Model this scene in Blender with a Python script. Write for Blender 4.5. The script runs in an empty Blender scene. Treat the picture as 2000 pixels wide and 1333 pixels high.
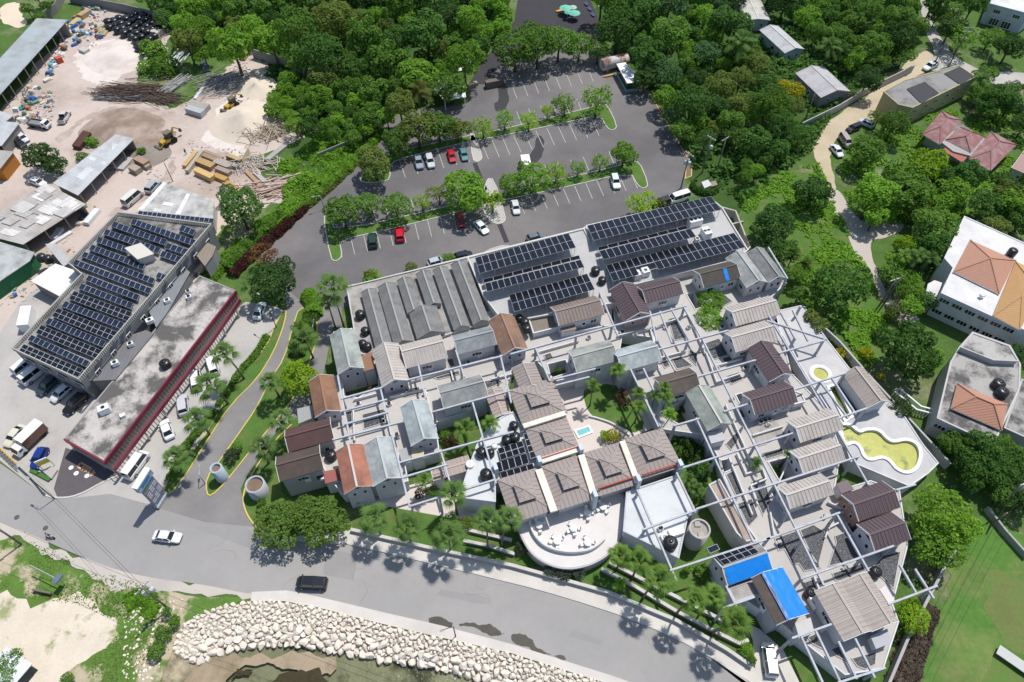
import bpy, bmesh, math, random
from mathutils import Vector, Matrix, noise
from mathutils.geometry import delaunay_2d_cdt
S = bpy.context.scene
COL = S.collection
R = math.radians
# ---------------------------------------------------------------- camera, sky, sun, exposure
CAM_H, CAM_T, CAM_F = 112.0, R(37.5), 1370.0          # height (m), tilt from straight down, focal length in px of a 2000 px frame
cam = bpy.data.cameras.new('camera'); cam.sensor_width = 36.0; cam.lens = 36.0*CAM_F/2000; cam.clip_end = 3000; cam.clip_start = 1
co = bpy.data.objects.new('camera', cam); COL.objects.link(co)
co.location = (0, 0, CAM_H); co.rotation_euler = (CAM_T, 0, 0); S.camera = co
SUN_EL, SUN_AZ = R(66), math.atan2(.66, .74)           # azimuth measured from +Y towards +X
w = bpy.data.worlds.new('World'); S.world = w; w.use_nodes = True
nt = w.node_tree; sky = nt.nodes.new('ShaderNodeTexSky'); sky.sky_type = 'NISHITA'; sky.sun_disc = False
sky.sun_elevation = SUN_EL; sky.sun_rotation = SUN_AZ
bg = nt.nodes['Background']; bg.inputs[1].default_value = .135; nt.links.new(sky.outputs[0], bg.inputs[0])
sl = bpy.data.lights.new('sun', 'SUN'); sl.energy = 4.35; sl.angle = R(.5); sl.color = (1, .96, .90)
so = bpy.data.objects.new('sun', sl); COL.objects.link(so)
sd = Vector((math.sin(SUN_AZ)*math.cos(SUN_EL), math.cos(SUN_AZ)*math.cos(SUN_EL), math.sin(SUN_EL)))
so.rotation_euler = sd.to_track_quat('Z', 'Y').to_euler(); so.location = sd*300
S.view_settings.view_transform = 'Standard'; S.view_settings.look = 'None'; S.view_settings.exposure = 0; S.view_settings.gamma = 1
S.render.engine = 'CYCLES'
S.cycles.max_bounces = 5; S.cycles.diffuse_bounces = 3; S.cycles.transparent_max_bounces = 4
# ---------------------------------------------------------------- survey: a point read off the photo (2000 x 1333) at height z -> plan position
def W(px, py, z=0.0):
    a = (px-1000)/CAM_F; b = -(py-666.5)/CAM_F
    dy = math.sin(CAM_T)+b*math.cos(CAM_T); dz = -math.cos(CAM_T)+b*math.sin(CAM_T)
    k = (CAM_H-z)/-dz
    return Vector((a*k, dy*k, z))
def mpp(py, z=0):
    return (W(1010, py, z)-W(1000, py, z)).length/10
def WL(pts, z=0): return [W(p[0], p[1], z) for p in pts]
# ---------------------------------------------------------------- materials
MATS = {}
def lin(r, g, b): return tuple(((c/255+.055)/1.055)**2.4 if c > 10 else c/3294.6 for c in (r, g, b))
def M(name, col=None, rough=.85, var=.18, sc=.6, spec=.2, metal=0, stain=None, st_sc=.12, st_amt=.5, stripe=None, bump=0, bsc=6, st_lo=.45, st_hi=.65, leaf=False, fine=.5, bd=.1):
    if name in MATS: return MATS[name]
    m = bpy.data.materials.new(name); m.use_nodes = True; MATS[name] = m
    t = m.node_tree; N = t.nodes; L = t.links; bs = N['Principled BSDF']
    tc = N.new('ShaderNodeTexCoord'); oi = N.new('ShaderNodeObjectInfo')
    def nz(scale, det=4, ro=.6):
        n = N.new('ShaderNodeTexNoise'); n.inputs['Scale'].default_value = scale; n.inputs['Detail'].default_value = det; n.inputs['Roughness'].default_value = ro
        L.new(tc.outputs['Object'], n.inputs['Vector']); return n.outputs['Fac']
    def mth(op, a, b, clamp=False):
        n = N.new('ShaderNodeMath'); n.operation = op; n.use_clamp = clamp
        for i, v in enumerate((a, b)):
            if v is None: continue
            if isinstance(v, (int, float)): n.inputs[i].default_value = v
            else: L.new(v, n.inputs[i])
        return n.outputs[0]
    def mix(f, a, b, mode='MIX'):
        n = N.new('ShaderNodeMix'); n.data_type = 'RGBA'; n.blend_type = mode
        for k, v in ((0, f), (6, a), (7, b)):
            if isinstance(v, (int, float)): n.inputs[k].default_value = v
            elif isinstance(v, tuple): n.inputs[k].default_value = (*v, 1) if len(v) == 3 else v
            else: L.new(v, n.inputs[k])
        return n.outputs[2]
    c = oi.outputs['Color'] if col is None else (*col, 1)
    def ramp(f, lo, hi):
        n = N.new('ShaderNodeMapRange'); n.inputs[1].default_value = lo; n.inputs[2].default_value = hi; n.clamp = True; L.new(f, n.inputs[0]); return n.outputs[0]
    if stain is not None:
        f = mth('MULTIPLY', ramp(nz(st_sc, 6, .65), st_lo, st_hi), st_amt, True)
        c = mix(f, c, stain)
    n1 = nz(sc, 5, .65); n2 = nz(sc*9, 3, .6)
    v = mth('ADD', mth('MULTIPLY', mth('SUBTRACT', n1, .5), 2*var), mth('MULTIPLY', mth('SUBTRACT', n2, .5), 2*var*fine))
    if leaf:
        v = mth('ADD', v, mth('MULTIPLY', mth('SUBTRACT', oi.outputs['Random'], .5), .30))
    v = mth('ADD', v, 1.0)
    if stripe:
        ax, per, wid, dark = stripe
        sx = N.new('ShaderNodeSeparateXYZ'); L.new(tc.outputs['Object'], sx.inputs[0])
        fr = mth('FRACT', mth('DIVIDE', sx.outputs[ax], per), None)
        v = mth('MULTIPLY', v, mth('SUBTRACT', 1.0, mth('MULTIPLY', mth('LESS_THAN', fr, wid/per), dark)))
    cb = N.new('ShaderNodeCombineColor')
    for k in range(3): L.new(v, cb.inputs[k])
    c = mix(1.0, c, cb.outputs[0], 'MULTIPLY')
    L.new(c, bs.inputs['Base Color'])
    bs.inputs['Roughness'].default_value = rough; bs.inputs['Metallic'].default_value = metal
    bs.inputs['Specular IOR Level'].default_value = spec
    if bump:
        bp = N.new('ShaderNodeBump'); bp.inputs['Strength'].default_value = bump; bp.inputs['Distance'].default_value = bd
        L.new(nz(bsc, 4), bp.inputs['Height']); L.new(bp.outputs[0], bs.inputs['Normal'])
    if leaf:
        tr = N.new('ShaderNodeBsdfTranslucent'); L.new(c, tr.inputs[0])
        ms = N.new('ShaderNodeMixShader'); ms.inputs[0].default_value = .48
        out = N['Material Output']; L.new(bs.outputs[0], ms.inputs[1]); L.new(tr.outputs[0], ms.inputs[2]); L.new(ms.outputs[0], out.inputs[0])
    return m
# finishes whose colour is the object's own colour (obj.color)
PAINT = M('wall_paint', rough=.8, var=.10, sc=.4, stain=(.22, .22, .21), st_sc=.5, st_amt=.35, st_lo=.5, st_hi=.75)
SEAM = M('seam_roof', rough=.55, var=.10, sc=.5, spec=.3, stain=(.12, .09, .075), st_sc=.3, st_amt=.35, st_lo=.5, st_hi=.72, stripe=(0, .72, .075, .42))  # dark stripes put the thin shadow of each seam into the colour
SHINGLE = M('shingle_roof', rough=.9, var=.25, sc=.8, stain=(.05, .05, .048), st_sc=.35, st_amt=.55, st_lo=.42, st_hi=.7)
TILE = M('tile_roof', rough=.8, var=.12, sc=.7, stripe=(1, .42, .09, .35))
TIN = M('tin_roof', rough=.6, var=.14, sc=.35, spec=.4, stain=(.22, .17, .14), st_sc=.25, st_amt=.45, stripe=(0, .8, .08, .2))
PLAIN = M('plain_paint', rough=.7, var=.06, sc=1)
CARP = M('car_paint', rough=.22, var=.0, spec=.6)
WOOD = M('sawn_wood', rough=.8, var=.22, sc=.7, stripe=(1, .30, .05, .45))
LEAF = M('leaf', rough=.65, var=.30, sc=1.2, spec=.12, leaf=True)
CONC = M('stained_concrete', rough=.9, var=.16, sc=.35, stain=(.085, .08, .075), st_sc=.16, st_amt=.75, st_lo=.47, st_hi=.66)
WROOF = M('weathered_roof', rough=.92, var=.22, sc=.45, stain=(.075, .072, .068), st_sc=.22, st_amt=.92, st_lo=.43, st_hi=.57, fine=.9)
WCONC = M('pale_concrete', rough=.9, var=.10, sc=.35, stain=(.30, .28, .26), st_sc=.22, st_amt=.6)
GLASS = M('dark_glass', (.012, .016, .02), rough=.08, var=0, spec=.6)
RUBBER = M('rubber', (.018, .018, .02), rough=.7, var=.1)
BLKPL = M('black_plastic', (.016, .017, .019), rough=.32, var=.1, spec=.5)
BARK = M('bark', (.11, .085, .06), rough=.95, var=.3, sc=2)
STEEL = M('steel', (.42, .44, .46), rough=.45, var=.1, metal=.4)
WHITE = M('white_paint', (.78, .78, .77), rough=.6, var=.05)
YELLOW = M('yellow_kerb_paint', (.62, .46, .10), rough=.75, var=.15, sc=1, stain=(.40, .37, .33), st_sc=.5, st_amt=.7)
KERBM = M('kerb_concrete', (.50, .48, .45), rough=.85, var=.15)
FELT = M('black_roof_felt', (.042, .046, .055), rough=.33, var=.3, sc=1.2, spec=.5, bump=1.0, bsc=1.7, bd=.32)
PANEL = M('solar_cell', (.007, .008, .013), rough=.2, var=.15, sc=.4, spec=.28)
PANELB = M('blue_solar_cell', (.010, .015, .034), rough=.22, var=.2, sc=.4, spec=.28)
ALU = M('aluminium_frame', (.55, .56, .58), rough=.4, var=.05, metal=.3)
ROCK = M('limestone', (.72, .65, .56), rough=.9, var=.2, sc=1.0, stain=(.46, .37, .27), st_sc=.5, st_amt=.5, bump=.5, bsc=3)
LAMP = M('lamp_lens', (.7, .7, .68), rough=.15, var=0, spec=.6)
REDL = M('tail_lens', (.35, .01, .01), rough=.2, var=0, spec=.6)
TARP = M('blue_tarpaulin', (.006, .19, .62), rough=.42, var=.16, sc=.6, spec=.4, bump=.6, bsc=1.2)
# ---------------------------------------------------------------- mesh helper
class MB:
    def __init__(s): s.v = []; s.f = []; s.m = []; s.cur = 0; s.sm = []
    def mat(s, i): s.cur = i; return s
    def add(s, vs, fs, smooth=False):
        o = len(s.v); s.v += [tuple(x) for x in vs]
        for f in fs: s.f.append(tuple(i+o for i in f)); s.m.append(s.cur); s.sm.append(smooth)
        return s
    def box(s, c, d, rz=0, taper=1.0, taper_y=None):
        x, y, z = d[0]/2, d[1]/2, d[2]/2; ty = taper if taper_y is None else taper_y
        pts = [(-x, -y, -z), (x, -y, -z), (x, y, -z), (-x, y, -z), (-x*taper, -y*ty, z), (x*taper, -y*ty, z), (x*taper, y*ty, z), (-x*taper, y*ty, z)]
        cr, sr = math.cos(rz), math.sin(rz)
        return s.add([(c[0]+a*cr-b*sr, c[1]+a*sr+b*cr, c[2]+e) for a, b, e in pts], [(3, 2, 1, 0), (4, 5, 6, 7), (0, 1, 5, 4), (1, 2, 6, 5), (2, 3, 7, 6), (3, 0, 4, 7)])
    def bar(s, a, b, wd, h, up=Vector((0, 0, 1))):
        a, b = Vector(a), Vector(b); d = (b-a).normalized()
        if abs(d.dot(up)) > .99: up = Vector((1, 0, 0))
        q = d.cross(up).normalized()*wd/2; u = q.cross(d).normalized()*h/2
        vs = [a-q-u, a+q-u, a+q+u, a-q+u, b-q-u, b+q-u, b+q+u, b-q+u]
        return s.add(vs, [(0, 1, 2, 3), (7, 6, 5, 4), (0, 4, 5, 1), (1, 5, 6, 2), (2, 6, 7, 3), (3, 7, 4, 0)])
    def tube(s, path, rad, n=8, cap=True, smooth=True):
        P = [Vector(p) for p in path]; rs = rad if isinstance(rad, (list, tuple)) else [rad]*len(P)
        vs = []; fs = []
        for i, p in enumerate(P):
            d = (P[min(i+1, len(P)-1)]-P[max(i-1, 0)]).normalized()
            ref = Vector((0, 0, 1)) if abs(d.z) < .9 else Vector((1, 0, 0))
            q = d.cross(ref).normalized(); u = q.cross(d)
            for k in range(n):
                a = 2*math.pi*k/n; vs.append(p+(q*math.cos(a)+u*math.sin(a))*rs[i])
        for i in range(len(P)-1):
            for k in range(n): fs.append((i*n+k, i*n+(k+1) % n, (i+1)*n+(k+1) % n, (i+1)*n+k))
        s.add(vs, fs, smooth)
        if cap:
            o = len(s.v)-len(vs)
            s.f.append(tuple(o+k for k in range(n))[::-1]); s.m.append(s.cur); s.sm.append(False)
            s.f.append(tuple(o+(len(P)-1)*n+k for k in range(n))); s.m.append(s.cur); s.sm.append(False)
        return s
    def lathe(s, prof, n=16, c=(0, 0, 0), smooth=True):
        vs = []; fs = []
        for r, z in prof:
            for k in range(n): a = 2*math.pi*k/n; vs.append((c[0]+r*math.cos(a), c[1]+r*math.sin(a), c[2]+z))
        for i in range(len(prof)-1):
            for k in range(n): fs.append((i*n+k, i*n+(k+1) % n, (i+1)*n+(k+1) % n, (i+1)*n+k))
        return s.add(vs, fs, smooth)
    def prism(s, poly, z0, z1, mtop=None, bottom=False):
        n = len(poly)
        if sum(poly[i][0]*poly[(i+1) % n][1]-poly[(i+1) % n][0]*poly[i][1] for i in range(n)) < 0: poly = poly[::-1]
        vs = [(p[0], p[1], z0) for p in poly]+[(p[0], p[1], z1) for p in poly]
        c = s.cur
        s.add(vs, [(i, (i+1) % n, n+(i+1) % n, n+i) for i in range(n)])
        o = len(s.v)-2*n
        if mtop is not None: s.cur = mtop
        s.f.append(tuple(range(o+n, o+2*n))); s.m.append(s.cur); s.sm.append(False)
        s.cur = c
        if bottom: s.f.append(tuple(range(o, o+n))[::-1]); s.m.append(c); s.sm.append(False)
        return s
    def mesh(s, name, mats):
        me = bpy.data.meshes.new(name); me.from_pydata(s.v, [], s.f)
        for x in (mats if isinstance(mats, (list, tuple)) else [mats]): me.materials.append(x)
        me.polygons.foreach_set('material_index', s.m); me.polygons.foreach_set('use_smooth', s.sm); me.update(); return me
    def build(s, name, mats, parent=None, color=None, loc=None):
        return put(name, s.mesh(name, mats), parent, color, loc)
def put(name, me, parent=None, color=None, loc=None):
    o = bpy.data.objects.new(name, me); COL.objects.link(o)
    if parent is not None: o.parent = parent
    if color is not None: o.color = (*color, 1)
    if loc is not None: o.location = loc
    return o
def tag(o, label=None, cat=None, group=None, kind=None):
    if label: o['label'] = label
    if cat: o['category'] = cat
    if group: o['group'] = group
    if kind: o['kind'] = kind
    return o
def thing(name, label, cat, loc=(0, 0, 0), rz=0, group=None):
    o = bpy.data.objects.new(name, None); COL.objects.link(o); o.location = loc; o.rotation_euler = (0, 0, rz); o.empty_display_size = .5
    return tag(o, label, cat, group)
ORD = 'first second third fourth fifth sixth seventh eighth ninth tenth eleventh twelfth thirteenth fourteenth fifteenth sixteenth seventeenth eighteenth nineteenth twentieth'.split()
def inpoly(x, y, P):
    r = False; n = len(P); j = n-1
    for i in range(n):
        xi, yi = P[i][0], P[i][1]; xj, yj = P[j][0], P[j][1]
        if (yi > y) != (yj > y) and x < (xj-xi)*(y-yi)/(yj-yi)+xi: r = not r
        j = i
    return r
def smooth_path(P, it=2, closed=False):
    P = [Vector(p) for p in P]
    for _ in range(it):
        Q = []; n = len(P)
        rng = range(n) if closed else range(n-1)
        if not closed: Q.append(P[0])
        for i in rng: a, b = P[i], P[(i+1) % n]; Q += [a*.75+b*.25, a*.25+b*.75]
        if not closed: Q.append(P[-1])
        P = Q
    return P
def jag(P, amp, step, seed=0):
    """closed outline with its edges broken up irregularly (a worn grass or gravel edge)"""
    Q = []; n = len(P); step = step*.45
    for i in range(n):
        a, b = Vector(P[i]), Vector(P[(i+1) % n]); L = (b-a).length
        if L > 120: Q.append(a); continue
        k = max(1, int(L/step)); nn = Vector((-(b-a).y, (b-a).x, 0)).normalized() if L else Vector()
        for j in range(k):
            p = a.lerp(b, j/k); Q.append(p+nn*amp*(2.4*noise.noise(Vector((p.x*.11, p.y*.11, seed)))+1.2*noise.noise(Vector((p.x*.42, p.y*.42, seed+5)))+.55*noise.noise(Vector((p.x*1.3, p.y*1.3, seed+9)))))
    return Q
def flat_poly(polys, holes=(), z=0.0):
    """triangulated sheet of outlines minus holes"""
    pts = []; ed = []
    for P in list(polys)+list(holes):
        o = len(pts); n = len(P); pts += [Vector((p[0], p[1])) for p in P]; ed += [(o+i, o+(i+1) % n) for i in range(n)]
    v, e, f, *_ = delaunay_2d_cdt(pts, ed, [], 0, 1e-4)
    F = []
    for t in f:
        cx = sum(v[i].x for i in t)/len(t); cy = sum(v[i].y for i in t)/len(t)
        if any(inpoly(cx, cy, P) for P in polys) and not any(inpoly(cx, cy, H) for H in holes):
            a, b, c = v[t[0]], v[t[1]], v[t[2]]
            F.append(tuple(t) if (b-a).cross(c-a) > 0 else tuple(t)[::-1])
    return [(q.x, q.y, z) for q in v], F
def sheet(name, pts, z, m, kind='structure', smooth=0, jagamp=0, jagstep=2, holes=(), seed=1, color=None):
    P = WL(pts, z)
    if smooth: P = smooth_path(P, smooth, True)
    if jagamp: P = jag(P, jagamp, jagstep, seed)
    H = [WL(h, z) for h in holes]
    v, f = flat_poly([P], H, z)
    b = MB(); b.add(v, f)
    o = b.build(name, m, color=color); o['kind'] = kind
    return o
def strip(b, path, wd, z0, z1, closed=False):
    """a kerb or wall run with mitred corners"""
    P = [Vector((p[0], p[1], 0)) for p in path]; n = len(P); Lf = []; Rt = []
    for i in range(n):
        a = P[(i-1) % n] if closed or i > 0 else P[i]; c = P[(i+1) % n] if closed or i < n-1 else P[i]
        d1 = (P[i]-a).normalized() if (P[i]-a).length > 1e-6 else (c-P[i]).normalized(); d2 = (c-P[i]).normalized() if (c-P[i]).length > 1e-6 else d1
        n1 = Vector((-d1.y, d1.x, 0)); n2 = Vector((-d2.y, d2.x, 0)); m = n1+n2
        m = m.normalized() if m.length > 1e-3 else n1
        k = wd/2/max(.4, m.dot(n1)); Lf.append(P[i]+m*k); Rt.append(P[i]-m*k)
    vs = []
    for i in range(n): vs += [(Lf[i].x, Lf[i].y, z0), (Rt[i].x, Rt[i].y, z0), (Rt[i].x, Rt[i].y, z1), (Lf[i].x, Lf[i].y, z1)]
    fs = []
    for i in range(n if closed else n-1):
        o, q = 4*i, 4*((i+1) % n)
        fs += [(o+3, o+2, q+2, q+3), (o, o+3, q+3, q), (o+2, o+1, q+1, q+2)]
    if not closed: fs += [(0, 1, 2, 3), (4*n-1, 4*n-2, 4*n-3, 4*n-4)]
    b.add(vs, fs); return b
def wall(name, pts, h, wd, m, label, cat='wall', z0=0, color=None, coping=None, group=None, smooth=0, zread=None):
    P = WL(pts, h if zread is None else zread)
    if smooth: P = smooth_path(P, smooth)
    c = sum(P, Vector())/len(P); c.z = 0
    b = strip(MB(), [p-c for p in P], wd, z0, h)
    o = b.build(name, m, color=color, loc=c); tag(o, label, cat, group)
    if coping:
        k = strip(MB(), [p-c for p in P], wd+.12, h+.003, h+.08); k.build('coping', coping, o)
    return o
# ================================================================ THE SETTING
GRASS = M('rough_grass', (.072, .135, .03), rough=.95, var=.45, sc=.22, stain=(.27, .235, .16), st_sc=.07, st_amt=.7, st_lo=.52, st_hi=.66, bump=.6, bsc=3, fine=.9)
LAWN = M('mown_lawn', (.075, .165, .03), rough=.95, var=.30, sc=.12, stain=(.19, .20, .075), st_sc=.05, st_amt=.75, st_lo=.47, st_hi=.62, bump=.4, bsc=4, fine=.9)
GARDEN = M('garden_lawn', (.07, .15, .028), rough=.95, var=.35, sc=.4, stain=(.16, .15, .06), st_sc=.3, st_amt=.6, bump=.5, bsc=4, fine=.8)
FOREST = M('forest_floor', (.045, .09, .02), rough=.95, var=.5, sc=.3, bump=.6, bsc=2)
ROAD = M('worn_concrete_road', (.315, .302, .290), rough=.9, var=.10, sc=.10, stain=(.24, .235, .23), st_sc=.035, st_amt=.6, st_lo=.42, st_hi=.62)
FORE = M('forecourt_concrete', (.42, .40, .375), rough=.9, var=.13, sc=.12, stain=(.30, .285, .27), st_sc=.08, st_amt=.6)
ASPH = M('car_park_asphalt', (.125, .119, .121), rough=.92, var=.14, sc=.10, stain=(.20, .185, .18), st_sc=.016, st_amt=.85, st_lo=.42, st_hi=.58)
DRIVE = M('driveway_asphalt', (.20, .19, .187), rough=.92, var=.14, sc=.12, stain=(.28, .265, .255), st_sc=.05, st_amt=.7)
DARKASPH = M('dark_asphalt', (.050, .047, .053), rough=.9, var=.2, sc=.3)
YARD = M('yard_marl', (.50, .42, .37), rough=.95, var=.18, sc=.12, stain=(.31, .245, .205), st_sc=.06, st_amt=.75, st_lo=.46, st_hi=.62, bump=.4, bsc=1.5)
SAND = M('beach_sand', (.62, .52, .395), rough=.95, var=.12, sc=.15, stain=(.52, .385, .22), st_sc=.045, st_amt=.6, st_lo=.5, st_hi=.68, bump=.3, bsc=2)
LANE = M('marl_lane', (.47, .395, .285), rough=.95, var=.18, sc=.15, stain=(.40, .32, .20), st_sc=.1, st_amt=.6)
PAVE = M('pavement_concrete', (.56, .525, .48), rough=.9, var=.10, sc=.3, stain=(.42, .39, .35), st_sc=.12, st_amt=.5)
DECK = M('terrace_concrete', (.46, .435, .405), rough=.9, var=.13, sc=.3, stain=(.34, .325, .31), st_sc=.15, st_amt=.55)
PATIO = M('patio_paving', (.56, .50, .46), rough=.85, var=.08, sc=.4)
SOIL = M('dry_soil', (.20, .14, .10), rough=.95, var=.3, sc=.5, bump=.5)
SCRUB = M('dry_scrub_soil', (.25, .205, .15), rough=.95, var=.35, sc=.4, stain=(.10, .13, .04), st_sc=.2, st_amt=.8, bump=.5)
SEABED = M('sea_bed', (.40, .34, .23), rough=.9, var=.35, sc=.35, stain=(.05, .045, .022), st_sc=.13, st_amt=.85, st_lo=.48, st_hi=.60, bump=.5, bsc=2)
PAINTW = M('road_paint', (.48, .48, .46), rough=.7, var=.2, sc=1.5, stain=(.3, .3, .3), st_sc=.8, st_amt=.5)
# ground, with its seaward edge along the sea wall
edge = [(250, 1420), (305, 1340), (335, 1270), (368, 1212), (420, 1190), (490, 1178), (560, 1178), (620, 1190), (700, 1211), (800, 1235), (1000, 1281), (1192, 1340), (1400, 1420)]
low = [(345, 1440), (362, 1345), (395, 1302), (445, 1275), (495, 1272), (560, 1264), (640, 1277), (720, 1292), (800, 1302), (900, 1322), (1000, 1352), (1192, 1424), (1400, 1490)]
E0 = WL(edge, -.05); E1 = WL(low, -2.5)
v, f = flat_poly([[*E0, Vector((500, -40, 0)), Vector((700, 800, 0)), Vector((-700, 800, 0)), Vector((-500, -40, 0))]], (), -.05)
o = MB().add(v, f).build('ground', GRASS); o['kind'] = 'structure'
b = MB(); n = len(E0); bed = [Vector((p.x*1.05, p.y-45, -5)) for p in E1]
b.add([*E0, *E1, *bed], [(i, n+i, n+i+1, i+1) for i in range(n-1)]+[(n+i, 2*n+i, 2*n+i+1, n+i+1) for i in range(n-1)])
o = b.build('sea_bed', SEABED); o['kind'] = 'structure'
wm = bpy.data.materials.new('sea_water'); wm.use_nodes = True; t = wm.node_tree; t.nodes.clear()
out = t.nodes.new('ShaderNodeOutputMaterial'); ms = t.nodes.new('ShaderNodeMixShader'); tb = t.nodes.new('ShaderNodeBsdfTransparent'); gl = t.nodes.new('ShaderNodeBsdfGlossy')
fr = t.nodes.new('ShaderNodeFresnel'); fr.inputs[0].default_value = 1.33; nz_ = t.nodes.new('ShaderNodeTexNoise'); nz_.inputs['Scale'].default_value = 1.5; nz_.inputs['Detail'].default_value = 5
bp = t.nodes.new('ShaderNodeBump'); bp.inputs['Strength'].default_value = .9; bp.inputs['Distance'].default_value = .13; tc = t.nodes.new('ShaderNodeTexCoord')
tb.inputs[0].default_value = (.66, .74, .69, 1); gl.inputs['Roughness'].default_value = .2
L = t.links.new; L(tc.outputs['Object'], nz_.inputs['Vector']); L(nz_.outputs[0], bp.inputs['Height']); L(bp.outputs[0], gl.inputs['Normal']); L(bp.outputs[0], fr.inputs['Normal'])
L(fr.outputs[0], ms.inputs[0]); L(tb.outputs[0], ms.inputs[1]); L(gl.outputs[0], ms.inputs[2]); L(ms.outputs[0], out.inputs[0])
b = MB(); b.add([(-400, -300, -2.05), (400, -300, -2.05), (400, 45, -2.05), (-400, 45, -2.05)], [(0, 1, 2, 3)])
ww = b.build('sea_water', wm); ww['kind'] = 'structure'
b = MB(); v, f = flat_poly([[Vector((-200, -200, 0)), Vector((300, -200, 0)), *[Vector((p.x, p.y+1.5, 0)) for p in reversed(E1)], Vector((-200, -100, 0))]], (), -2.05)
ww.data = MB().add(v, f).mesh('sea_water', wm)
sheet('wet_sand', [(300, 1330), (352, 1296), (430, 1266), (520, 1276), (640, 1288), (660, 1300), (600, 1312), (520, 1304), (450, 1330), (440, 1420), (300, 1420)], -1.98, M('wet_sand', (.33, .26, .18), rough=.8, var=.25, sc=.4, stain=(.12, .10, .045), st_sc=.2, st_amt=.8), smooth=1, jagamp=.8, jagstep=1)
sheet('weed_reef', [(495, 1370), (512, 1328), (535, 1314), (575, 1308), (618, 1322), (640, 1345), (650, 1390), (560, 1420)], -1.96, M('weed_reef', (.045, .038, .018), rough=.8, var=.5, sc=1.0, bump=1.0, bsc=2), smooth=1, jagamp=.9, jagstep=1)
sheet('weed_reef', [(440, 1318), (470, 1306), (505, 1312), (480, 1326)], -1.96, MATS['weed_reef'], smooth=1, jagamp=.6, jagstep=1)
# forest floor and greens
sheet('forest_floor', [(300, -90), (335, 30), (400, 110), (490, 95), (530, 190), (610, 230), (560, 330), (545, 385), (585, 410), (660, 330), (730, 250), (800, 205), (880, 205), (925, 130), (990, 60), (1010, -90)], .0, FOREST, jagamp=1)
sheet('forest_floor', [(1150, -90), (1165, 30), (1200, 100), (1275, 180), (1345, 310), (1350, 380), (1440, 420), (1500, 330), (1590, 300), (1640, 190), (1760, 130), (1800, 60), (1800, -90)], .008, FOREST, jagamp=1)
sheet('lawn', [(1770, 1420), (1800, 1260), (1850, 1165), (1850, 1050), (1935, 1000), (2100, 1120), (2250, 1420)], .0, LAWN, jagamp=.7)
sheet('lawn', [(1540, 345), (1600, 330), (1650, 430), (1710, 560), (1740, 690), (1690, 720), (1640, 640), (1570, 560), (1500, 430), (1440, 400), (1480, 340)], .0, GARDEN, jagamp=1)
# builders' yard
sheet('sand_patch', [(0, 15), (30, 5), (48, 35), (45, 55), (20, 50), (0, 45)], .012, SAND, smooth=1, jagamp=.8)
sheet('dry_grass_patch', [(1935, 1130), (1960, 1120), (2040, 1150), (2060, 1300), (1960, 1225), (1945, 1180)], .014, M('dry_turf', (.135, .165, .05), var=.3, sc=.2, bump=.3, bsc=4, stain=(.075, .165, .03), st_sc=.2, st_amt=.8), smooth=1, jagamp=1.6)
sheet('dry_grass_patch', [(1915, 1290), (1950, 1280), (2040, 1330), (2040, 1420), (1880, 1420)], .014, MATS['dry_turf'], smooth=1, jagamp=1.6)
sheet('yard', [(-200, 420), (-60, 300), (0, 215), (130, 60), (180, -10), (240, 25), (330, 70), (275, 140), (265, 190), (330, 215), (400, 180), (485, 95), (530, 110), (530, 240), (620, 232), (600, 275), (480, 310), (560, 390), (430, 440), (405, 640), (300, 700), (140, 900), (0, 905), (-200, 760)], .015, YARD, jagamp=.8)
sheet('white_sand_patch', [(205, 80), (255, 88), (268, 130), (225, 158), (180, 165), (140, 130), (150, 95)], .03, M('white_marl', (.62, .56, .51), var=.15, sc=.3, stain=(.48, .41, .36), st_sc=.12, st_amt=.9), smooth=1, jagamp=1.6, jagstep=1)
sheet('brown_sand_patch', [(175, 240), (270, 232), (330, 250), (345, 290), (325, 320), (280, 325), (255, 290), (215, 262), (180, 262)], .03, M('brown_river_sand', (.235, .175, .135), var=.3, sc=.3, bump=.5, stain=(.42, .34, .29), st_sc=.12, st_amt=.8), smooth=1, jagamp=1.5, jagstep=1)
sheet('tyre_track', [(110, 270), (160, 225), (240, 205), (330, 218), (395, 228), (393, 236), (330, 228), (240, 216), (170, 235), (122, 280)], .028, M('rutted_marl', (.36, .29, .245), var=.3, sc=.5, stain=(.5, .42, .37), st_sc=.2, st_amt=.9), smooth=1, jagamp=.9, jagstep=1)
sheet('tyre_track', [(330, 300), (350, 310), (330, 370), (270, 400), (215, 430), (205, 420), (255, 390), (315, 350)], .028, MATS['rutted_marl'], smooth=1, jagamp=.9, jagstep=1)
sheet('marl_spill', [(395, 250), (430, 215), (520, 130), (535, 150), (510, 200), (480, 300), (440, 300), (410, 290)], .026, MATS['white_marl'], smooth=1, jagamp=1.5, jagstep=1)
b = MB(); rr = random.Random(31); RUBZ = [[(120, 45), (200, 20), (215, 60), (180, 100), (140, 80)], [(270, 95), (320, 70), (330, 100), (285, 115)], [(180, 175), (200, 165), (200, 200), (182, 195)], [(400, 150), (490, 110), (500, 190), (440, 215)], [(360, 270), (480, 290), (560, 330), (560, 400), (430, 380), (360, 360)], [(0, 470), (130, 440), (150, 500), (60, 600), (0, 600)], [(150, 290), (300, 300), (330, 360), (200, 330)], [(20, 180), (110, 180), (100, 250), (30, 240)]]
for Z in RUBZ:
    for _ in range(260):
        x, y = rr.uniform(min(p[0] for p in Z), max(p[0] for p in Z)), rr.uniform(min(p[1] for p in Z), max(p[1] for p in Z))
        if inpoly(x, y, Z): p = W(x, y); r = rr.uniform(.12, .45); b.mat(rr.randrange(3)); b.box((p.x, p.y, r*.25), (r*rr.uniform(.8, 2.6), r, r*.6), rr.uniform(0, 3), rr.uniform(.5, .9))
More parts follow.
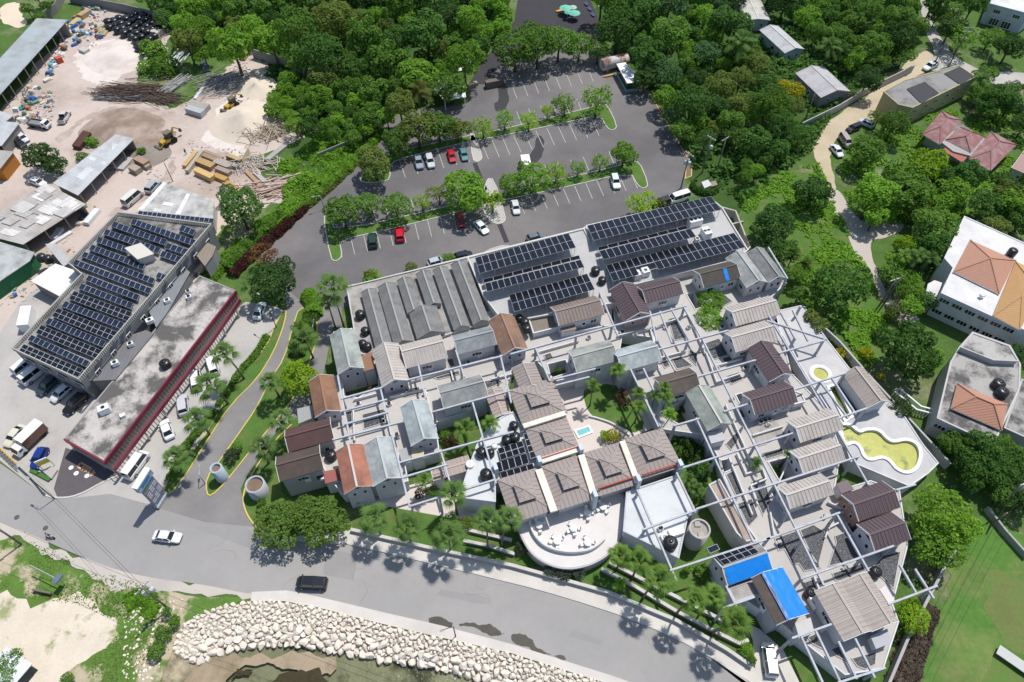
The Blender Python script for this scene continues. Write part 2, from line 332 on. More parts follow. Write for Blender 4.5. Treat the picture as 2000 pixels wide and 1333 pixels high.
o = b.build('yard_rubble', [M('pale_debris', (.50, .46, .42), var=.3), M('brown_debris', (.24, .18, .13), var=.3), M('grey_debris', (.30, .30, .30), var=.3)]); tag(o, 'loose rubble, offcuts and stones scattered over the builders yard', kind='stuff')
# main road
rd_up = [(-260, 760), (-120, 838), (0, 903), (85, 968), (118, 974), (210, 955), (300, 990), (480, 1000), (520, 1040), (600, 1060), (680, 1062), (750, 1078), (1000, 1137), (1110, 1168), (1240, 1210), (1370, 1270), (1460, 1333), (1600, 1420)]
rd_lo = [(1500, 1480), (1240, 1342), (1200, 1327), (1000, 1265), (860, 1227), (750, 1202), (620, 1171), (560, 1159), (490, 1162), (400, 1142), (300, 1130), (220, 1112), (140, 1080), (70, 1048), (0, 1020), (-120, 960), (-260, 880)]
sheet('road_verge', [(-200, 930), (0, 1010), (70, 1045), (140, 1075), (220, 1105), (300, 1122), (400, 1135), (490, 1145), (492, 1168), (420, 1172), (360, 1165), (300, 1150), (230, 1148), (150, 1120), (90, 1090), (60, 1058), (0, 1045), (-200, 960)], .009, M('verge_sand', (.47, .425, .375), rough=.95, var=.15, sc=.3, stain=(.36, .335, .31), st_sc=.15, st_amt=.7), smooth=1, jagamp=1.0, seed=3)
sheet('road', rd_up+rd_lo, .02, ROAD, smooth=2)
sheet('forecourt', [(-200, 560), (0, 650), (40, 590), (110, 530), (240, 740), (130, 870), (215, 915), (380, 660), (400, 640), (480, 590), (540, 600), (560, 610), (545, 645), (525, 690), (470, 740), (440, 790), (395, 865), (345, 950), (300, 988), (215, 965), (120, 976), (86, 968), (0, 900), (-200, 800)], .03, FORE)
sheet('dark_forecourt', [(128, 875), (160, 885), (205, 915), (250, 925), (205, 940), (150, 970), (112, 972), (105, 955)], .04, M('chip_asphalt', (.105, .095, .10), var=.2))
# road repairs, joints and cracks
RP = M('road_repair', (.27, .262, .257), rough=.9, var=.12, sc=.4)
for i, P in enumerate(([(640, 1072), (700, 1085), (690, 1135), (632, 1122)], [(330, 1010), (470, 1020), (520, 1062), (500, 1075), (400, 1040)], [(860, 1150), (960, 1170), (955, 1180), (850, 1163)], [(60, 985), (120, 1000), (112, 1012), (50, 998)], [(1120, 1230), (1180, 1250), (1172, 1262), (1110, 1243)])): sheet('road_repair', P, .026, RP, jagamp=.12, jagstep=.8, seed=i)
b = MB(); rr = random.Random(17)
for k in range(15):
    x, y = rr.uniform(20, 1300), 0; y = 1000+.0*x+ (x*.14 if x > 450 else x*.12)+rr.uniform(0, 110)
    p = W(x, y); q = [p]; a = rr.uniform(0, 6.28)
    for _ in range(rr.randint(4, 9)): a += rr.gauss(0, .5); p = p+Vector((math.cos(a), math.sin(a), 0))*rr.uniform(.4, 1.1); q.append(p)
    if all(p.y > 27 for p in q): strip(b, q, .035, .022, .029)
b.build('road_cracks', M('crack_tar', (.19, .18, .172), rough=.9))['kind'] = 'structure'
# driveway and car park
sheet('driveway', [(300, 990), (348, 950), (400, 866), (448, 792), (500, 742), (530, 692), (548, 645), (560, 600), (556, 560), (545, 530), (500, 492), (505, 487), (640, 560), (668, 560), (668, 640), (650, 640), (630, 740), (600, 800), (535, 850), (482, 930), (470, 955), (478, 1000), (500, 1030), (400, 1020)], .035, DRIVE)
sheet('car_park', [(497, 493), (537, 458), (575, 420), (610, 368), (650, 340), (695, 303), (715, 270), (760, 240), (810, 215), (905, 205), (918, 195), (915, 165), (940, 125), (985, 70), (1005, 40), (1020, -60), (1130, -60), (1165, 30), (1180, 100), (1240, 140), (1272, 186), (1343, 308), (1335, 375), (1310, 420), (1300, 470), (690, 600), (600, 600), (556, 560), (545, 530)], .045, ASPH)
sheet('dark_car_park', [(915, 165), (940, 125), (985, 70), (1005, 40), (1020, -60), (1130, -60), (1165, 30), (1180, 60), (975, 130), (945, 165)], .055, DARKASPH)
# lanes on the right
sheet('dirt_lane', [(1800, 95), (1830, 105), (1815, 140), (1760, 165), (1735, 185), (1715, 225), (1690, 245), (1640, 262), (1622, 285), (1622, 320), (1640, 370), (1614, 375), (1597, 330), (1588, 285), (1600, 245), (1640, 220), (1690, 190), (1745, 150)], .02, LANE, smooth=2, jagamp=.25)
sheet('paved_lane', [(1614, 372), (1640, 368), (1660, 410), (1690, 440), (1755, 430), (1770, 445), (1735, 465), (1700, 470), (1700, 495), (1720, 545), (1740, 590), (1790, 615), (1800, 630), (1760, 632), (1738, 605), (1722, 582), (1690, 530), (1665, 485), (1650, 450), (1625, 410)], .025, M('lane_concrete', (.44, .385, .345), var=.15, sc=.2), smooth=2, jagamp=.2)
sheet('paved_lane', [(1795, -60), (1812, -60), (1818, 40), (1850, 95), (1870, 115), (1920, 140), (2000, 142), (2100, 150), (2100, 180), (2000, 165), (1960, 172), (1880, 140), (1850, 128), (1826, 142), (1808, 130), (1830, 105), (1800, 50)], .03, FORE, smooth=1)
# sand lot and pavement by the sea
SG = M('sandy_turf', (.095, .175, .033), rough=.95, var=.3, sc=.5, stain=(.44, .37, .265), st_sc=.16, st_amt=.95, st_lo=.50, st_hi=.58, bump=.6, bsc=4, fine=.9)
sheet('sandy_grass', [(-200, 1040), (0, 1050), (60, 1052), (90, 1085), (150, 1115), (230, 1145), (330, 1155), (420, 1165), (480, 1170), (420, 1195), (368, 1212), (335, 1270), (305, 1340), (250, 1420), (-200, 1420)], .006, SG, jagamp=.3)
sheet('sand_lot', [(-200, 1170), (0, 1155), (60, 1170), (130, 1180), (190, 1200), (235, 1225), (225, 1260), (180, 1290), (140, 1340), (120, 1420), (-200, 1420)], .01, M('weedy_sand', (.60, .525, .425), rough=.95, var=.16, sc=.3, stain=(.20, .235, .075), st_sc=.22, st_amt=.8, st_lo=.565, st_hi=.66, bump=.3, bsc=2, fine=.8), smooth=2, jagamp=1.5, seed=5)
PV = [(492, 1157), (560, 1154), (620, 1166), (750, 1197), (860, 1222), (1000, 1259), (1200, 1322), (1400, 1395)]
PL = [(490, 1175), (555, 1175), (620, 1187), (700, 1208), (800, 1232), (1000, 1277), (1192, 1338), (1390, 1412)]
b = MB(); b.prism(WL(PV)+WL(PL)[::-1], -.9, .13); o = b.build('sea_pavement', PAVE); o['kind'] = 'structure'
SW = [(560, 1050), (690, 1036), (1000, 1105), (1187, 1157), (1320, 1212), (1472, 1304), (1500, 1333), (1560, 1420)]
b = MB(); b.prism(WL(SW)+WL([(1600, 1420), (1460, 1335), (1370, 1272), (1240, 1212), (1110, 1169), (1000, 1139), (750, 1080), (680, 1064), (600, 1061)]), -.1, .14)
o = b.build('pavement', PAVE); o['kind'] = 'structure'
sheet('side_driveway', [(1455, 1215), (1485, 1230), (1530, 1270), (1590, 1390), (1530, 1390), (1475, 1306), (1470, 1250)], .15, PAVE)
# shelving puddles beside the sea pavement
PUD = M('puddle', (.085, .078, .062), rough=.12, var=.35, sc=.8, spec=.4)
for i, P in enumerate(([(833, 1212), (850, 1210), (880, 1218), (882, 1222), (865, 1222)], [(893, 1222), (905, 1218), (928, 1218), (945, 1222), (975, 1224), (990, 1238), (986, 1247), (960, 1243), (920, 1230)], [(1000, 1242), (1022, 1238), (1040, 1246), (1050, 1262), (1080, 1275), (1112, 1288), (1070, 1282), (1020, 1268), (1000, 1255)])):
    sheet('puddle', P, .03, PUD, smooth=1, jagamp=.5, jagstep=.5, seed=i)
sheet('wet_stain', [(965, 150), (990, 160), (995, 210), (970, 222), (962, 205), (975, 195)], .062, M('wet_asphalt', (.045, .042, .045), rough=.5), smooth=1, jagamp=.2, jagstep=.8)
sheet('wet_stain', [(1047, 262), (1063, 268), (1061, 303), (1045, 320), (1030, 322), (1020, 312), (1043, 298)], .062, MATS['wet_asphalt'], smooth=1, jagamp=.2, jagstep=.8)
# planted islands, raised a kerb's height, with their kerbs
def island(pts, m=GARDEN, kerb=KERBM, sm=1):
    P = smooth_path(WL(pts), sm, True)
    b = MB(); b.prism(P, -.05, .10); o = b.build('planting_island', m); o['kind'] = 'structure'
    k = strip(MB(), P, .2, -.05, .16, True).build('kerb', kerb); k['kind'] = 'structure'
island([(703, 350), (708, 358), (745, 357), (763, 350), (760, 320), (800, 306), (905, 280), (1002, 262), (1100, 241), (1172, 226), (1186, 252), (1198, 256), (1206, 247), (1184, 203), (1172, 206), (1000, 250), (905, 268), (760, 300), (718, 322)])
island([(631, 424), (646, 505), (655, 512), (666, 505), (668, 495), (662, 470), (760, 449), (884, 418), (960, 396), (1012, 386), (1120, 363), (1231, 337), (1246, 364), (1258, 370), (1267, 361), (1247, 314), (1230, 320), (1010, 371), (880, 403), (656, 454), (642, 422)])
island([(1270, 186), (1280, 190), (1352, 310), (1350, 345), (1338, 350), (1342, 308)], SOIL, YELLOW, 0)
island([(404, 965), (413, 970), (440, 944), (500, 868), (540, 822), (580, 770), (612, 690), (622, 640), (612, 610), (585, 600), (572, 640), (556, 700), (530, 740), (500, 800), (465, 850), (430, 900), (403, 935)], GARDEN, YELLOW)
island([(303, 986), (350, 950), (402, 866), (450, 792), (502, 742), (534, 690), (552, 645), (560, 612), (556, 605), (540, 630), (520, 680), (470, 732), (430, 800), (395, 862), (355, 900), (330, 935), (318, 965)], GARDEN, YELLOW)
for P in ([(917, 262), (926, 262), (942, 305), (940, 313), (931, 318), (923, 312)], [(950, 350), (965, 350), (988, 425), (985, 435), (970, 440), (950, 425), (940, 400)], [(946, 500), (950, 490), (990, 478), (1000, 490), (995, 500)]):
    island(P, FORE)
b = MB(); b.prism(smooth_path(WL([(478, 1000), (476, 965), (484, 945), (520, 915), (540, 920), (560, 980), (690, 1030), (690, 1040), (560, 1052), (500, 1030)]), 1, True), -.05, .13); b.build('garden_bank', GARDEN)['kind'] = 'structure'
k = strip(MB(), smooth_path(WL([(520, 1046), (490, 1020), (474, 985), (478, 955), (490, 930), (530, 868), (570, 830)]), 2), .25, 0, .17).build('kerb', YELLOW); k['kind'] = 'structure'
k = strip(MB(), WL([(497, 491), (537, 458), (575, 420), (610, 370), (650, 341), (695, 304)]), .25, 0, .17).build('kerb', YELLOW); k['kind'] = 'structure'
k = strip(MB(), smooth_path(WL([(86, 966), (106, 974), (150, 971), (205, 940), (230, 930)]), 2), .3, 0, .16).build('kerb', KERBM); k['kind'] = 'structure'
k = strip(MB(), smooth_path(WL([(690, 1063), (750, 1079), (1000, 1138), (1110, 1168), (1240, 1211), (1370, 1271), (1462, 1334)]), 1), .2, 0, .15).build('kerb', KERBM); k['kind'] = 'structure'
k = strip(MB(), WL([(1170, 14), (1148, -40)]), .25, 0, .17).build('kerb', WHITE); k['kind'] = 'structure'
# parking bays
b = MB()
def bays(x0, y0, x1, y1, n, dx, dy, z=.066):
    for i in range(n):
        p = Vector((x0+(x1-x0)*i/(n-1), y0+(y1-y0)*i/(n-1))); a = W(p.x, p.y, z); c = W(p.x+dx, p.y+dy, z)
        strip(b, [a, c], .13, z-.004, z)
bays(1003, 265, 1155, 232, 8, 15, 33); bays(780, 313, 905, 282, 6, 12, 34); bays(940, 278, 982, 270, 3, 14, 33)
bays(660, 470, 885, 418, 10, 8, 33); bays(1012, 388, 1232, 338, 11, 13, 30)
bays(1000, 168, 1170, 130, 9, 10, 25); bays(985, 222, 1150, 188, 8, 10, 26); bays(660, 448, 860, 404, 9, -7, -24); bays(1000, 366, 1200, 322, 9, -11, -26)
b.build('parking_bay_lines', PAINTW)['kind'] = 'structure'
b = MB(); strip(b, WL([(927, 319), (948, 372)]), 1.1, .045, .10); strip(b, WL([(975, 437), (990, 474)]), 1.1, .045, .10); b.build('drain_strip', DARKASPH)['kind'] = 'structure'
b = MB()
for q in ((22, 905, 40, 893), (48, 925, 62, 910), (65, 937, 78, 925)): strip(b, WL([q[:2], q[2:]]), .15, .03, .036)
b.build('forecourt_lines', PAINTW)['kind'] = 'structure'
b = MB()
for x, y in ((139, 914), (149, 925), (170, 930)): b.prism([W(x, y)+Vector((math.cos(a)*.42, math.sin(a)*.42, 0)) for a in [k*math.pi/8 for k in range(16)]], .03, .047)
b.build('pavement_discs', WHITE)['kind'] = 'structure'
b = MB()
for x, y, u, v2 in ((152, 912, 158, 904), (158, 919, 164, 911), (163, 921, 168, 913), (168, 922, 172, 915), (173, 924, 177, 916), (178, 928, 184, 919), (152, 912, 166, 921), (158, 904, 180, 917), (176, 931, 186, 923)): strip(b, WL([(x, y), (u, v2)]), .32, .03, .046)
b.build('painted_pavement_mark', M('peach_paint', (.62, .36, .22), var=.2))['kind'] = 'structure'
for x, y in ((33, 1011), (89, 1032)):
    b = MB(); b.lathe([(.0, .035), (.42, .035), (.45, .022)], 16); o = b.build('manhole_cover', M('cast_iron', (.10, .09, .085), rough=.6), loc=W(x, y)); tag(o, 'round iron manhole cover in the road %s' % ('beside the motorcycle' if x > 50 else 'near the frame edge, left of the motorcycle'), 'manhole cover')
# ---- sea revetment: boulders
b = MB(); n = len(E0); up = Vector((0, 0, .12)); lo_ = [p.lerp(q, .9)+up for p, q in zip(E0, E1)]
b.add([*[p+up*.2 for p in E0], *lo_], [(i, n+i, n+i+1, i+1) for i in range(2, n-1)]); o = b.build('rubble_bank', M('pale_rubble', (.44, .39, .32), var=.3, sc=1.2, bump=.8, bsc=2)); o['kind'] = 'structure'
rnd = random.Random(4)
def boulder_mesh(seed):
    bm = bmesh.new(); bmesh.ops.create_icosphere(bm, subdivisions=2, radius=1); r = random.Random(seed)
    pl = [(Vector((r.gauss(0, 1), r.gauss(0, 1), r.gauss(0, 1))).normalized(), r.uniform(.45, .8)) for _ in range(11)]
    for v in bm.verts:
        for nn, d in pl:
            k = v.co.dot(nn)
            if k > d: v.co -= nn*(k-d)
        v.co *= 1+.10*noise.noise(v.co*1.6+Vector((seed, 0, 0)))
    me = bpy.data.meshes.new('boulder'); bm.to_mesh(me); bm.free(); me.materials.append(ROCK); return me
BM = [boulder_mesh(i) for i in range(8)]
def lerp_edge(P, t):
    k = t*(len(P)-1); i = min(int(k), len(P)-2); return P[i].lerp(P[i+1], k-i)
E0r = smooth_path(E0[2:], 2); E1r = smooth_path(E1[2:], 2)
cand = []
for _ in range(90000):
    u = rnd.random(); s = rnd.random()
    s = s*.96 - .02 if True else s
    p = lerp_edge(E0r, u).lerp(lerp_edge(E1r, u), s); p.z = .05-2.15*s
    r = rnd.choice([.16, .2, .24, .28, .32, .36, .42, .52])*(1.0 if s < .5 else rnd.uniform(1.0, 1.6))
    cand.append((r, p, s))
cand.sort(key=lambda c: -c[0]); grid = {}; got = []
for r, p, s in cand:
    k = (int(p.x//2.2), int(p.y//2.2)); ok = True
    for i in (-1, 0, 1):
        for j in (-1, 0, 1):
            for (r2, p2) in grid.get((k[0]+i, k[1]+j), ()):
                if (p-p2).length < (r+r2)*.70: ok = False; break
            if not ok: break
        if not ok: break
    if ok: grid.setdefault(k, []).append((r, p)); got.append((r, p, s))
def topx(p):  # roughly: is it inside the frame
    d = p-Vector((0, 0, CAM_H)); fz = d.y*math.sin(CAM_T)-d.z*math.cos(CAM_T); uy = d.y*math.cos(CAM_T)+d.z*math.sin(CAM_T)
    return 1000+CAM_F*d.x/fz, 666.5-CAM_F*uy/fz
inv = [g for g in got if -20 < topx(g[1])[0] < 2020 and topx(g[1])[1] < 1345]
print('boulders', len(got), len(inv))
big = inv[:298]; small = inv[298:]
for i, (r, p, s) in enumerate(big):
    o = put('boulder', BM[i % 8], color=None, loc=p); o.rotation_euler = (rnd.uniform(-.4, .4), rnd.uniform(-.4, .4), rnd.uniform(0, 6.28)); o.scale = (r*rnd.uniform(.95, 1.3), r, r*.75)
    tag(o, 'large pale limestone boulder in the rock slope below the sea wall', 'boulder', 'large boulders of the sea revetment')
b = MB()
for r, p, s in small:
    me = BM[rnd.randrange(8)]; M4 = Matrix.Translation(p) @ Matrix.Rotation(rnd.uniform(0, 6.28), 4, 'Z') @ Matrix.Rotation(rnd.uniform(-.4, .4), 4, 'X') @ Matrix.Diagonal((r*1.15, r, r*.75, 1))
    b.add([M4 @ v.co for v in me.vertices], [tuple(q.vertices) for q in me.polygons])
for _ in range(500):                                       # stones scattered on the verge and the tidal strip
    x = rnd.uniform(240, 420); y = rnd.uniform(1170, 1330)
    if x > 300+(1330-y)*.4: continue
    p = W(x, y); r = rnd.uniform(.08, .28); me = BM[rnd.randrange(8)]
    M4 = Matrix.Translation(p) @ Matrix.Rotation(rnd.uniform(0, 6.28), 4, 'Z') @ Matrix.Diagonal((r*1.2, r, r*.6, 1)); b.add([M4 @ v.co for v in me.vertices], [tuple(q.vertices) for q in me.polygons])
tag(b.build('small_rocks', ROCK), 'small limestone rocks filling the revetment between the boulders', 'rocks', kind='stuff')
# ================================================================ THE RESORT
AXA, AXB = R(18.2), R(-71.8)                             # the two directions of the resort's grid
D = 3.2                                                 # level of the roof terraces
def rectfit(quad, z, ax):
    P = WL(quad, z); c = sum(P, Vector())/4
    u = Vector((math.cos(ax), math.sin(ax), 0)); v = Vector((-u.y, u.x, 0))
    q = [((p-c).dot(u), (p-c).dot(v)) for p in P]
    x0 = (q[0][0]+q[3][0])/2; x1 = (q[1][0]+q[2][0])/2; y1 = (q[0][1]+q[1][1])/2; y0 = (q[3][1]+q[2][1])/2
    if x1 < x0: x0, x1 = x1, x0
    if y1 < y0: y0, y1 = y1, y0
    c = c+u*(x0+x1)/2+v*(y0+y1)/2; c.z = 0
    return c, x1-x0, y1-y0
def ax_of(quad, z):
    P = WL(quad, z); d = (P[1]-P[0])+(P[2]-P[3]); return math.atan2(d.y, d.x)
def window_mesh(wd, h, panes=2):
    b = MB(); b.mat(0).box((0, 0, 0), (wd, .10, h)); b.mat(1)
    pw = (wd-.08*(panes+1))/panes
    for i in range(panes): b.box((-wd/2+.08+pw/2+i*(pw+.08), 0, 0), (pw, .125, h-.16))
    return b.mesh('window', [WHITE, GLASS])
WIN2 = window_mesh(1.3, .95); WIN1 = window_mesh(.7, 1.0, 1); WIN3 = window_mesh(2.0, 1.1, 3)
b = MB(); b.box((0, 0, 0), (.95, .10, 2.05)); b.mat(1).box((0, 0, .45), (.6, .125, .7)); DOORM = b.mesh('door', [WHITE, GLASS])
b = MB(); b.mat(0)
b.prism([(-.95, 0), (.95, 0), (0, .78)], -.05, .05); b.mat(1); b.prism([(-.72, .07), (.72, .07), (0, .64)], -.062, .062)
VENTM = b.mesh('gable_window', [WHITE, GLASS])
def wop(root, me, name, loc, rz, rx=0):
    o = put(name, me, root, loc=loc); o.rotation_euler = (rx, 0, rz); return o
def gable(name, label, quad, ax, ze, roofc, wallc, roofm=SEAM, slope=.58, split=.5, over=.35, cat='cottage', group=None, zb=0, vent=True, ridgecap=None, wins=True, back=None):
    ax = {'A': AXA, 'B': AXB}.get(ax, ax)
    if ax is None: ax = ax_of(quad, ze)
    c, lx, wy = rectfit(quad, ze, ax); t = thing(name, label, cat, c, ax, group)
    hx, hy = lx/2, wy/2; yr = -hy+wy*split if split != .5 else 0; run = max(hy-yr, yr+hy); zr = ze+slope*min(hy-yr, yr+hy) if split == .5 else ze+slope*wy/2
    wx, wy2 = hx-over, hy-over
    zw = ze-.12
    def zat(y): return zr-(zr-ze)*((y-yr)/(hy-yr) if y > yr else (yr-y)/(yr+hy))-.16
    b = MB(); pf = [(-wy2, zb), (wy2, zb), (wy2, zat(wy2)), (yr, zr-.18), (-wy2, zat(-wy2))]
    vs = [(-wx, y, z) for y, z in pf]+[(wx, y, z) for y, z in pf]
    b.add(vs, [(4, 3, 2, 1, 0), (5, 6, 7, 8, 9), (0, 5, 9, 4), (1, 2, 7, 6), (2, 3, 8, 7), (3, 4, 9, 8)]); b.build('wall', PAINT, t, wallc)
    # roof: two thick slopes with standing ribs, and white barge boards
    b = MB(); th = .12
    for s, ye in ((1, hy), (-1, -hy)):
        b.add([(-hx, yr, zr), (hx, yr, zr), (hx, ye, ze), (-hx, ye, ze), (-hx, yr, zr-th), (hx, yr, zr-th), (hx, ye, ze-th), (-hx, ye, ze-th)],
              [(0, 3, 2, 1) if s > 0 else (0, 1, 2, 3), (4, 5, 6, 7) if s > 0 else (7, 6, 5, 4), (0, 4, 7, 3), (1, 2, 6, 5), (3, 7, 6, 2)])
        if roofm is SEAM:
            k = int(lx/.72)
            for i in range(1, k+1):
                x = -hx+lx*i/(k+1); b.bar((x, yr, zr+.02), (x, ye, ze+.02), .045, .07)
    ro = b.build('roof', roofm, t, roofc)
    if back is not None:
        pass
    b = MB()
    for x in (-hx-.03, hx+.03):
        b.bar((x, yr, zr-.03), (x, hy, ze-.03), .06, .24); b.bar((x, yr, zr-.03), (x, -hy, ze-.03), .06, .24)
    b.build('barge_board', WHITE if ridgecap is None else PLAIN, ro, None if ridgecap is None else ridgecap)
    b = MB(); b.bar((-hx, yr, zr+.03), (hx, yr, zr+.03), .34, .10); b.build('ridge_cap', PLAIN, ro, ridgecap or tuple(min(1, q*1.12) for q in roofc))
    if wins:
        zl = (zb if zb > 0 else max(0, ze-3.3))+1.7
        for s in (-1, 1):
            n = max(1, int(lx/4.2))
            for i in range(n):
                x = -wx+2*wx*(i+.5)/n+(.5 if i % 2 else -.4); wop(t, WIN2, 'window', (x, s*(wy2+.02), zl), 0)
        wop(t, DOORM, 'door', (wx*.15, -(wy2+.02), zl-.55), 0)
        for s in (-1, 1):
            if vent and wy > 3.5: wop(t, VENTM, 'gable_window', (s*(wx+.02), yr*.6, ze-.05), R(90)*s, R(90))
            wop(t, WIN1, 'window', (s*(wx+.02), wy2*.45, zl), R(90)); wop(t, WIN1, 'window', (s*(wx+.02), -wy2*.4, zl), R(90))
    return t
def flatblock(name, label, pts, z, roofm, wallc, cat='building', par=.35, pw=.25, roofc=None, parc=None, zb=0, group=None, parm=None, holes=()):
    P = WL(pts, z); c = sum(P, Vector())/len(P); c.z = 0; t = thing(name, label, cat, c, 0, group); P = [p-c for p in P]
    roofc = roofc or (.36, .34, .315)
    H = [[p-c for p in WL(h, z)] for h in holes]
    area = sum(P[i].x*P[(i+1) % len(P)].y-P[(i+1) % len(P)].x*P[i].y for i in range(len(P)))
    if area < 0: P = P[::-1]
    b = MB()
    for Q in [P]+H:
        n = len(Q)
        vs = [(p.x, p.y, zb) for p in Q]+[(p.x, p.y, z) for p in Q]
        b.add(vs, [(i, (i+1) % n, n+(i+1) % n, n+i) for i in range(n)])
    b.build('wall', PAINT, t, wallc)
    v, f = flat_poly([P], H, z); b = MB(); b.add(v, f); b.build('roof', roofm, t, roofc)
    if par:
        b = MB()
        for Q in [P]+H: strip(b, Q, pw, z-.15, z+par, True)
        b.build('parapet', parm or PAINT, t, parc or wallc)
    return t
GREY = (.20, .20, .195); CREAM = (.44, .40, .365); PLUM = (.105, .075, .082); TAN = (.36, .315, .28); BLUEG = (.36, .40, .405); WW = (.60, .60, .62); RUST = (.25, .135, .085); PINK = (.52, .40, .35); GGREEN = (.33, .36, .33); MOTT = (.105, .09, .075)
zE = D+3.3
# ---- roof terraces
DL = [(652, 650), (700, 640), (960, 610), (1190, 545), (1195, 640), (1215, 655), (1205, 715), (1130, 735), (1085, 745), (1048, 705), (1000, 718), (985, 775), (925, 800), (850, 826), (858, 885), (790, 905), (797, 940), (730, 953), (670, 966), (640, 930), (620, 880), (655, 862), (622, 820), (610, 745), (660, 735)]
DR = [(1196, 560), (1440, 505), (1535, 553), (1507, 580), (1522, 640), (1545, 730), (1612, 800), (1642, 880), (1628, 962), (1700, 940), (1756, 960), (1772, 1065), (1742, 1180), (1754, 1215), (1724, 1306), (1650, 1318), (1556, 1243), (1535, 1225), (1422, 1150), (1395, 1090), (1478, 1055), (1440, 1002), (1432, 985), (1405, 897), (1378, 850), (1292, 838), (1234, 728), (1287, 720), (1277, 660), (1202, 650)]
PT = [(1502, 612), (1568, 597), (1614, 663), (1662, 725), (1738, 786), (1760, 805), (1803, 870), (1832, 905), (1812, 925), (1776, 950), (1662, 902), (1638, 832), (1612, 790), (1582, 745), (1534, 665)]
flatblock('roof_terrace', 'pale concrete roof terrace of the western cottages, with black felt beds', DL, D, DECK, WW, 'terrace', .15, .2, holes=[[(1069, 712), (1105, 703), (1115, 727), (1076, 740)], [(668, 738), (740, 725), (740, 755), (700, 778), (672, 775)]])
dr = flatblock('roof_terrace', 'pale concrete roof terrace of the eastern cottages, with stepped black felt beds', DR, D, DECK, WW, 'terrace', .15, .2, holes=[[(1287, 808), (1343, 777), (1362, 816), (1330, 832)], [(1500, 903), (1543, 892), (1558, 925), (1524, 944)], [(1405, 900), (1420, 897), (1428, 918), (1412, 925)], [(1436, 772), (1448, 768), (1470, 812), (1552, 790), (1554, 798), (1462, 824)], [(1503, 958), (1517, 953), (1540, 1001), (1529, 1006)], [(1652, 1022), (1668, 1018), (1702, 1082), (1690, 1088)], [(1583, 1166), (1594, 1161), (1632, 1245), (1625, 1248)], [(1412, 661), (1420, 659), (1437, 692), (1428, 694)], [(1340, 575), (1355, 571), (1372, 600), (1358, 606)]])
pt = flatblock('pool_terrace', 'raised terrace by the east boundary holding the green lagoon pool', PT, D, M('pool_deck', (.42, .42, .43), rough=.9, var=.14, sc=.4, stain=(.58, .55, .51), st_sc=.15), WW, 'terrace', .12, .2, holes=[[(1650, 872), (1645, 840), (1634, 826), (1660, 829), (1678, 846), (1690, 839), (1716, 840), (1734, 860), (1746, 864), (1770, 858), (1792, 868), (1799, 890), (1790, 916), (1772, 926), (1750, 918), (1737, 900), (1722, 893), (1700, 900), (1687, 894), (1679, 872), (1666, 864)], [(1618, 757), (1632, 753), (1664, 816), (1652, 823)], [(1632, 752), (1655, 743), (1688, 796), (1664, 812)]])
FB = [[(1513, 1053), (1555, 1038), (1602, 1110), (1570, 1116), (1560, 1101), (1548, 1103), (1532, 1073), (1520, 1076)], [(1562, 1037), (1588, 1026), (1610, 1040), (1612, 1048), (1598, 1103), (1590, 1096)], [(1630, 1048), (1653, 1040), (1682, 1090), (1618, 1107), (1625, 1085), (1633, 1060)], [(1625, 1121), (1683, 1101), (1690, 1115), (1640, 1135), (1632, 1136)], [(1567, 1140), (1600, 1128), (1612, 1145), (1590, 1152), (1577, 1150)], [(1700, 1112), (1725, 1085), (1758, 1078), (1745, 1150), (1722, 1130)], [(1417, 868), (1450, 832), (1452, 838), (1437, 868), (1428, 880)], [(1418, 928), (1432, 920), (1453, 960), (1440, 975)], [(1376, 672), (1404, 662), (1422, 694), (1394, 703), (1380, 690)], [(1312, 703), (1330, 698), (1352, 715), (1322, 722)], [(1306, 624), (1323, 620), (1343, 660), (1317, 666)], [(1577, 1246), (1593, 1238), (1613, 1271), (1588, 1259)], [(1622, 1269), (1638, 1262), (1652, 1291), (1634, 1282)], [(1663, 1287), (1711, 1273), (1709, 1298), (1690, 1308), (1674, 1302)], [(1489, 886), (1529, 876), (1529, 888), (1496, 898)], [(1468, 942), (1492, 933), (1505, 980), (1490, 1008), (1480, 985)], [(1410, 700), (1432, 696), (1438, 710), (1418, 716)], [(1420, 735), (1443, 728), (1450, 742), (1428, 752)], [(1440, 985), (1468, 975), (1480, 1010), (1462, 1030)], [(1395, 560), (1430, 590), (1410, 600), (1388, 580)], [(1346, 684), (1362, 692), (1360, 715), (1345, 700)], [(1478, 848), (1490, 845), (1496, 868), (1484, 871)], [(1448, 800), (1456, 815), (1446, 820), (1438, 805)], [(1300, 700), (1308, 715), (1298, 720), (1290, 705)]]
FA = [[(708, 811), (750, 800), (753, 826), (711, 839)], [(675, 806), (687, 803), (689, 836), (680, 839)], [(792, 761), (819, 757), (820, 770), (795, 776)], [(848, 739), (896, 725), (898, 732), (856, 742)], [(872, 703), (884, 701), (889, 715), (878, 719)], [(946, 746), (974, 741), (981, 748), (951, 761)], [(1062, 695), (1075, 690), (1080, 700), (1068, 706)], [(745, 820), (753, 818), (757, 832), (748, 834)]]
def felt(root, lst):
    c = root.location
    for P in lst:
        Q = [p-Vector((c.x, c.y, 0)) for p in WL(P, D)]
        b = MB(); b.prism(Q, D, D+.035); o = b.build('felt_bed', FELT, root)
        k = strip(MB(), Q, .14, D, D+.16, True); k.build('kerb', DECK, o)
felt(bpy.data.objects['roof_terrace'], FA); felt(dr, FB)
def lowwalls(root, lst, h=.75):
    for P in lst:
        b = strip(MB(), [p-Vector((root.location.x, root.location.y, 0)) for p in WL(P, D+h)], .24, D, D+h); b.build('low_wall', PAINT, root, (.58, .58, .58))
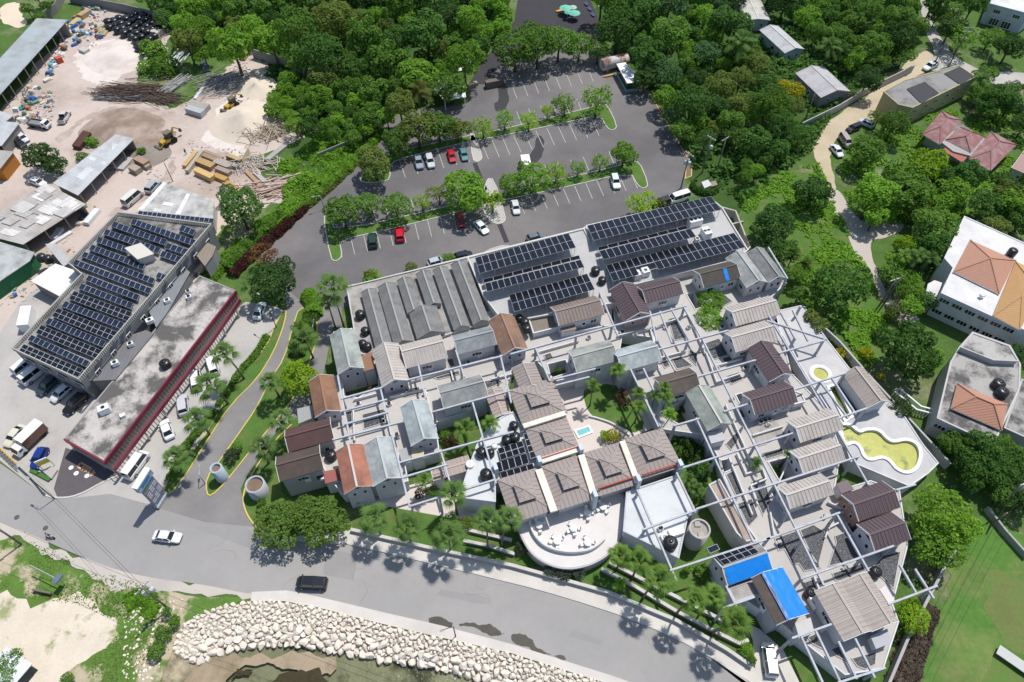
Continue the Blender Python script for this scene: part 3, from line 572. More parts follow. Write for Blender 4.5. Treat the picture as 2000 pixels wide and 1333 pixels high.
lowwalls(dr, [[(1205, 655), (1280, 640), (1345, 612), (1378, 690)], [(1284, 700), (1340, 685)], [(1420, 655), (1440, 700)], [(1395, 715), (1450, 700)], [(1418, 790), (1470, 905)], [(1424, 893), (1470, 1005)], [(1440, 885), (1458, 925), (1490, 915), (1497, 935), (1467, 948), (1480, 985)], [(1505, 1000), (1513, 1045)], [(1612, 1050), (1620, 1030), (1640, 1020)], [(1590, 1125), (1600, 1150)], [(1640, 1000), (1690, 1000)], [(1550, 880), (1520, 945)], [(1296, 735), (1290, 800)], [(1380, 690), (1400, 745), (1445, 730)], [(1270, 640), (1285, 700)], [(1470, 850), (1530, 832)], [(1618, 980), (1660, 1000)]])
lowwalls(bpy.data.objects['roof_terrace'], [[(752, 798), (764, 850)], [(690, 800), (692, 860)], [(800, 745), (880, 722), (890, 760)], [(900, 715), (985, 693)], [(760, 775), (830, 760), (848, 825)], [(960, 740), (1000, 730)], [(1040, 690), (1130, 665)], [(1110, 650), (1190, 635)], [(790, 905), (855, 885)], [(690, 780), (735, 768)]])
# ---- service wing: grey sheet gables
zs = 4.7
SV = [([(707, 570), (733, 692), (762, 672), (740, 566)], 'westernmost'), ([(741, 566), (766, 675), (806, 668), (774, 549)], 'second from the west'), ([(777, 550), (795, 617), (822, 603), (803, 541)], 'short middle, above the wide one'), ([(812, 538), (834, 600), (861, 594), (842, 527)], 'short right-hand middle'), ([(802, 612), (811, 664), (873, 648), (850, 598)], 'wide low gable in the middle'), ([(848, 530), (884, 648), (912, 637), (880, 520)], 'second from the east'), ([(882, 519), (922, 635), (951, 629), (916, 508)], 'easternmost')]
for q, w_ in SV:
    gable('service_shed', 'long weathered grey gabled sheet roof, %s of the service wing' % w_, q, 'B', zs, GREY, (.40, .40, .39), SHINGLE, slope=.5, over=.15, cat='shed', group='grey gables of the service wing', vent=False, ridgecap=(.30, .30, .29), wins=False)
flatblock('service_block', 'low flat service block under the grey gables, littered with pipes', [(678, 562), (912, 505), (950, 630), (735, 700), (700, 690)], 3.6, CONC, (.5, .49, .47), par=.3, roofc=None)
sb = flatblock('equipment_roof', 'pale flat roof carrying the black solar arrays and air conditioners', [(914, 505), (1140, 449), (1150, 470), (1145, 443), (1385, 388), (1410, 408), (1460, 490), (1440, 508), (1195, 568), (1205, 592), (985, 632), (945, 580)], 5.0, M('painted_flat_roof', (.43, .425, .415), rough=.85, var=.12, sc=.35, stain=(.33, .32, .30), st_sc=.2, st_amt=.5), (.58, .57, .55), par=.35)
# ---- cottages
C = [
 ('grey green gabled cottage at the north west corner beside the round black tanks', [(643, 655), (660, 732), (709, 720), (697, 646)], 'B', GGREEN, (.46, .45, .50), SHINGLE),
 ('cream ribbed gable facing the road, joined to a matching cream roof on its east', [(729, 684), (743, 757), (798, 745), (781, 672)], 'B', CREAM, (.5, .48, .52), SEAM),
 ('cream ribbed roof lying crosswise just south of the grey service gables', [(781, 673), (862, 655), (872, 701), (792, 720)], 'A', CREAM, WW, SEAM),
 ('rust brown cottage partly hidden by the lime green street tree', [(602, 748), (616, 816), (668, 803), (650, 733)], 'B', RUST, WW, SHINGLE),
 ('dark roof with red blotches and a pale grey upper slope, by the drive', [(555, 842), (645, 813), (652, 861), (566, 882)], 'A', (.10, .055, .05), (.45, .44, .42), SHINGLE),
 ('dark brown mottled cottage beside the round gate planter', [(538, 893), (623, 870), (633, 915), (548, 943)], 'A', (.095, .07, .058), (.42, .41, .42), SHINGLE),
 ('terracotta gable with a pale ridge, paired with a grey one', [(658, 884), (670, 966), (727, 951), (710, 867)], 'B', (.36, .155, .105), (.47, .47, .52), SHINGLE),
 ('wide pale grey gable joined to the terracotta one', [(710, 867), (727, 950), (786, 936), (773, 857)], 'B', (.37, .40, .40), (.47, .47, .52), SHINGLE),
 ('blue grey cottage standing north of the palm garden, end on to the road', [(783, 795), (801, 873), (856, 857), (836, 783)], 'B', BLUEG, (.5, .5, .55), SHINGLE),
 ('weathered grey cottage with a black stained front slope', [(853, 754), (940, 732), (951, 776), (867, 799)], 'A', (.26, .27, .265), WW, SHINGLE),
 ('dark grey cottage between the cream roof and the rust gable', [(883, 656), (958, 636), (968, 674), (893, 694)], 'A', (.25, .27, .275), WW, SHINGLE),
 ('narrow rust brown gable next to the flat roof with three tanks', [(960, 628), (975, 698), (1028, 682), (1005, 613)], 'B', (.25, .15, .105), WW, SHINGLE),
 ('brown ribbed cottage below the western solar arrays', [(1075, 599), (1167, 577), (1176, 618), (1090, 635)], 'A', (.24, .19, .165), WW, SEAM),
 ('plum gable with pink walls facing the road', [(1194, 567), (1220, 628), (1267, 615), (1243, 553)], 'B', PLUM, PINK, SEAM),
 ('plum roof lying crosswise behind the pink walled gable', [(1245, 560), (1322, 541), (1328, 576), (1260, 593)], 'A', PLUM, WW, SEAM),
 ('black mottled roof with a narrow blue tarpaulin strip', [(1355, 527), (1432, 509), (1439, 545), (1372, 563)], 'A', (.085, .075, .065), WW, SHINGLE),
 ('grey gable at the north east corner of the resort', [(1424, 505), (1450, 564), (1495, 553), (1462, 493)], 'B', (.34, .35, .34), (.55, .52, .54), SHINGLE),
 ('darker grey gable, outermost at the north east corner', [(1463, 494), (1497, 553), (1537, 543), (1492, 487)], 'B', (.23, .235, .23), (.55, .52, .54), SHINGLE),
 ('cream ribbed cottage right of the bushy terrace tree', [(1417, 600), (1506, 577), (1517, 615), (1435, 640)], 'A', CREAM, WW, SEAM),
 ('cream ribbed cottage just above the plum gable', [(1412, 647), (1500, 626), (1512, 667), (1437, 690)], 'A', CREAM, WW, SEAM),
 ('plum gable descending beside the deep side passage', [(1463, 683), (1500, 749), (1543, 733), (1510, 664)], 'B', PLUM, WW, SEAM),
 ('plum cottage with grey walls set over a dark trench', [(1448, 765), (1541, 745), (1549, 787), (1473, 812)], 'A', PLUM, (.48, .49, .55), SEAM),
 ('cream cottage nearest the narrow channel of the lagoon pool', [(1537, 819), (1628, 798), (1636, 841), (1561, 868)], 'A', CREAM, WW, SEAM),
 ('cream cottage in the middle of three, beside the lagoon pool', [(1543, 878), (1631, 855), (1641, 900), (1565, 928)], 'A', CREAM, WW, SEAM),
 ('cream cottage at the south of three, left of the pink walled plum house', [(1519, 948), (1610, 926), (1621, 968), (1541, 997)], 'A', CREAM, WW, SEAM),
 ('plum cottage with reddish end wall, upper of two by the big lime tree', [(1648, 966), (1727, 938), (1754, 994), (1672, 1020)], 'A', PLUM, (.40, .22, .16), SEAM),
 ('plum cottage with white end wall, lower of two by the big lime tree', [(1676, 1022), (1756, 997), (1766, 1062), (1704, 1078)], 'A', PLUM, WW, SEAM),
 ('grey roof with black streaks, left of two north of the court lawn', [(1107, 684), (1194, 664), (1200, 706), (1126, 728)], 'A', (.31, .325, .30), WW, SHINGLE),
 ('clean blue grey roof, right of two north of the court lawn', [(1197, 684), (1277, 664), (1286, 707), (1211, 728)], 'A', BLUEG, WW, SHINGLE),
 ('dark brown mottled roof in the middle of the eastern terraces', [(1274, 738), (1350, 718), (1364, 758), (1297, 778)], 'A', (.115, .095, .08), WW, SHINGLE),
 ('green grey gable with a pale ridge between the terraces', [(1343, 769), (1378, 843), (1427, 829), (1388, 752)], 'B', (.29, .325, .29), (.52, .52, .55), SHINGLE),
]
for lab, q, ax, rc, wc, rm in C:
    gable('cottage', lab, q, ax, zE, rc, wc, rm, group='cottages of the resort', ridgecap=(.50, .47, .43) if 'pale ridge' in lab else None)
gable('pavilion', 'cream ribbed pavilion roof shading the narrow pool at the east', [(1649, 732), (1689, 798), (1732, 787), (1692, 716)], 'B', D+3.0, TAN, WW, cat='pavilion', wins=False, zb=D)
bpy.data.objects['pavilion'].children[0].name = 'end_wall'
gable('cottage', 'blue tarpaulin covered roof with small solar panels on its back slope', [(1393, 1085), (1477, 1058), (1508, 1112), (1420, 1148)], 'A', zE-.2, (.30, .30, .29), (.48, .47, .50), SHINGLE, group='cottages of the resort')
tc_ = gable('cottage', 'long roof wrapped in bright blue tarpaulin beside the car lane', [(1468, 1130), (1516, 1222), (1577, 1199), (1531, 1107)], 'B', zE, (.14, .11, .09), (.42, .42, .46), SHINGLE, split=.30, slope=.40, group='cottages of the resort')
def draped(quad, z, ax, name, label, split, slope, x0, x1, side, wrap=.25):
    """a tarpaulin lying a few centimetres over a roof slope"""
    c, lx, wy = rectfit(quad, z, ax); hx, hy = lx/2, wy/2
    yr = -hy+wy*split if split != .5 else 0; zr = z+slope*(wy/2)
    ye = -hy if side < 0 else hy
    b = MB(); nx, ny = 26, 12; vs = []; rr = random.Random(3)
    for j in range(ny+1):
        for i in range(nx+1):
            x = -hx+lx*(x0+(x1-x0)*i/nx)+(noise.noise(Vector((j*.7, 3, split)))*.25 if i in (0, nx) else 0)
            t_ = -wrap*.3+(1+wrap*.12+.3*.1)*j/ny
            y = yr+(ye-yr)*t_; zz = zr+(z-zr)*t_ if t_ >= 0 else zr-(zr-z)*abs(t_)*.8
            vs.append((x, y, zz+.10+.07*noise.noise(Vector((x*.9, y*1.4, 1)))))
    b.add(vs, [(j*(nx+1)+i, j*(nx+1)+i+1, (j+1)*(nx+1)+i+1, (j+1)*(nx+1)+i) if side > 0 else (j*(nx+1)+i, (j+1)*(nx+1)+i, (j+1)*(nx+1)+i+1, j*(nx+1)+i+1) for j in range(ny) for i in range(nx)], True)
    o = b.build(name, TARP); o.location = c; o.rotation_euler = (0, 0, ax); tag(o, label, 'tarpaulin'); return o
draped([(1393, 1085), (1477, 1058), (1508, 1112), (1420, 1148)], zE-.2, AXA, 'tarpaulin', 'wrinkled blue tarpaulin spread over the front slope below small solar panels', .5, .58, .03, 1.0, -1)
draped([(1468, 1130), (1516, 1222), (1577, 1199), (1531, 1107)], zE, AXB, 'tarpaulin', 'smooth blue tarpaulin covering the broad slope of the long roof', .30, .40, .0, 1.0, 1)
draped([(1355, 527), (1432, 509), (1439, 545), (1372, 563)], zE, AXA, 'tarpaulin', 'narrow blue tarpaulin strip hanging over the black mottled roof', .5, .58, .60, .70, -1)
# large twin gable at the south east corner
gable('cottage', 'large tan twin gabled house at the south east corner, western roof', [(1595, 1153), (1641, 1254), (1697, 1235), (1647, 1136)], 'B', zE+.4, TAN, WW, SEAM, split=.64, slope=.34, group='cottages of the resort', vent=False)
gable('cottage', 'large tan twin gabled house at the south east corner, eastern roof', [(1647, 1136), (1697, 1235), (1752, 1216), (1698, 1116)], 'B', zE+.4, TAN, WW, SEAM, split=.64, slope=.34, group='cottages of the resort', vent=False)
# small lean-to roofs
LT = [('small rust brown lean-to roof between two gables at the north west', [(707, 695), (710, 726), (732, 720), (727, 687)], 3.6+D*.5, RUST), ('small grey lean-to roof hidden behind the rust cottage', [(580, 799), (583, 828), (612, 816), (612, 791)], 4.2, (.30, .31, .30)), ('small red lean-to roof west of the terracotta gable', [(632, 921), (635, 945), (663, 938), (659, 916)], 4.2, (.28, .10, .085)), ('small brown porch roof on the front of the brown ribbed cottage', [(1091, 634), (1096, 649), (1126, 643), (1120, 629)], 5.2, (.26, .20, .17)), ('pale square carport roof south of the green grey gable', [(1381, 845), (1389, 867), (1418, 859), (1409, 840)], 5.4, (.42, .42, .44)), ('small plum lean-to roof over a reddish wall', [(1633, 945), (1643, 965), (1668, 956), (1655, 938)], 5.6, (.17, .13, .14)), ('pale flat canopy on the corner of the tan twin gabled house', [(1700, 1243), (1711, 1268), (1741, 1256), (1733, 1228)], 5.0, (.38, .39, .41)), ('pale awning between the terrace and the lime bush', [(1718, 1152), (1737, 1182), (1750, 1177), (1729, 1144)], 5.4, (.58, .55, .53)), ('grey flat canopy beside the long blue tarpaulin', [(1553, 1219), (1561, 1247), (1591, 1236), (1583, 1206)], 5.2, (.48, .47, .46)), ('grey lean-to joined to the blue grey cottage', [(779, 879), (784, 904), (803, 896), (801, 872)], 4.6, (.32, .33, .33)), ('yellowish concrete lean-to below the blue grey cottage', [(803, 875), (804, 895), (828, 889), (828, 872)], 4.8, (.50, .44, .30))]
for lab, q, z, cc in LT:
    P = WL(q, z); c = sum(P, Vector())/4; c.z = 0; t = thing('lean_to', lab, 'lean-to', c); P = [p-c for p in P]
    b = MB(); b.prism(P, z-.12, z, bottom=True); b.build('roof', PLAIN, t, cc)
    b = MB(); b.prism([p*.90+Vector((0, 0, 0)) for p in P], 0, z-.13); b.build('wall', PAINT, t, WW)
flatblock('flat_annex', 'stained grey flat roof between the two blue tarpaulins', [(1423, 1150), (1478, 1131), (1492, 1157), (1437, 1176)], 5.3, CONC, (.45, .44, .46), par=.1)
flatblock('flat_annex', 'brown stained flat roof beside the three round tanks', [(1029, 612), (1073, 600), (1090, 640), (1042, 652)], 4.6, M('mossy_roof', (.20, .175, .145), var=.25, sc=.5), WW, par=.25)
flatblock('flat_annex', 'tiled flat roof corner just east of the plum cottage', [(1540, 760), (1565, 770), (1572, 785), (1552, 790)], 4.8, DECK, WW, par=.2)
flatblock('flat_annex', 'stained flat roof patch west of the upper cream cottage by the pool', [(1463, 833), (1512, 815), (1535, 850), (1482, 873)], D+.12, CONC, WW, par=0)
flatblock('flat_annex', 'long brown topped wall block between palms and the round concrete tank', [(1385, 948), (1405, 938), (1440, 1000), (1470, 1055), (1455, 1058), (1438, 1040), (1415, 1000)], 5.0, M('brown_screed', (.33, .26, .22), var=.25, sc=.5, stain=(.50, .46, .43), st_sc=.3), (.55, .54, .52), par=.2)
# ---- lobby: a row of low hipped roofs with raised lanterns
ZL = 6.2; LB = (.305, .262, .242)
def hip(label, quad, ax, first):
    c, lx, wy = rectfit(quad, ZL, ax); t = thing('lobby_roof', label, 'hall', c, ax, 'hipped roofs of the lobby')
    hx, hy = lx/2, wy/2; za = ZL+.34*min(hx, hy)
    b = MB()
    def pyr(hx, hy, z0, z1, k=0.0, cx=0, cy=0):
        pts = [(-hx, -hy), (hx, -hy), (hx, hy), (-hx, hy)]
        for i in range(4):
            p, q = pts[i], pts[(i+1) % 4]; L_ = math.hypot(q[0]-p[0], q[1]-p[1])
            b.add([(cx+p[0], cy+p[1], z0), (cx+q[0], cy+q[1], z0), (cx+q[0]*k, cy+q[1]*k, z1), (cx+p[0]*k, cy+p[1]*k, z1)], [(0, 1, 2, 3)])
            n = int(L_/.75)
            for j in range(1, n):
                s = j/n; a = Vector((cx+p[0]+(q[0]-p[0])*s, cy+p[1]+(q[1]-p[1])*s, z0+.03)); m = min(s, 1-s)*2*(1-k) if True else 0
                inn = Vector((cx-(cx+(p[0]+q[0])/2)+cx, 0, 0)); mid = Vector(((p[0]+q[0])/2, (p[1]+q[1])/2, 0)); dd = -mid*min(1-k, 2*min(s, 1-s))
                b.bar(a, a+Vector((dd.x, dd.y, (z1-z0)*min(1, min(1-k, 2*min(s, 1-s))/(1-k)))), .05, .09)
            b.bar((cx+p[0], cy+p[1], z0+.04), (cx+p[0]*k, cy+p[1]*k, z1+.04), .22, .10)
    pyr(hx, hy, ZL, za, .02)
    b.build('roof', PLAIN, t, LB)
    b = MB(); b.box((0, 0, ZL-.1), (lx-.3, wy-.3, .18)); b.build('eaves', WHITE, t)
    b = MB(); b.box((0, 0, (ZL-.2)/2), (lx-1.6, wy-1.6, ZL-.2)); b.build('wall', PAINT, t, (.58, .56, .55))
    l = MB(); zz = ZL+(za-ZL)*.52; l.box((0, 0, zz-.1+.35), (lx*.38, wy*.38, .95)); lo = l.build('lantern', M('lantern_louvre', (.02, .02, .022), rough=.6), t)
    b = MB(); pyr(lx*.21, wy*.21, zz+.78, zz+.78+.34*min(lx, wy)*.21, .02); b.build('lantern_roof', PLAIN, lo, LB)
    return t
HQ = [([(997, 764), (1082, 735), (1104, 807), (1018, 835)], 'nearest the entrance porch at the north'), ([(1024, 842), (1104, 810), (1131, 873), (1052, 900)], 'beside the plunge pool and rooftop solar'), ([(967, 938), (1048, 914), (1082, 998), (1004, 1020)], 'westernmost of four along the dining terrace'), ([(1055, 912), (1134, 886), (1160, 975), (1088, 998)], 'second from the west along the dining terrace'), ([(1140, 886), (1213, 862), (1244, 944), (1166, 974)], 'third from the west along the dining terrace'), ([(1218, 860), (1297, 833), (1328, 910), (1250, 942)], 'easternmost of four along the dining terrace')]
for q, l in HQ: hip('brown ribbed hipped lobby roof with a dark lantern, %s' % l, q, AXA, 0)
gable('porch', 'narrow brown ribbed entrance porch north of the lobby', [(1004, 720), (1012, 765), (1060, 752), (1047, 708)], 'B', ZL-.4, LB, (.58, .56, .55), slope=.36, cat='porch', wins=False)
gable('covered_walkway', 'short brown roofed walkway west of the lobby', [(949, 763), (961, 818), (997, 808), (982, 757)], 'B', 5.0, (.36, .29, .26), (.58, .56, .55), slope=.25, cat='walkway', wins=False)
gable('covered_walkway', 'long brown roofed walkway south of the palm garden', [(868, 902), (923, 886), (912, 920), (868, 934)], 'A', 4.6, (.36, .29, .26), (.58, .56, .55), slope=.2, cat='walkway', wins=False)
gable('covered_walkway', 'short brown roofed walkway end beside the front garden', [(840, 918), (866, 908), (870, 933), (848, 940)], 'A', 4.4, (.36, .29, .26), (.58, .56, .55), slope=.2, cat='walkway', wins=False)
IV = M('ivory_paint', (.74, .70, .60), rough=.75, var=.08, sc=.5, stain=(.4, .37, .3), st_sc=.4, st_amt=.5)
for i, (a, c, wd, lab) in enumerate((((1022, 834), (1104, 808), .9, 'wide ivory gutter beam between the two northern lobby roofs'), ((1053, 902), (1132, 877), 1.1, 'wide ivory gutter beam at the corner where the lobby turns'), ((1052, 918), (1082, 1000), 1.2, 'wide ivory gutter beam, westernmost along the terrace'), ((1135, 890), (1162, 975), 1.1, 'wide ivory gutter beam, stained, middle of the terrace side'), ((1215, 863), (1245, 942), .95, 'wide ivory gutter beam, easternmost along the terrace'))):
    P = WL((a, c), ZL+.5); o = MB().bar(P[0], P[1], wd, .5).build('gutter_beam', IV); tag(o, lab, 'gutter', 'ivory gutters of the lobby')
RED = M('red_oxide', (.34, .075, .055), rough=.6, var=.1)
for a, c, lab in (((1055, 897), (1133, 872), 'beside the rooftop solar panels'), ((1168, 955), (1242, 931), 'above the middle of the terrace'), ((1255, 928), (1324, 906), 'at the east end of the lobby')):
    P = WL((a, c), ZL+.75); o = MB().bar(P[0], P[1], .22, .3).build('ridge_rail', RED); tag(o, 'thin red rail running along the brown lobby roof, %s' % lab, 'rail', 'red rails on the lobby roof')
BUT = M('pale_blue_render', (.50, .56, .62), rough=.8, var=.06)
for x, y, lab in ((1133, 882, 'at the inner corner of the lobby beside the pool'), (1053, 905, 'beside the rooftop solar panels'), (1161, 972, 'third from the east along the terrace'), (1245, 942, 'second from the east along the terrace'), (1326, 912, 'at the east end of the lobby'), (968, 920, 'at the west corner of the lobby by the solar panels')):
    p = W(x, y, ZL); p.z = 0; o = MB().box((0, 0, (ZL+1.6)/2), (.75, 1.4, ZL+1.6), taper=.85).build('buttress', BUT); o.location = p; o.rotation_euler = (0, 0, AXA); tag(o, 'pale blue rendered buttress %s' % lab, 'buttress', 'buttresses of the lobby')
# ---- flat pale roofs beside the lobby
flatblock('office_block', 'fan shaped pale flat roof west of the lobby with tanks and solar', [(1002, 806), (985, 813), (965, 826), (948, 845), (932, 870), (918, 908), (906, 945), (901, 972), (967, 980), (967, 940), (1050, 912), (1040, 870)], 4.9, M('pale_blue_roof', (.55, .57, .575), rough=.8, var=.08, sc=.4, stain=(.42, .42, .41), st_sc=.25, st_amt=.5), (.55, .55, .58), par=.18)
flatblock('kitchen_block', 'angular pale blue flat roof east of the dining terrace', [(1224, 962), (1323, 929), (1357, 997), (1342, 1012), (1325, 1090), (1218, 1038)], 4.9, M('pale_blue_roof'), (.47, .48, .52), par=.18)
# ---- dining terrace
zt = 2.6
TO = [(1012, 1022), (1015, 1040), (1028, 1068), (1045, 1088), (1072, 1104), (1105, 1112), (1140, 1108), (1172, 1095), (1198, 1074), (1214, 1046), (1221, 1012), (1221, 985), (1216, 958), (1130, 985)]
t = flatblock('dining_terrace', 'half round pale dining terrace with white tables facing the road', smooth_path([Vector((p[0], p[1], 0)) for p in TO], 2, True), zt, M('terrace_screed', (.61, .585, .565), rough=.85, var=.06, sc=.3, stain=(.5, .45, .42), st_sc=.2, st_amt=.4), (.42, .40, .40), 'terrace', .12, .3)
IW = smooth_path(WL([(1033, 1015), (1037, 1035), (1046, 1052), (1060, 1067), (1085, 1078), (1115, 1082), (1145, 1079), (1165, 1070), (1180, 1056)], zt), 2)
cc = Vector((t.location.x, t.location.y, 0)); b = strip(MB(), [p-cc for p in IW], .3, zt, zt+.95); b.build('inner_wall', PAINT, t, (.62, .60, .59))
# terrace furniture
def rodleg(b, x, y, h, r=.02): b.tube([(x, y, 0), (x*.85, y*.85, h)], r, 5)
tm = MB(); tm.lathe([(0, .75), (.62, .75), (.63, .73), (.62, .70), (0, .70)], 18); TTOP = tm.mesh('table_top', WHITE)
tm = MB(); tm.tube([(0, 0, .05), (0, 0, .7)], .05, 8); tm.lathe([(.32, 0), (.30, .05), (0, .06)], 12); TPED = tm.mesh('pedestal', WHITE)
tm = MB(); tm.box((0, 0, .43), (.5, .5, .06)); CSEAT = tm.mesh('seat', WHITE)
tm = MB(); tm.box((0, .24, .70), (.5, .05, .48), taper=.85); CBACK = tm.mesh('backrest', WHITE)
tm = MB(); tm.box((0, 0, .2), (.05, .05, .4)); CLEG = tm.mesh('leg', WHITE)
tabs = [(1053, 1026, 'at the west end beside the inner wall'), (1120, 1032, 'in the middle of the terrace'), (1088, 1057, 'close to the inner curved wall'), (1148, 1060, 'at the south east near the wall end'), (1147, 1002, 'close under the brown eaves, left one'), (1178, 990, 'close under the brown eaves, right one')]
for i, (x, y, lab) in enumerate(tabs):
    p = W(x, y, zt+.7); p.z = zt; rr = random.Random(i); tt = thing('dining_table', 'round white dining table %s' % lab, 'table', p, 0, 'terrace tables'); put('table_top', TTOP, tt); put('pedestal', TPED, tt)
    for k in range(4):
        a = AXA+k*math.pi/2+rr.uniform(-.3, .3); q = p+Vector((math.cos(a)*1.0, math.sin(a)*1.0, 0))
        cs = thing('terrace_chair', 'white chair pulled up to the round table %s' % lab, 'chair', q, a-math.pi/2, 'chairs of the table %s' % lab)
        put('seat', CSEAT, cs); put('backrest', CBACK, cs)
        for sx in (-.2, .2):
            for sy in (-.2, .2): put('leg', CLEG, cs, loc=(sx, sy, 0))
# ---- court garden behind the lobby
sheet('court_paving', [(1080, 738), (1150, 725), (1205, 722), (1236, 730), (1280, 835), (1215, 862), (1135, 888), (1100, 800)], .02, PATIO)
sheet('court_lawn', [(1138, 765), (1150, 757), (1195, 748), (1225, 770), (1245, 800), (1262, 835), (1235, 848), (1222, 838), (1195, 826), (1160, 815), (1150, 805), (1143, 790)], .03, GARDEN, smooth=1)
sheet('garden_lawn', [(862, 880), (870, 855), (905, 830), (960, 812), (965, 835), (940, 868), (920, 890), (868, 902)], .03, GARDEN, smooth=1)
sheet('garden_paving', [(735, 965), (800, 948), (860, 930), (900, 950), (905, 985), (1000, 1000), (1010, 1025), (830, 1010), (720, 1000)], .02, PATIO)
sheet('garden_lawn', [(690, 1010), (760, 990), (1005, 1035), (1030, 1060), (1060, 1108), (1005, 1103), (690, 1034)], .03, GARDEN)
sheet('garden_lawn', [(1060, 1110), (1190, 1080), (1215, 1040), (1330, 1092), (1420, 1150), (1462, 1215), (1478, 1300), (1320, 1210), (1187, 1156)], .03, GARDEN)
sheet('garden_lawn', [(1540, 1262), (1600, 1300), (1665, 1340), (1640, 1420), (1580, 1400), (1535, 1300)], .01, GARDEN)
wall('garden_wall', [(1150, 812), (1168, 816), (1200, 827), (1230, 850)], .5, .25, PAINT, 'low curved white wall edging the court lawn', color=WW, smooth=2)
pq = WL([(1123, 842), (1150, 833), (1156, 845), (1130, 855)], .05); c = sum(pq, Vector())/4; c.z = 0; pl = thing('plunge_pool', 'small turquoise plunge pool in the court beside the lobby', 'pool', c)
b = MB(); b.prism([p-c for p in pq], .03, .16); b.build('water', M('pool_water', (.16, .48, .50), rough=.08, var=.2, sc=1.5, spec=.6, bump=.4, bsc=2), pl)
b = strip(MB(), [p-c for p in pq], .35, .02, .24, True); b.build('coping', WHITE, pl)
# lagoon pool on the raised terrace: pale coping, algae green water
AL = M('algae_water', (.335, .34, .035), rough=.3, var=.35, sc=.8, spec=.4, stain=(.085, .11, .02), st_sc=.45, st_amt=.9, st_lo=.52, st_hi=.64)
LG = [(1634, 830), (1660, 829), (1678, 846), (1690, 839), (1716, 840), (1734, 860), (1746, 864), (1770, 858), (1792, 868), (1799, 890), (1790, 916), (1772, 926), (1750, 918), (1737, 900), (1722, 893), (1700, 900), (1687, 894), (1679, 872), (1666, 864), (1650, 872), (1642, 850)]
P = smooth_path(WL(LG, D), 2, True); c = sum(P, Vector())/len(P); c.z = 0; lg = thing('lagoon_pool', 'wavy edged lagoon pool full of yellow green algae', 'pool', c)
b = MB(); b.prism([p-c for p in P], 0, D-.28); b.build('water', AL, lg)
b = strip(MB(), [p-c for p in P], .55, D-.9, D+.30, True); b.build('coping', WHITE, lg)
P = WL([(1616, 757), (1633, 752), (1664, 815), (1650, 824)], D); c = sum(P, Vector())/4; c.z = 0; lg = thing('channel_pool', 'long narrow green water channel beside the cream pavilion', 'pool', c)
b = MB(); b.prism([p-c for p in P], 0, D-.4); b.build('water', M('dark_algae', (.10, .12, .012), rough=.3, var=.2), lg); b = strip(MB(), [p-c for p in P], .45, D-.6, D+.3, True); b.build('coping', WHITE, lg)
c = W(1602, 732, D); c.z = 0; lg = thing('jacuzzi', 'small round tub pool with white rim and green water', 'pool', c)
b = MB(); b.lathe([(0, D+.12), (1.35, D+.12)], 20); b.build('water', AL, lg); b = MB(); b.lathe([(1.35, D), (1.35, D+.32), (2.1, D+.34), (2.2, D)], 24); b.build('coping', WHITE, lg)
# ---- boundary walls
wall('boundary_wall', [(677, 560), (700, 556), (912, 503)], 2.6, .35, PAINT, 'long low wall of the resort along the car park, western stretch', color=(.36, .33, .30), coping=KERBM)
wall('boundary_wall', [(912, 503), (1140, 447), (1148, 441)], 3.6, .35, PAINT, 'long low wall of the resort along the car park below solar arrays', color=(.55, .54, .52), coping=KERBM)
wall('boundary_wall', [(677, 560), (712, 680)], 2.6, .3, PAINT, 'short side wall behind the tall palm at the north west', color=(.45, .42, .40))
wall('boundary_wall', [(1582, 613), (1640, 666), (1700, 735), (1760, 800), (1858, 906)], 2.2, .35, PAINT, 'long pale grey wall between the lagoon terrace and the gardens', color=(.40, .39, .38))
wall('boundary_wall', [(1870, 1070), (1850, 1100), (1812, 1172), (1775, 1245), (1738, 1333), (1715, 1400)], 2.2, .4, PAINT, 'concrete wall along the sports field beside the resort', color=(.36, .345, .33))
wall('boundary_wall', [(1930, 990), (1965, 1035), (2010, 1085)], 1.4, .35, PAINT, 'low wall at the far upper corner of the sports field', color=(.32, .31, .30))
wall('boundary_wall', [(1412, 405), (1437, 412), (1465, 483), (1460, 488)], 2.2, .3, PAINT, 'wall round the small yard at the end of the solar roof', color=(.44, .41, .37))
wall('boundary_wall', [(1420, 440), (1452, 432)], 2.0, .3, PAINT, 'cross wall in the small yard at the end of the solar roof', color=(.44, .41, .37))
wall('boundary_wall', [(1568, 240), (1640, 205), (1695, 172), (1787, 127)], 2.2, .25, PAINT, 'long bare block wall along the marl lane', color=(.42, .41, .40))
for i, (P, h, lab) in enumerate((([(685, 1034), (840, 1070), (1000, 1104), (1187, 1156), (1320, 1211), (1420, 1268), (1470, 1302)], .9, 'lowest stone terrace wall along the pavement'), ([(1175, 1111), (1240, 1145), (1325, 1196), (1390, 1230), (1445, 1257), (1462, 1250)], .9, 'middle stone terrace wall in the front garden'), ([(1190, 1098), (1300, 1155), (1412, 1212)], .9, 'upper stone terrace wall in the front garden'), ([(905, 1056), (955, 1066), (1005, 1082)], .8, 'short stone terrace wall below the two front palms'), ([(905, 1033), (1000, 1055)], .8, 'short upper stone terrace wall behind the two front palms'))):
    wall('retaining_wall', P, h, .4, M('dressed_stone', (.42, .38, .33), var=.3, sc=2), lab, coping=KERBM)
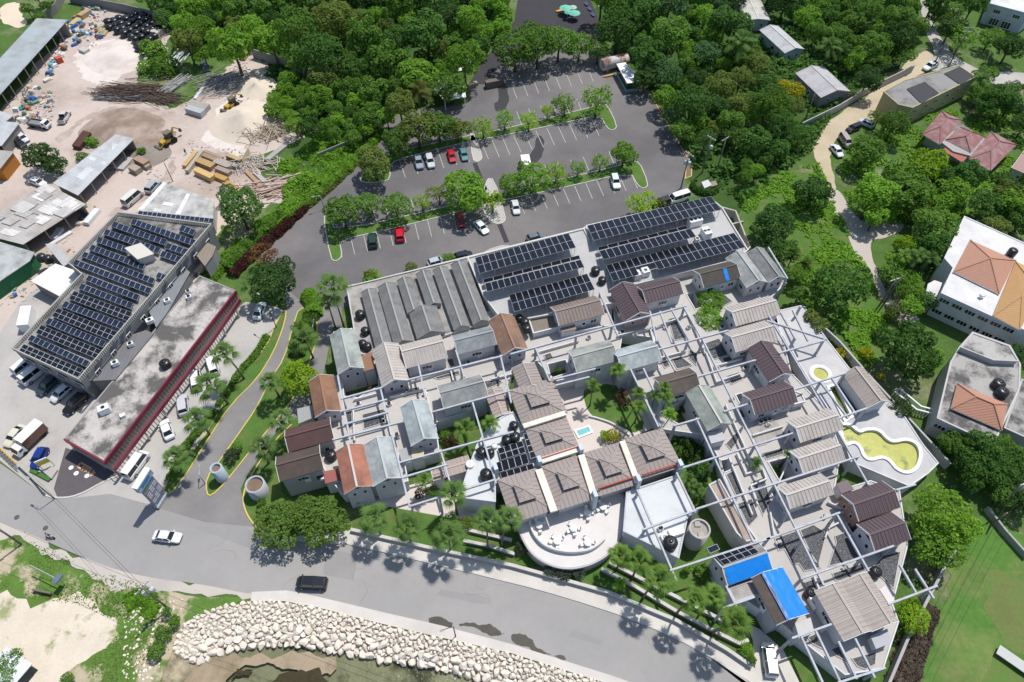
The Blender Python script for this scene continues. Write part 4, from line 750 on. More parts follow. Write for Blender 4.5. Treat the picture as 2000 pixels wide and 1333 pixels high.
# ---- round towers and tank
def drum(name, label, x, y, ztop, rpx, wallc, cat, top):
    p = W(x, y, ztop); p.z = 0; r = rpx*mpp(y, ztop); t = thing(name, label, cat, p)
    b = MB(); b.lathe([(r, 0), (r, ztop), (r-.28, ztop), (r-.28, ztop-.45)], 28); b.build('drum_wall', PAINT, t, wallc)
    b = MB(); b.lathe([(0, ztop-.42), (r-.2, ztop-.42)], 28); b.build('fill', top, t, (.33, .30, .27)); return t
drum('gate_planter', 'round pale blue gate tower planter on the drive island', 421, 914, 3.9, 12, (.38, .44, .50), 'planter', SOIL)
drum('gate_planter', 'round pale grey gate tower planter beside the mottled cottage', 497, 946, 3.2, 19, (.40, .42, .45), 'planter', SOIL)
t = drum('storage_tank', 'round concrete water tank with square hatches east of the kitchen roof', 1367, 1033, 5.2, 21, (.45, .42, .39), 'tank', CONC)
for dx, dy in ((-.2, .9), (.1, -.9)): MB().box((dx, dy, 4.9), (.9, .9, .25)).build('hatch', CONC, t, (.38, .35, .32))
# ---- pergola of white beams on posts
PG = M('pergola_paint', (.43, .46, .505), rough=.8, var=.08, sc=.5, stain=(.36, .29, .27), st_sc=.9, st_amt=.65)
zP = D+3.7
PERG = {
 'western pergola grid of white beams among the cottages left of the lobby': [[(669, 779), (743, 759)], [(800, 742), (900, 718), (978, 697)], [(668, 804), (753, 782)], [(675, 829), (755, 807)], [(653, 859), (680, 851), (760, 832), (785, 825)], [(785, 903), (862, 881), (943, 859), (1000, 845)], [(788, 933), (870, 909)], [(803, 989), (858, 970), (963, 939)], [(847, 805), (923, 785), (993, 765)], [(660, 736), (685, 866)], [(743, 759), (768, 851), (801, 994)], [(818, 716), (831, 776)], [(861, 881), (878, 939)], [(923, 786), (943, 859), (968, 941)], [(891, 686), (906, 734)], [(978, 696), (998, 784)]],
 'northern pergola of white beams crossing from the rust gable to the terrace tree': [[(1000, 692), (1125, 658), (1195, 638), (1337, 599)], [(1085, 741), (1160, 722)], [(1088, 753), (1148, 738)], [(1172, 573), (1207, 655)], [(1270, 610), (1283, 665)], [(1290, 610), (1312, 668)], [(1312, 604), (1345, 662)], [(1335, 598), (1370, 660)], [(1046, 680), (1073, 742)]],
 'eastern pergola lattice of white beams over the stepped terraces': [[(1284, 684), (1373, 664), (1420, 647)], [(1364, 736), (1406, 725), (1473, 705)], [(1318, 832), (1363, 819)], [(1416, 804), (1460, 790)], [(1328, 916), (1400, 891), (1476, 868), (1545, 848)], [(1363, 994), (1438, 973), (1515, 946), (1600, 920), (1675, 893)], [(1523, 690), (1608, 666)], [(1550, 762), (1585, 751), (1650, 730)], [(1636, 818), (1690, 799)], [(1500, 1053), (1637, 1003)], [(1312, 1114), (1400, 1085), (1480, 1059), (1500, 1053)], [(1416, 1187), (1470, 1168)], [(1567, 1130), (1690, 1086), (1742, 1068)], [(1550, 1246), (1620, 1221)], [(1737, 1180), (1827, 1146)], [(1640, 1333), (1725, 1306)], [(1753, 957), (1785, 948)], [(1293, 678), (1318, 722)], [(1373, 664), (1406, 725), (1438, 794), (1501, 931), (1515, 946), (1542, 1000), (1567, 1055), (1608, 1140)], [(1361, 819), (1401, 892), (1438, 973), (1448, 999), (1470, 1055)], [(1233, 724), (1285, 831)], [(1258, 722), (1290, 790)], [(1504, 620), (1532, 666), (1585, 751), (1608, 794)], [(1603, 746), (1655, 814)], [(1625, 738), (1670, 806)], [(1639, 846), (1663, 898), (1695, 944)], [(1635, 1005), (1660, 1050), (1695, 1112)], [(1420, 1148), (1442, 1192)], [(1567, 1247), (1607, 1333)], [(1595, 1235), (1642, 1333)], [(1640, 1257), (1672, 1322)], [(1672, 1250), (1707, 1320)], [(1760, 1107), (1788, 1155)], [(1790, 1115), (1822, 1165)], [(1502, 485), (1537, 542)], [(1500, 628), (1565, 596), (1612, 663)], [(1527, 613), (1553, 660)], [(1550, 608), (1577, 663)]],
 'white beams crossing above the pale blue kitchen roof': [[(1259, 1034), (1357, 998)], [(1323, 926), (1357, 998)], [(1246, 960), (1260, 1000), (1312, 1116), (1320, 1131)]],
}
for lab, lines in PERG.items():
    P0 = W(*lines[0][0], zP); c = Vector((P0.x, P0.y, 0)); t = thing('pergola', lab, 'pergola', c, 0, 'pergolas of the resort'); seen = []
    for i, ln in enumerate(lines):
        P = WL(ln, zP); a, e = P[0], P[-1]; d = (e-a).normalized(); dz = .0 if abs(d.x) > abs(d.y) else -.16
        MB().bar(a-c-d*.3+Vector((0, 0, dz)), e-c+d*.3+Vector((0, 0, dz)), .28, .40).build('beam', PG, t)
        for p in P:
            if all((p-q).length > 4.6 for q in seen):
                seen.append(p); MB().box((p.x-c.x, p.y-c.y, (zP-.42)/2), (.36, .36, zP-.42), AXA).build('post', PG, t)
# ================================================================ SOLAR ARRAYS
def array(label, quad, zf, zn, cols, rows, m, base, skip=(), group=None, legs=True):
    TL, TR = W(*quad[0], zf), W(*quad[1], zf); BR, BL = W(*quad[2], zn), W(*quad[3], zn)
    c = (TL+TR+BR+BL)/4; c.z = base; t = thing('solar_array', label, 'solar array', c, 0, group)
    u = ((TR-TL)+(BR-BL))/2/cols; v = ((BL-TL)+(BR-TR))/2/rows; nrm = v.cross(u).normalized()
    if nrm.z < 0: nrm = -nrm
    o = c-u*cols/2-v*rows/2; o.z = (zf+zn)/2-v.z*rows/2; o -= c
    b = MB(); g, h = .02, .035; uu, vv = u*(1-.018), v*(1-.012)
    def pt(a, d, z): return uu*a+vv*d+nrm*z
    ea, ed = .034/u.length, .034/v.length
    b.mat(1); b.add([pt(0, 0, 0), pt(1, 0, 0), pt(1, 1, 0), pt(0, 1, 0), pt(0, 0, h), pt(1, 0, h), pt(1, 1, h), pt(0, 1, h), pt(ea, ed, h), pt(1-ea, ed, h), pt(1-ea, 1-ed, h), pt(ea, 1-ed, h)],
        [(0, 1, 2, 3), (0, 4, 5, 1), (1, 5, 6, 2), (2, 6, 7, 3), (3, 7, 4, 0), (4, 8, 9, 5), (5, 9, 10, 6), (6, 10, 11, 7), (7, 11, 8, 4)])
    b.mat(0); b.add([pt(ea, ed, h), pt(1-ea, ed, h), pt(1-ea, 1-ed, h), pt(ea, 1-ed, h)], [(0, 1, 2, 3)])
    me = b.mesh('panel', [m, ALU])
    for j in range(rows):
        for i in range(cols):
            if (i, j) in skip: continue
            put('panel', me, t, loc=o+u*i+v*j)
    b = MB()
    for q in (.12, .5, .88): b.bar(o+v*rows*q-nrm*.05, o+u*cols+v*rows*q-nrm*.05, .07, .09)
    if legs:
        n = max(2, int((u*cols).length/3.2)+1)
        for i in range(n):
            for q in (.12, .88):
                p = o+u*cols*(i+.02)/(n-1+.04)+v*rows*q-nrm*.08; b.bar((p.x, p.y, 0), p, .09, .09)
            p = o+u*cols*(i+.02)/(n-1+.04); a_ = p+v*rows*.88-nrm*.1; e_ = p+v*rows*.5; b.bar((e_.x, e_.y, .05), a_, .06, .06)
    b.build('rack', STEEL, t); return t
G1 = 'black solar arrays on the equipment roof'
za, zb_ = 6.1, 7.6
array('uppermost of the three western black solar arrays, two panels deep', [(927, 505), (1111, 455), (1125, 485), (937, 534)], za, zb_, 15, 2, PANEL, 5, group=G1)
array('middle western black solar array, front row one panel deep', [(946, 555), (1135, 507), (1141, 523), (952, 570)], 6.9, 7.6, 16, 1, PANEL, 5, group=G1)
array('thin back strip behind the middle western black solar array', [(944, 546), (1131, 499), (1134, 506), (945, 554)], 6.4, 6.6, 10, 1, PANEL, 5, group=G1)
array('lowest of the three western black solar arrays, above the brown ribbed cottage', [(994, 577), (1147, 535), (1162, 566), (1005, 610)], za, zb_, 13, 2, PANEL, 5, group=G1)
array('longest black solar array, uppermost at the east beside the white van', [(1146, 442), (1389, 383), (1409, 411), (1160, 470)], za, zb_, 20, 2, PANEL, 5, group=G1)
array('middle eastern black solar array ending at the white air conditioners', [(1170, 491), (1349, 447), (1360, 463), (1179, 508)], 6.9, 7.6, 15, 1, PANEL, 5, group=G1)
array('thin back strip behind the middle eastern black solar array', [(1166, 484), (1341, 441), (1345, 447), (1170, 490)], 6.4, 6.6, 9, 1, PANEL, 5, group=G1)
array('lower eastern black solar array with a gap for two condensers', [(1182, 519), (1435, 455), (1455, 484), (1199, 550)], za, zb_, 21, 2, PANEL, 5, skip={(4, 1), (5, 1), (6, 1)}, group=G1)
G2 = 'solar panels on the fan shaped roof'
array('narrow solar array two panels wide lying along the lobby roof edge', [(1022, 849), (1045, 840), (1060, 888), (1037, 897)], 6.0, 6.2, 2, 4, PANEL, 4.9, group=G2)
array('solar array two rows deep with one brown patched panel', [(972, 877), (1019, 861), (1028, 884), (978, 899)], 5.4, 5.7, 4, 2, PANEL, 4.9, group=G2)
array('solar array above the small square row on the fan shaped roof', [(966, 905), (1028, 886), (1034, 905), (970, 925)], 5.4, 5.7, 5, 1, PANEL, 4.9, group=G2)
array('lowest row of solar panels against the western hipped roof', [(976, 924), (1041, 905), (1046, 924), (982, 943)], 5.5, 5.9, 5, 1, PANEL, 4.9, group=G2)
array('small solar array two rows deep above the blue tarpaulin', [(1397, 1086), (1465, 1063), (1483, 1079), (1414, 1105)], 6.9, 7.9, 5, 2, PANEL, 6.6, legs=False)
array('single blue solar panel on the small annex by the round concrete tank', [(1380, 1071), (1400, 1063), (1406, 1073), (1387, 1082)], 4.6, 4.8, 1, 1, PANELB, 3.4)
# ================================================================ COMMERCIAL BUILDING ON THE LEFT
ZC = 6.8
cb = flatblock('commercial_building', 'grey two storey commercial building covered in rows of solar panels', [(230, 415), (412, 438), (153, 740), (24, 680), (160, 535), (133, 513)], ZC, WROOF, (.23, .23, .235), par=.12, roofc=(.30, .285, .265))
c = cb.location.copy(); P = [p-c for p in WL([(230, 415), (412, 438), (153, 740), (24, 680), (160, 535), (133, 513)], ZC+.9)]
b = strip(MB(), P, .16, ZC+.85, ZC+.97, True)
for i in range(6):
    a, e = P[i], P[(i+1) % 6]; n = int((e-a).length/.42)
    for k in range(n): q = a.lerp(e, k/n); b.box((q.x, q.y, ZC+.45), (.2, .2, .85))
b.build('balustrade', PLAIN, cb, (.44, .42, .38))
rr = random.Random(8)
for k in range(9):                                       # windows of the long side and of the street end
    a, e = P[1].lerp(P[2], (k+.6)/9.4), None; ang = math.atan2(P[2].y-P[1].y, P[2].x-P[1].x)
    wop(cb, WIN2, 'window', (a.x, a.y, 5.0), ang); 
for k in range(4): a = P[2].lerp(P[3], (k+.5)/4); wop(cb, WIN3, 'window', (a.x, a.y, 4.6), math.atan2(P[3].y-P[2].y, P[3].x-P[2].x))
pth = WL([(247, 487), (276, 478), (299, 497), (270, 507)], ZC+1.8); cc_ = sum(pth, Vector())/4; cc_.z = ZC
t = thing('roof_hatch', 'small white stair hatch with sloping top on the solar roof', 'stair hatch', cc_); MB().prism([p-cc_ for p in pth], 0, 1.9).build('wall', PAINT, t, (.5, .48, .45)); MB().prism([(p-cc_)*1.12 for p in pth], 1.9, 2.05, bottom=True).build('roof', PLAIN, t, (.55, .52, .46))
RW = [((259, 427), (384, 470), (378, 481), (255, 438), 13, 1), ((355, 440), (383, 450), (376, 461), (349, 450), 3, 1), ((222, 433), (327, 469), (321, 480), (217, 443), 10, 1), ((327, 475), (369, 488), (363, 499), (321, 485), 4, 1), ((207, 448), (315, 485), (308, 496), (202, 458), 11, 1), ((317, 490), (356, 503), (349, 514), (312, 501), 4, 1), ((192, 463), (251, 483), (246, 494), (188, 473), 6, 1), ((179, 478), (284, 517), (278, 528), (174, 488), 11, 1), ((164, 492), (304, 545), (297, 555), (159, 502), 14, 1), ((147, 507), (297, 564), (291, 575), (142, 517), 15, 1), ((309, 532), (326, 538), (321, 548), (304, 542), 2, 1), ((172, 538), (274, 577), (267, 588), (167, 548), 10, 1), ((159, 554), (261, 593), (255, 604), (153, 564), 10, 1), ((144, 569), (259, 611), (249, 628), (135, 584), 11, 2), ((127, 589), (244, 631), (236, 644), (120, 599), 12, 1), ((112, 602), (231, 649), (219, 667), (102, 618), 11, 2), ((95, 621), (208, 667), (200, 679), (88, 632), 12, 1), ((80, 635), (200, 685), (189, 702), (70, 651), 11, 2), ((61, 654), (176, 707), (168, 717), (54, 665), 12, 1), ((46, 672), (163, 722), (152, 737), (36, 688), 11, 2)]
for i, (a, e, f_, g_, n, rws) in enumerate(RW):
    bl = rws == 1
    array('%s %s solar row from the far end of the grey commercial roof' % (ORD[i], 'blue' if bl else 'black double'), [a, e, f_, g_], ZC+.35, ZC+.9, n, rws, PANELB if bl else PANEL, ZC, group='rooftop solar rows of the commercial building')
lb = flatblock('shop_row', 'long low shop row with stained grey flat roof and maroon fascia', [(390, 540), (461, 569), (204, 903), (126, 859)], 4.0, WROOF, (.30, .29, .28), par=.1, roofc=(.46, .43, .40))
MAR = M('maroon_paint', (.17, .028, .05), rough=.5, var=.15, spec=.3)
c = lb.location.copy(); Q = [p-c for p in WL([(461, 569), (204, 903), (126, 859)], 4.1)]
strip(MB(), Q, .32, 3.3, 4.35).build('fascia', MAR, lb)
Q2 = [p-c for p in WL([(468, 585), (414, 665), (222, 917)], 3.5)]
b = strip(MB(), Q2, .4, 2.9, 3.75); b.build('canopy_beam', MAR, lb)
b = MB(); n = 60
for i in range(n):
    s = (i+.5)/n; a = Q[0].lerp(Q[1], s); e = Q2[0].lerp(Q2[2], s); b.bar((a.x, a.y, 3.4), (e.x, e.y, 3.4), .09, .12)
b.build('canopy_slats', M('brown_timber', (.10, .08, .055), rough=.8, var=.2), lb)
for i in range(8):
    q = Q2[0].lerp(Q2[2], (i+.4)/8); MB().box((q.x, q.y, 1.5), (.25, .25, 3.0)).build('post', PLAIN, lb, (.5, .45, .4))
MT = [('metal_lean_to', 'grey sheet metal lean-to roof between the two commercial roofs', [(359, 522), (371, 532), (330, 605), (305, 640), (288, 602)], 4.6, (.20, .215, .23)), ('metal_lean_to', 'dark grey lean-to roof at the street end between the two commercial roofs', [(285, 645), (300, 652), (225, 742), (166, 745), (240, 660)], 4.3, (.15, .155, .165)), ('metal_lean_to', 'rusty box shaped annex at the far end of the commercial building', [(384, 500), (405, 474), (422, 482), (415, 500), (400, 520)], 5.0, (.24, .20, .16))]
for nm, lab, q, z, cl in MT:
    P = WL(q, z); cc_ = sum(P, Vector())/len(P); cc_.z = 0; t = thing(nm, lab, 'lean-to', cc_); MB().prism([p-cc_ for p in P], z-.15, z, bottom=True).build('roof', TIN, t, cl); MB().prism([(p-cc_)*.93 for p in P], 0, z-.16).build('wall', PAINT, t, (.28, .28, .285))
# tanks and condensers
def tank(x, y, z, r, h, label, base=None, group=None, m=BLKPL):
    p = W(x, y, z+h/2); p.z = z; t = thing('water_tank', label, 'water tank', p, 0, group)
    key = ('tank', round(r, 2), round(h, 2), m.name)
    if key not in MC:
        b = MB(); pr = [(r*.96, 0), (r, .06)]
        k = 5
        for i in range(k): pr += [(r, h*.72*(i+.35)/k), (r*.955, h*.72*(i+.5)/k), (r, h*.72*(i+.65)/k)]
        pr += [(r, h*.74), (r*.86, h*.86), (r*.5, h*.96), (r*.3, h*.97)]
        b.lathe(pr, 18); MC[key] = [b.mesh('shell', m)]
        b = MB(); b.lathe([(r*.32, h*.965), (r*.32, h*1.03), (r*.05, h*1.05), (0, h*1.05)], 12); MC[key].append(b.mesh('lid', m))
    put('shell', MC[key][0], t); put('lid', MC[key][1], t); return t
MC = {}
for x, y, z, r, h, lab in ((322, 711, 4.0, 1.0, 1.5, 'black water tank standing alone on the shop row roof'), (81, 503, 2.5, .95, 1.7, 'left black water tank behind the corrugated ramp'), (93, 506, 2.5, .95, 1.7, 'right black water tank behind the corrugated ramp'), (703, 615, 3.6, .95, 1.7, 'black tank on the western service roof, upper one'), (713, 647, 3.6, .85, 1.5, 'black tank on the western service roof, middle one'), (708, 672, 3.6, .85, 1.5, 'black tank by the green grey gable, lower left one'), (717, 677, 3.6, .85, 1.5, 'black tank by the green grey gable, lower right one'), (1014, 622, 4.6, .8, 1.4, 'upper of three black tanks beside the brown flat roof'), (1025, 629, 4.6, .85, 1.4, 'middle of three black tanks beside the brown flat roof'), (1028, 642, 4.6, .9, 1.5, 'lower of three black tanks beside the brown flat roof'), (1163, 529, 5.0, .95, 1.6, 'black tank in the aisle between solar arrays, upper one'), (1176, 548, 5.0, .85, 1.5, 'black tank in the aisle between solar arrays, lower one'), (646, 890, 3.2, 1.0, 1.6, 'large black tank between the mottled roofs and the terracotta gable'), (624, 927, 3.2, .75, 1.2, 'small black tank beside the red lean-to roof'), (940, 884, 4.9, .9, 1.5, 'black tank on the fan shaped roof, far west'), (958, 885, 4.9, .7, 1.4, 'slim black tank on the fan shaped roof, near the beam'), (989, 860, 4.9, .85, 1.5, 'black tank on the fan shaped roof, west of a pair'), (1005, 854, 4.9, .95, 1.6, 'black tank on the fan shaped roof, east of a pair'), (1003, 832, 4.9, .8, 1.4, 'black tank on the fan shaped roof, nearest the walkway'), (949, 927, 4.9, 1.0, 1.7, 'large black tank on the fan shaped roof by the lower beam'), (1309, 1061, 4.9, 1.15, 1.7, 'black tank at the south corner of the kitchen roof'), (1950, 751, 5.0, 1.1, 1.8, 'upper black tank beside the small terracotta hip roof'), (1957, 767, 5.0, 1.1, 1.8, 'lower black tank beside the small terracotta hip roof'), (1978, 492, 7.0, .9, 1.6, 'black tank on the big white house roof'), (1582, 1160, 3.2, .8, 1.5, 'black tank between the blue tarpaulin and the tan house'), (1710, 1118, 3.2, .9, 1.6, 'black tank behind the tan house on black felt')):
    tank(x, y, z, r, h, lab)
rr = random.Random(21); TK = [(212, 43), (221, 40), (232, 36), (214, 53), (225, 50), (236, 46), (246, 37), (256, 32), (228, 60), (240, 56), (250, 48), (260, 42), (270, 36), (243, 66), (254, 60), (264, 53), (274, 46), (284, 40), (256, 71), (266, 65), (277, 58), (287, 52), (296, 46), (263, 78), (276, 72), (288, 64), (298, 58), (308, 50), (291, 76), (300, 70), (268, 88), (276, 86), (271, 95), (310, 60), (305, 40), (294, 36), (281, 30), (262, 28)]
for x, y in TK: tank(x+rr.uniform(-1, 1), y+rr.uniform(-1, 1), 0, rr.choice([1.15, 1.3]), rr.choice([1.7, 2.1]), 'black plastic water tank in the crowded stock at the top of the yard', group='stock of black water tanks in the yard')
tank(918, 907, 4.9, .75, .6, 'round white roof vent on the fan shaped roof', m=WHITE); tank(966, 872, 4.9, .5, .7, 'small white tank beside the fan roof solar panels', m=WHITE)
def acunit(x, y, z, w_, d_, h_, rz, fans, label, group='air conditioning units'):
    p = W(x, y, z+h_/2); p.z = z; t = thing('condenser', label, 'air conditioner', p, rz, group)
    MB().box((0, 0, h_/2), (w_, d_, h_)).build('casing', WHITE, t)
    for i in range(fans):
        b = MB(); b.lathe([(.36, h_+.01), (.36, h_+.05), (.30, h_+.03), (.10, h_+.02), (0, h_+.05)], 14, c=(-w_/2+w_*(i+.5)/fans, 0, 0)); b.build('fan', BLKPL, t)
for x, y, z, w_, d_, h_, f_, lab in ((1357, 434, 5, 3.0, 1.5, 1.8, 3, 'large white three fan unit at the end of the solar roof'), (1379, 456, 5, 1.6, 2.2, 1.8, 2, 'white two fan unit right of the three fan unit'), (1361, 469, 5, .9, .9, 1.1, 1, 'small single fan unit near the arrays'), (1243, 538, 5, 1.5, 1.5, 1.5, 1, 'left of two single fan units in the array gap'), (1260, 532, 5, 1.5, 1.5, 1.5, 1, 'right of two single fan units in the array gap'), (1320, 1040, 4.9, 2.4, 1.2, .9, 0, 'long white cooler on the kitchen roof'), (1298, 1051, 4.9, 1.1, 1.1, .8, 1, 'small white unit beside the kitchen roof tank'), (1290, 1033, 4.9, .7, .7, .7, 1, 'dark small unit near the kitchen roof beams'), (204, 800, 4, 1.8, 1.3, 1.5, 1, 'pale blue unit on pipes on the shop row roof'), (240, 812, 4, .9, .7, .6, 0, 'small white box on the shop row roof near its street end'), (369, 581, 4, 1.0, .8, .8, 1, 'upper white unit at the far end of the shop row roof'), (368, 570, 4, .9, .7, .7, 1, 'second white unit at the far end of the shop row roof'), (327, 588, 4.6, 1.1, .9, .8, 1, 'white unit on the metal lean-to, far one'), (293, 627, 4.6, 1.4, 1.0, .9, 1, 'white unit on the metal lean-to, middle one'), (225, 710, 4.4, 1.2, .9, .9, 1, 'white unit with pipe on the dark lean-to'), (255, 673, 4.4, 1.0, .8, .8, 1, 'white unit against the dark wall above the shop row'), (1590, 1178, 3.2, 1.0, 1.8, 1.2, 1, 'tall white unit behind the tan twin house'), (1919, 577, 7, .9, .7, .6, 0, 'small white box on the big white house roof'), (632, 934, 3.2, 1.2, .6, .6, 0, 'white box beside the red lean-to roof'), (773, 893, 4.6, 1.1, 1.1, .7, 1, 'white square unit at the edge of the wide grey gable')):
    acunit(x, y, z, w_, d_, h_, AXA if x > 420 else R(30), f_, lab)
for i, (x, y) in enumerate(((1486, 826), (1494, 823), (1503, 821))): acunit(x, y, D, .8, .5, .6, AXA, 1, '%s dark condenser from the left below the plum cottage' % ORD[i])
for x, y in ((1215, 650), (1300, 640), (1345, 640), (1410, 640), (1400, 720), (1455, 720), (1430, 780), (1500, 830), (1480, 900), (1535, 1000), (1610, 1010), (1650, 1110), (700, 790), (760, 790), (830, 770), (870, 760), (915, 710), (1050, 690), (1150, 660), (775, 850), (640, 880), (1240, 655), (1520, 1060), (1470, 960)):
    acunit(x, y, D, .9, .45, .65, AXA, 1, 'small white condenser standing on a resort roof terrace', 'small condensers on the roof terraces')
# ================================================================ SHEDS OF THE YARD
def shed(label, quad, z, rc, wallc, rm=TIN, open_front=True, zf=None, patches=(), cat='shed', name='shed'):
    zf = zf or z-.6
    P = [W(*quad[0], z), W(*quad[1], z), W(*quad[2], zf), W(*quad[3], zf)]; c = sum(P, Vector())/4; c.z = 0
    ax = math.atan2((P[1]-P[0]).y, (P[1]-P[0]).x); t = thing(name, label, cat, c, ax); Rm = Matrix.Rotation(-ax, 3, 'Z'); L_ = [Rm @ (p-c) for p in P]
    b = MB(); b.add([*L_, *[p-Vector((0, 0, .12)) for p in L_]], [(0, 1, 2, 3), (7, 6, 5, 4), (0, 4, 5, 1), (1, 5, 6, 2), (2, 6, 7, 3), (3, 7, 4, 0)])
    if (L_[1]-L_[0]).cross(L_[2]-L_[1]).z < 0: b.f = [f[::-1] for f in b.f]
    ro = b.build('roof', rm, t, rc)
    i4 = [p*.94 for p in L_]; b = MB()
    def wl(a, e, ha, he): b.add([(a.x, a.y, 0), (e.x, e.y, 0), (e.x, e.y, he), (a.x, a.y, ha), (a.x*.985, a.y*.985, 0), (e.x*.985, e.y*.985, 0), (e.x*.985, e.y*.985, he), (a.x*.985, a.y*.985, ha)], [(0, 1, 2, 3), (7, 6, 5, 4), (3, 2, 6, 7), (0, 3, 7, 4), (1, 5, 6, 2)])
    wl(i4[0], i4[1], z-.2, z-.2); wl(i4[1], i4[2], z-.2, zf-.2); wl(i4[3], i4[0], zf-.2, z-.2)
    if not open_front: wl(i4[2], i4[3], zf-.2, zf-.2)
    b.build('wall', PAINT, t, wallc)
    if open_front:
        n = max(2, int((i4[2]-i4[3]).length/4))
        for i in range(n+1): q = i4[3].lerp(i4[2], i/n); MB().box((q.x, q.y, (zf-.2)/2), (.18, .18, zf-.2)).build('post', PLAIN, t, (.3, .27, .22))
    for k, (s0, s1, r0, r1, pc) in enumerate(patches):
        def at(s, r): return L_[0].lerp(L_[1], s).lerp(L_[3].lerp(L_[2], s), r)
        b = MB(); q = [at(s0, r0), at(s1, r0), at(s1, r1), at(s0, r1)]; up = Vector((0, 0, .03+.012*k)); b.add([*q, *[p+up for p in q]], [(4, 5, 6, 7), (0, 1, 5, 4), (1, 2, 6, 5), (2, 3, 7, 6), (3, 0, 4, 7)])
        if (q[1]-q[0]).cross(q[2]-q[1]).z < 0: b.f = [f[::-1] for f in b.f]
        b.build('roof_patch', TIN, ro, pc)
    return t
GW = (.40, .42, .43)
shed('long open fronted warehouse with a pale blue grey metal roof at the top left', [(72, 36), (-70, 190), (-70, 262), (132, 39)], 5, (.33, .37, .385), (.24, .23, .22), zf=4.4)
shed('open shed with pale metal roof in the middle of the yard', [(225, 263), (103, 358), (152, 382), (262, 271)], 4, (.45, .47, .48), (.28, .25, .22), zf=3.5, patches=((.15, .3, .2, .6, (.62, .63, .64)), (.45, .5, .1, .9, (.6, .6, .6)), (.6, .8, .4, .7, (.55, .57, .58))))
rp = random.Random(5); pts_ = []
for k in range(26):
    s0 = rp.uniform(0, .85); r0 = rp.uniform(0, .8); g = rp.choice([.68, .6, .42, .36, .5]); pts_.append((s0, s0+rp.uniform(.08, .2), r0, r0+rp.uniform(.12, .28), (g, g*.97, g*.92)))
shed('big patchwork roof of rusty and white metal sheets on the left', [(88, 358), (-60, 452), (45, 478), (168, 399)], 4, (.42, .40, .37), (.30, .27, .22), zf=3.6, patches=pts_)
shed('grey roof with a bright green side wall at the left edge', [(-60, 455), (-60, 590), (58, 510), (68, 493)], 4, (.40, .41, .405), (.03, .16, .07), open_front=False, zf=3.8, rm=SHINGLE)
shed('square white flat roofed shed beside the commercial building', [(108, 515), (60, 549), (120, 581), (160, 533)], 3.6, (.66, .645, .62), (.22, .20, .19), zf=3.4, rm=PLAIN)
shed('grey roofed workshop with white edge strips behind the solar building', [(319, 356), (264, 415), (416, 433), (418, 391)], 4, (.46, .45, .43), (.45, .43, .40), open_front=False, zf=3.9, rm=SHINGLE, patches=((.0, .9, .0, .07, (.74, .74, .73)), (.1, .9, .5, .56, (.72, .72, .71)), (.55, .66, .25, .4, (.7, .7, .68)), (.8, .9, .2, .3, (.7, .7, .68))))
shed('small grey roofed hut at the left edge above the leafy tree', [(0, 217), (-40, 235), (-20, 262), (26, 226)], 3.5, (.42, .44, .45), (.2, .19, .18), open_front=False)
shed('pale grey roof with ragged edge at the left, above the orange building', [(38, 240), (-50, 232), (-50, 292), (3, 285)], 3.6, (.44, .46, .47), (.2, .19, .18), zf=3.4)
shed('orange walled building with grey roof at the left edge', [(27, 296), (-60, 288), (-60, 330), (0, 330)], 3.8, (.36, .35, .33), (.42, .17, .03), open_front=False, zf=3.7)
shed('narrow corrugated ramp roof between the tanks and the white shed', [(88, 477), (107, 475), (140, 511), (124, 521)], 3.0, (.42, .42, .42), (.3, .28, .26), open_front=False, zf=2.9)
array('long low row of blue panels on the workshop behind the main solar roof', [(272, 412), (418, 428), (417, 435), (268, 420)], 4.9, 5.2, 16, 1, PANELB, 3.9)
MB  # (mesh helper used below)
def boxthing(name, label, cat, quad, h, col, mat=PLAIN, group=None, z0=0, lid=None):
    P = WL(quad, z0+h); c = sum(P, Vector())/len(P); c.z = z0; ax = math.atan2((P[1]-P[0]).y, (P[1]-P[0]).x)
    Rm = Matrix.Rotation(-ax, 3, 'Z'); Q = [Rm @ (p-c) for p in P]
    b = MB(); b.prism(Q, 0, h)
    o = b.build(name, mat, color=col); o.location = c; o.rotation_euler = (0, 0, ax); return tag(o, label, cat, group)
def cbox(name, label, cat, x, y, dx, dy, ln, wd, h, col, mat=PLAIN, group=None, z0=0):
    """a box read by its top centre and the photo direction of its long side"""
    p = W(x, y, z0+h); q = W(x+dx, y+dy, z0+h); d = q-p; ax = math.atan2(d.y, d.x); p.z = z0
    o = MB().box((0, 0, h/2), (ln, wd, h)).build(name, mat, color=col); o.location = p; o.rotation_euler = (0, 0, ax); return tag(o, label, cat, group)
boxthing('container', 'white shipping container standing left of the solar building', 'container', [(40, 598), (61, 597), (54, 634), (31, 636)], 2.4, (.70, .71, .70))
boxthing('container', 'rust brown open skip beside the small green bush', 'skip', [(162, 255), (177, 259), (155, 287), (140, 284)], 1.2, (.085, .04, .03))
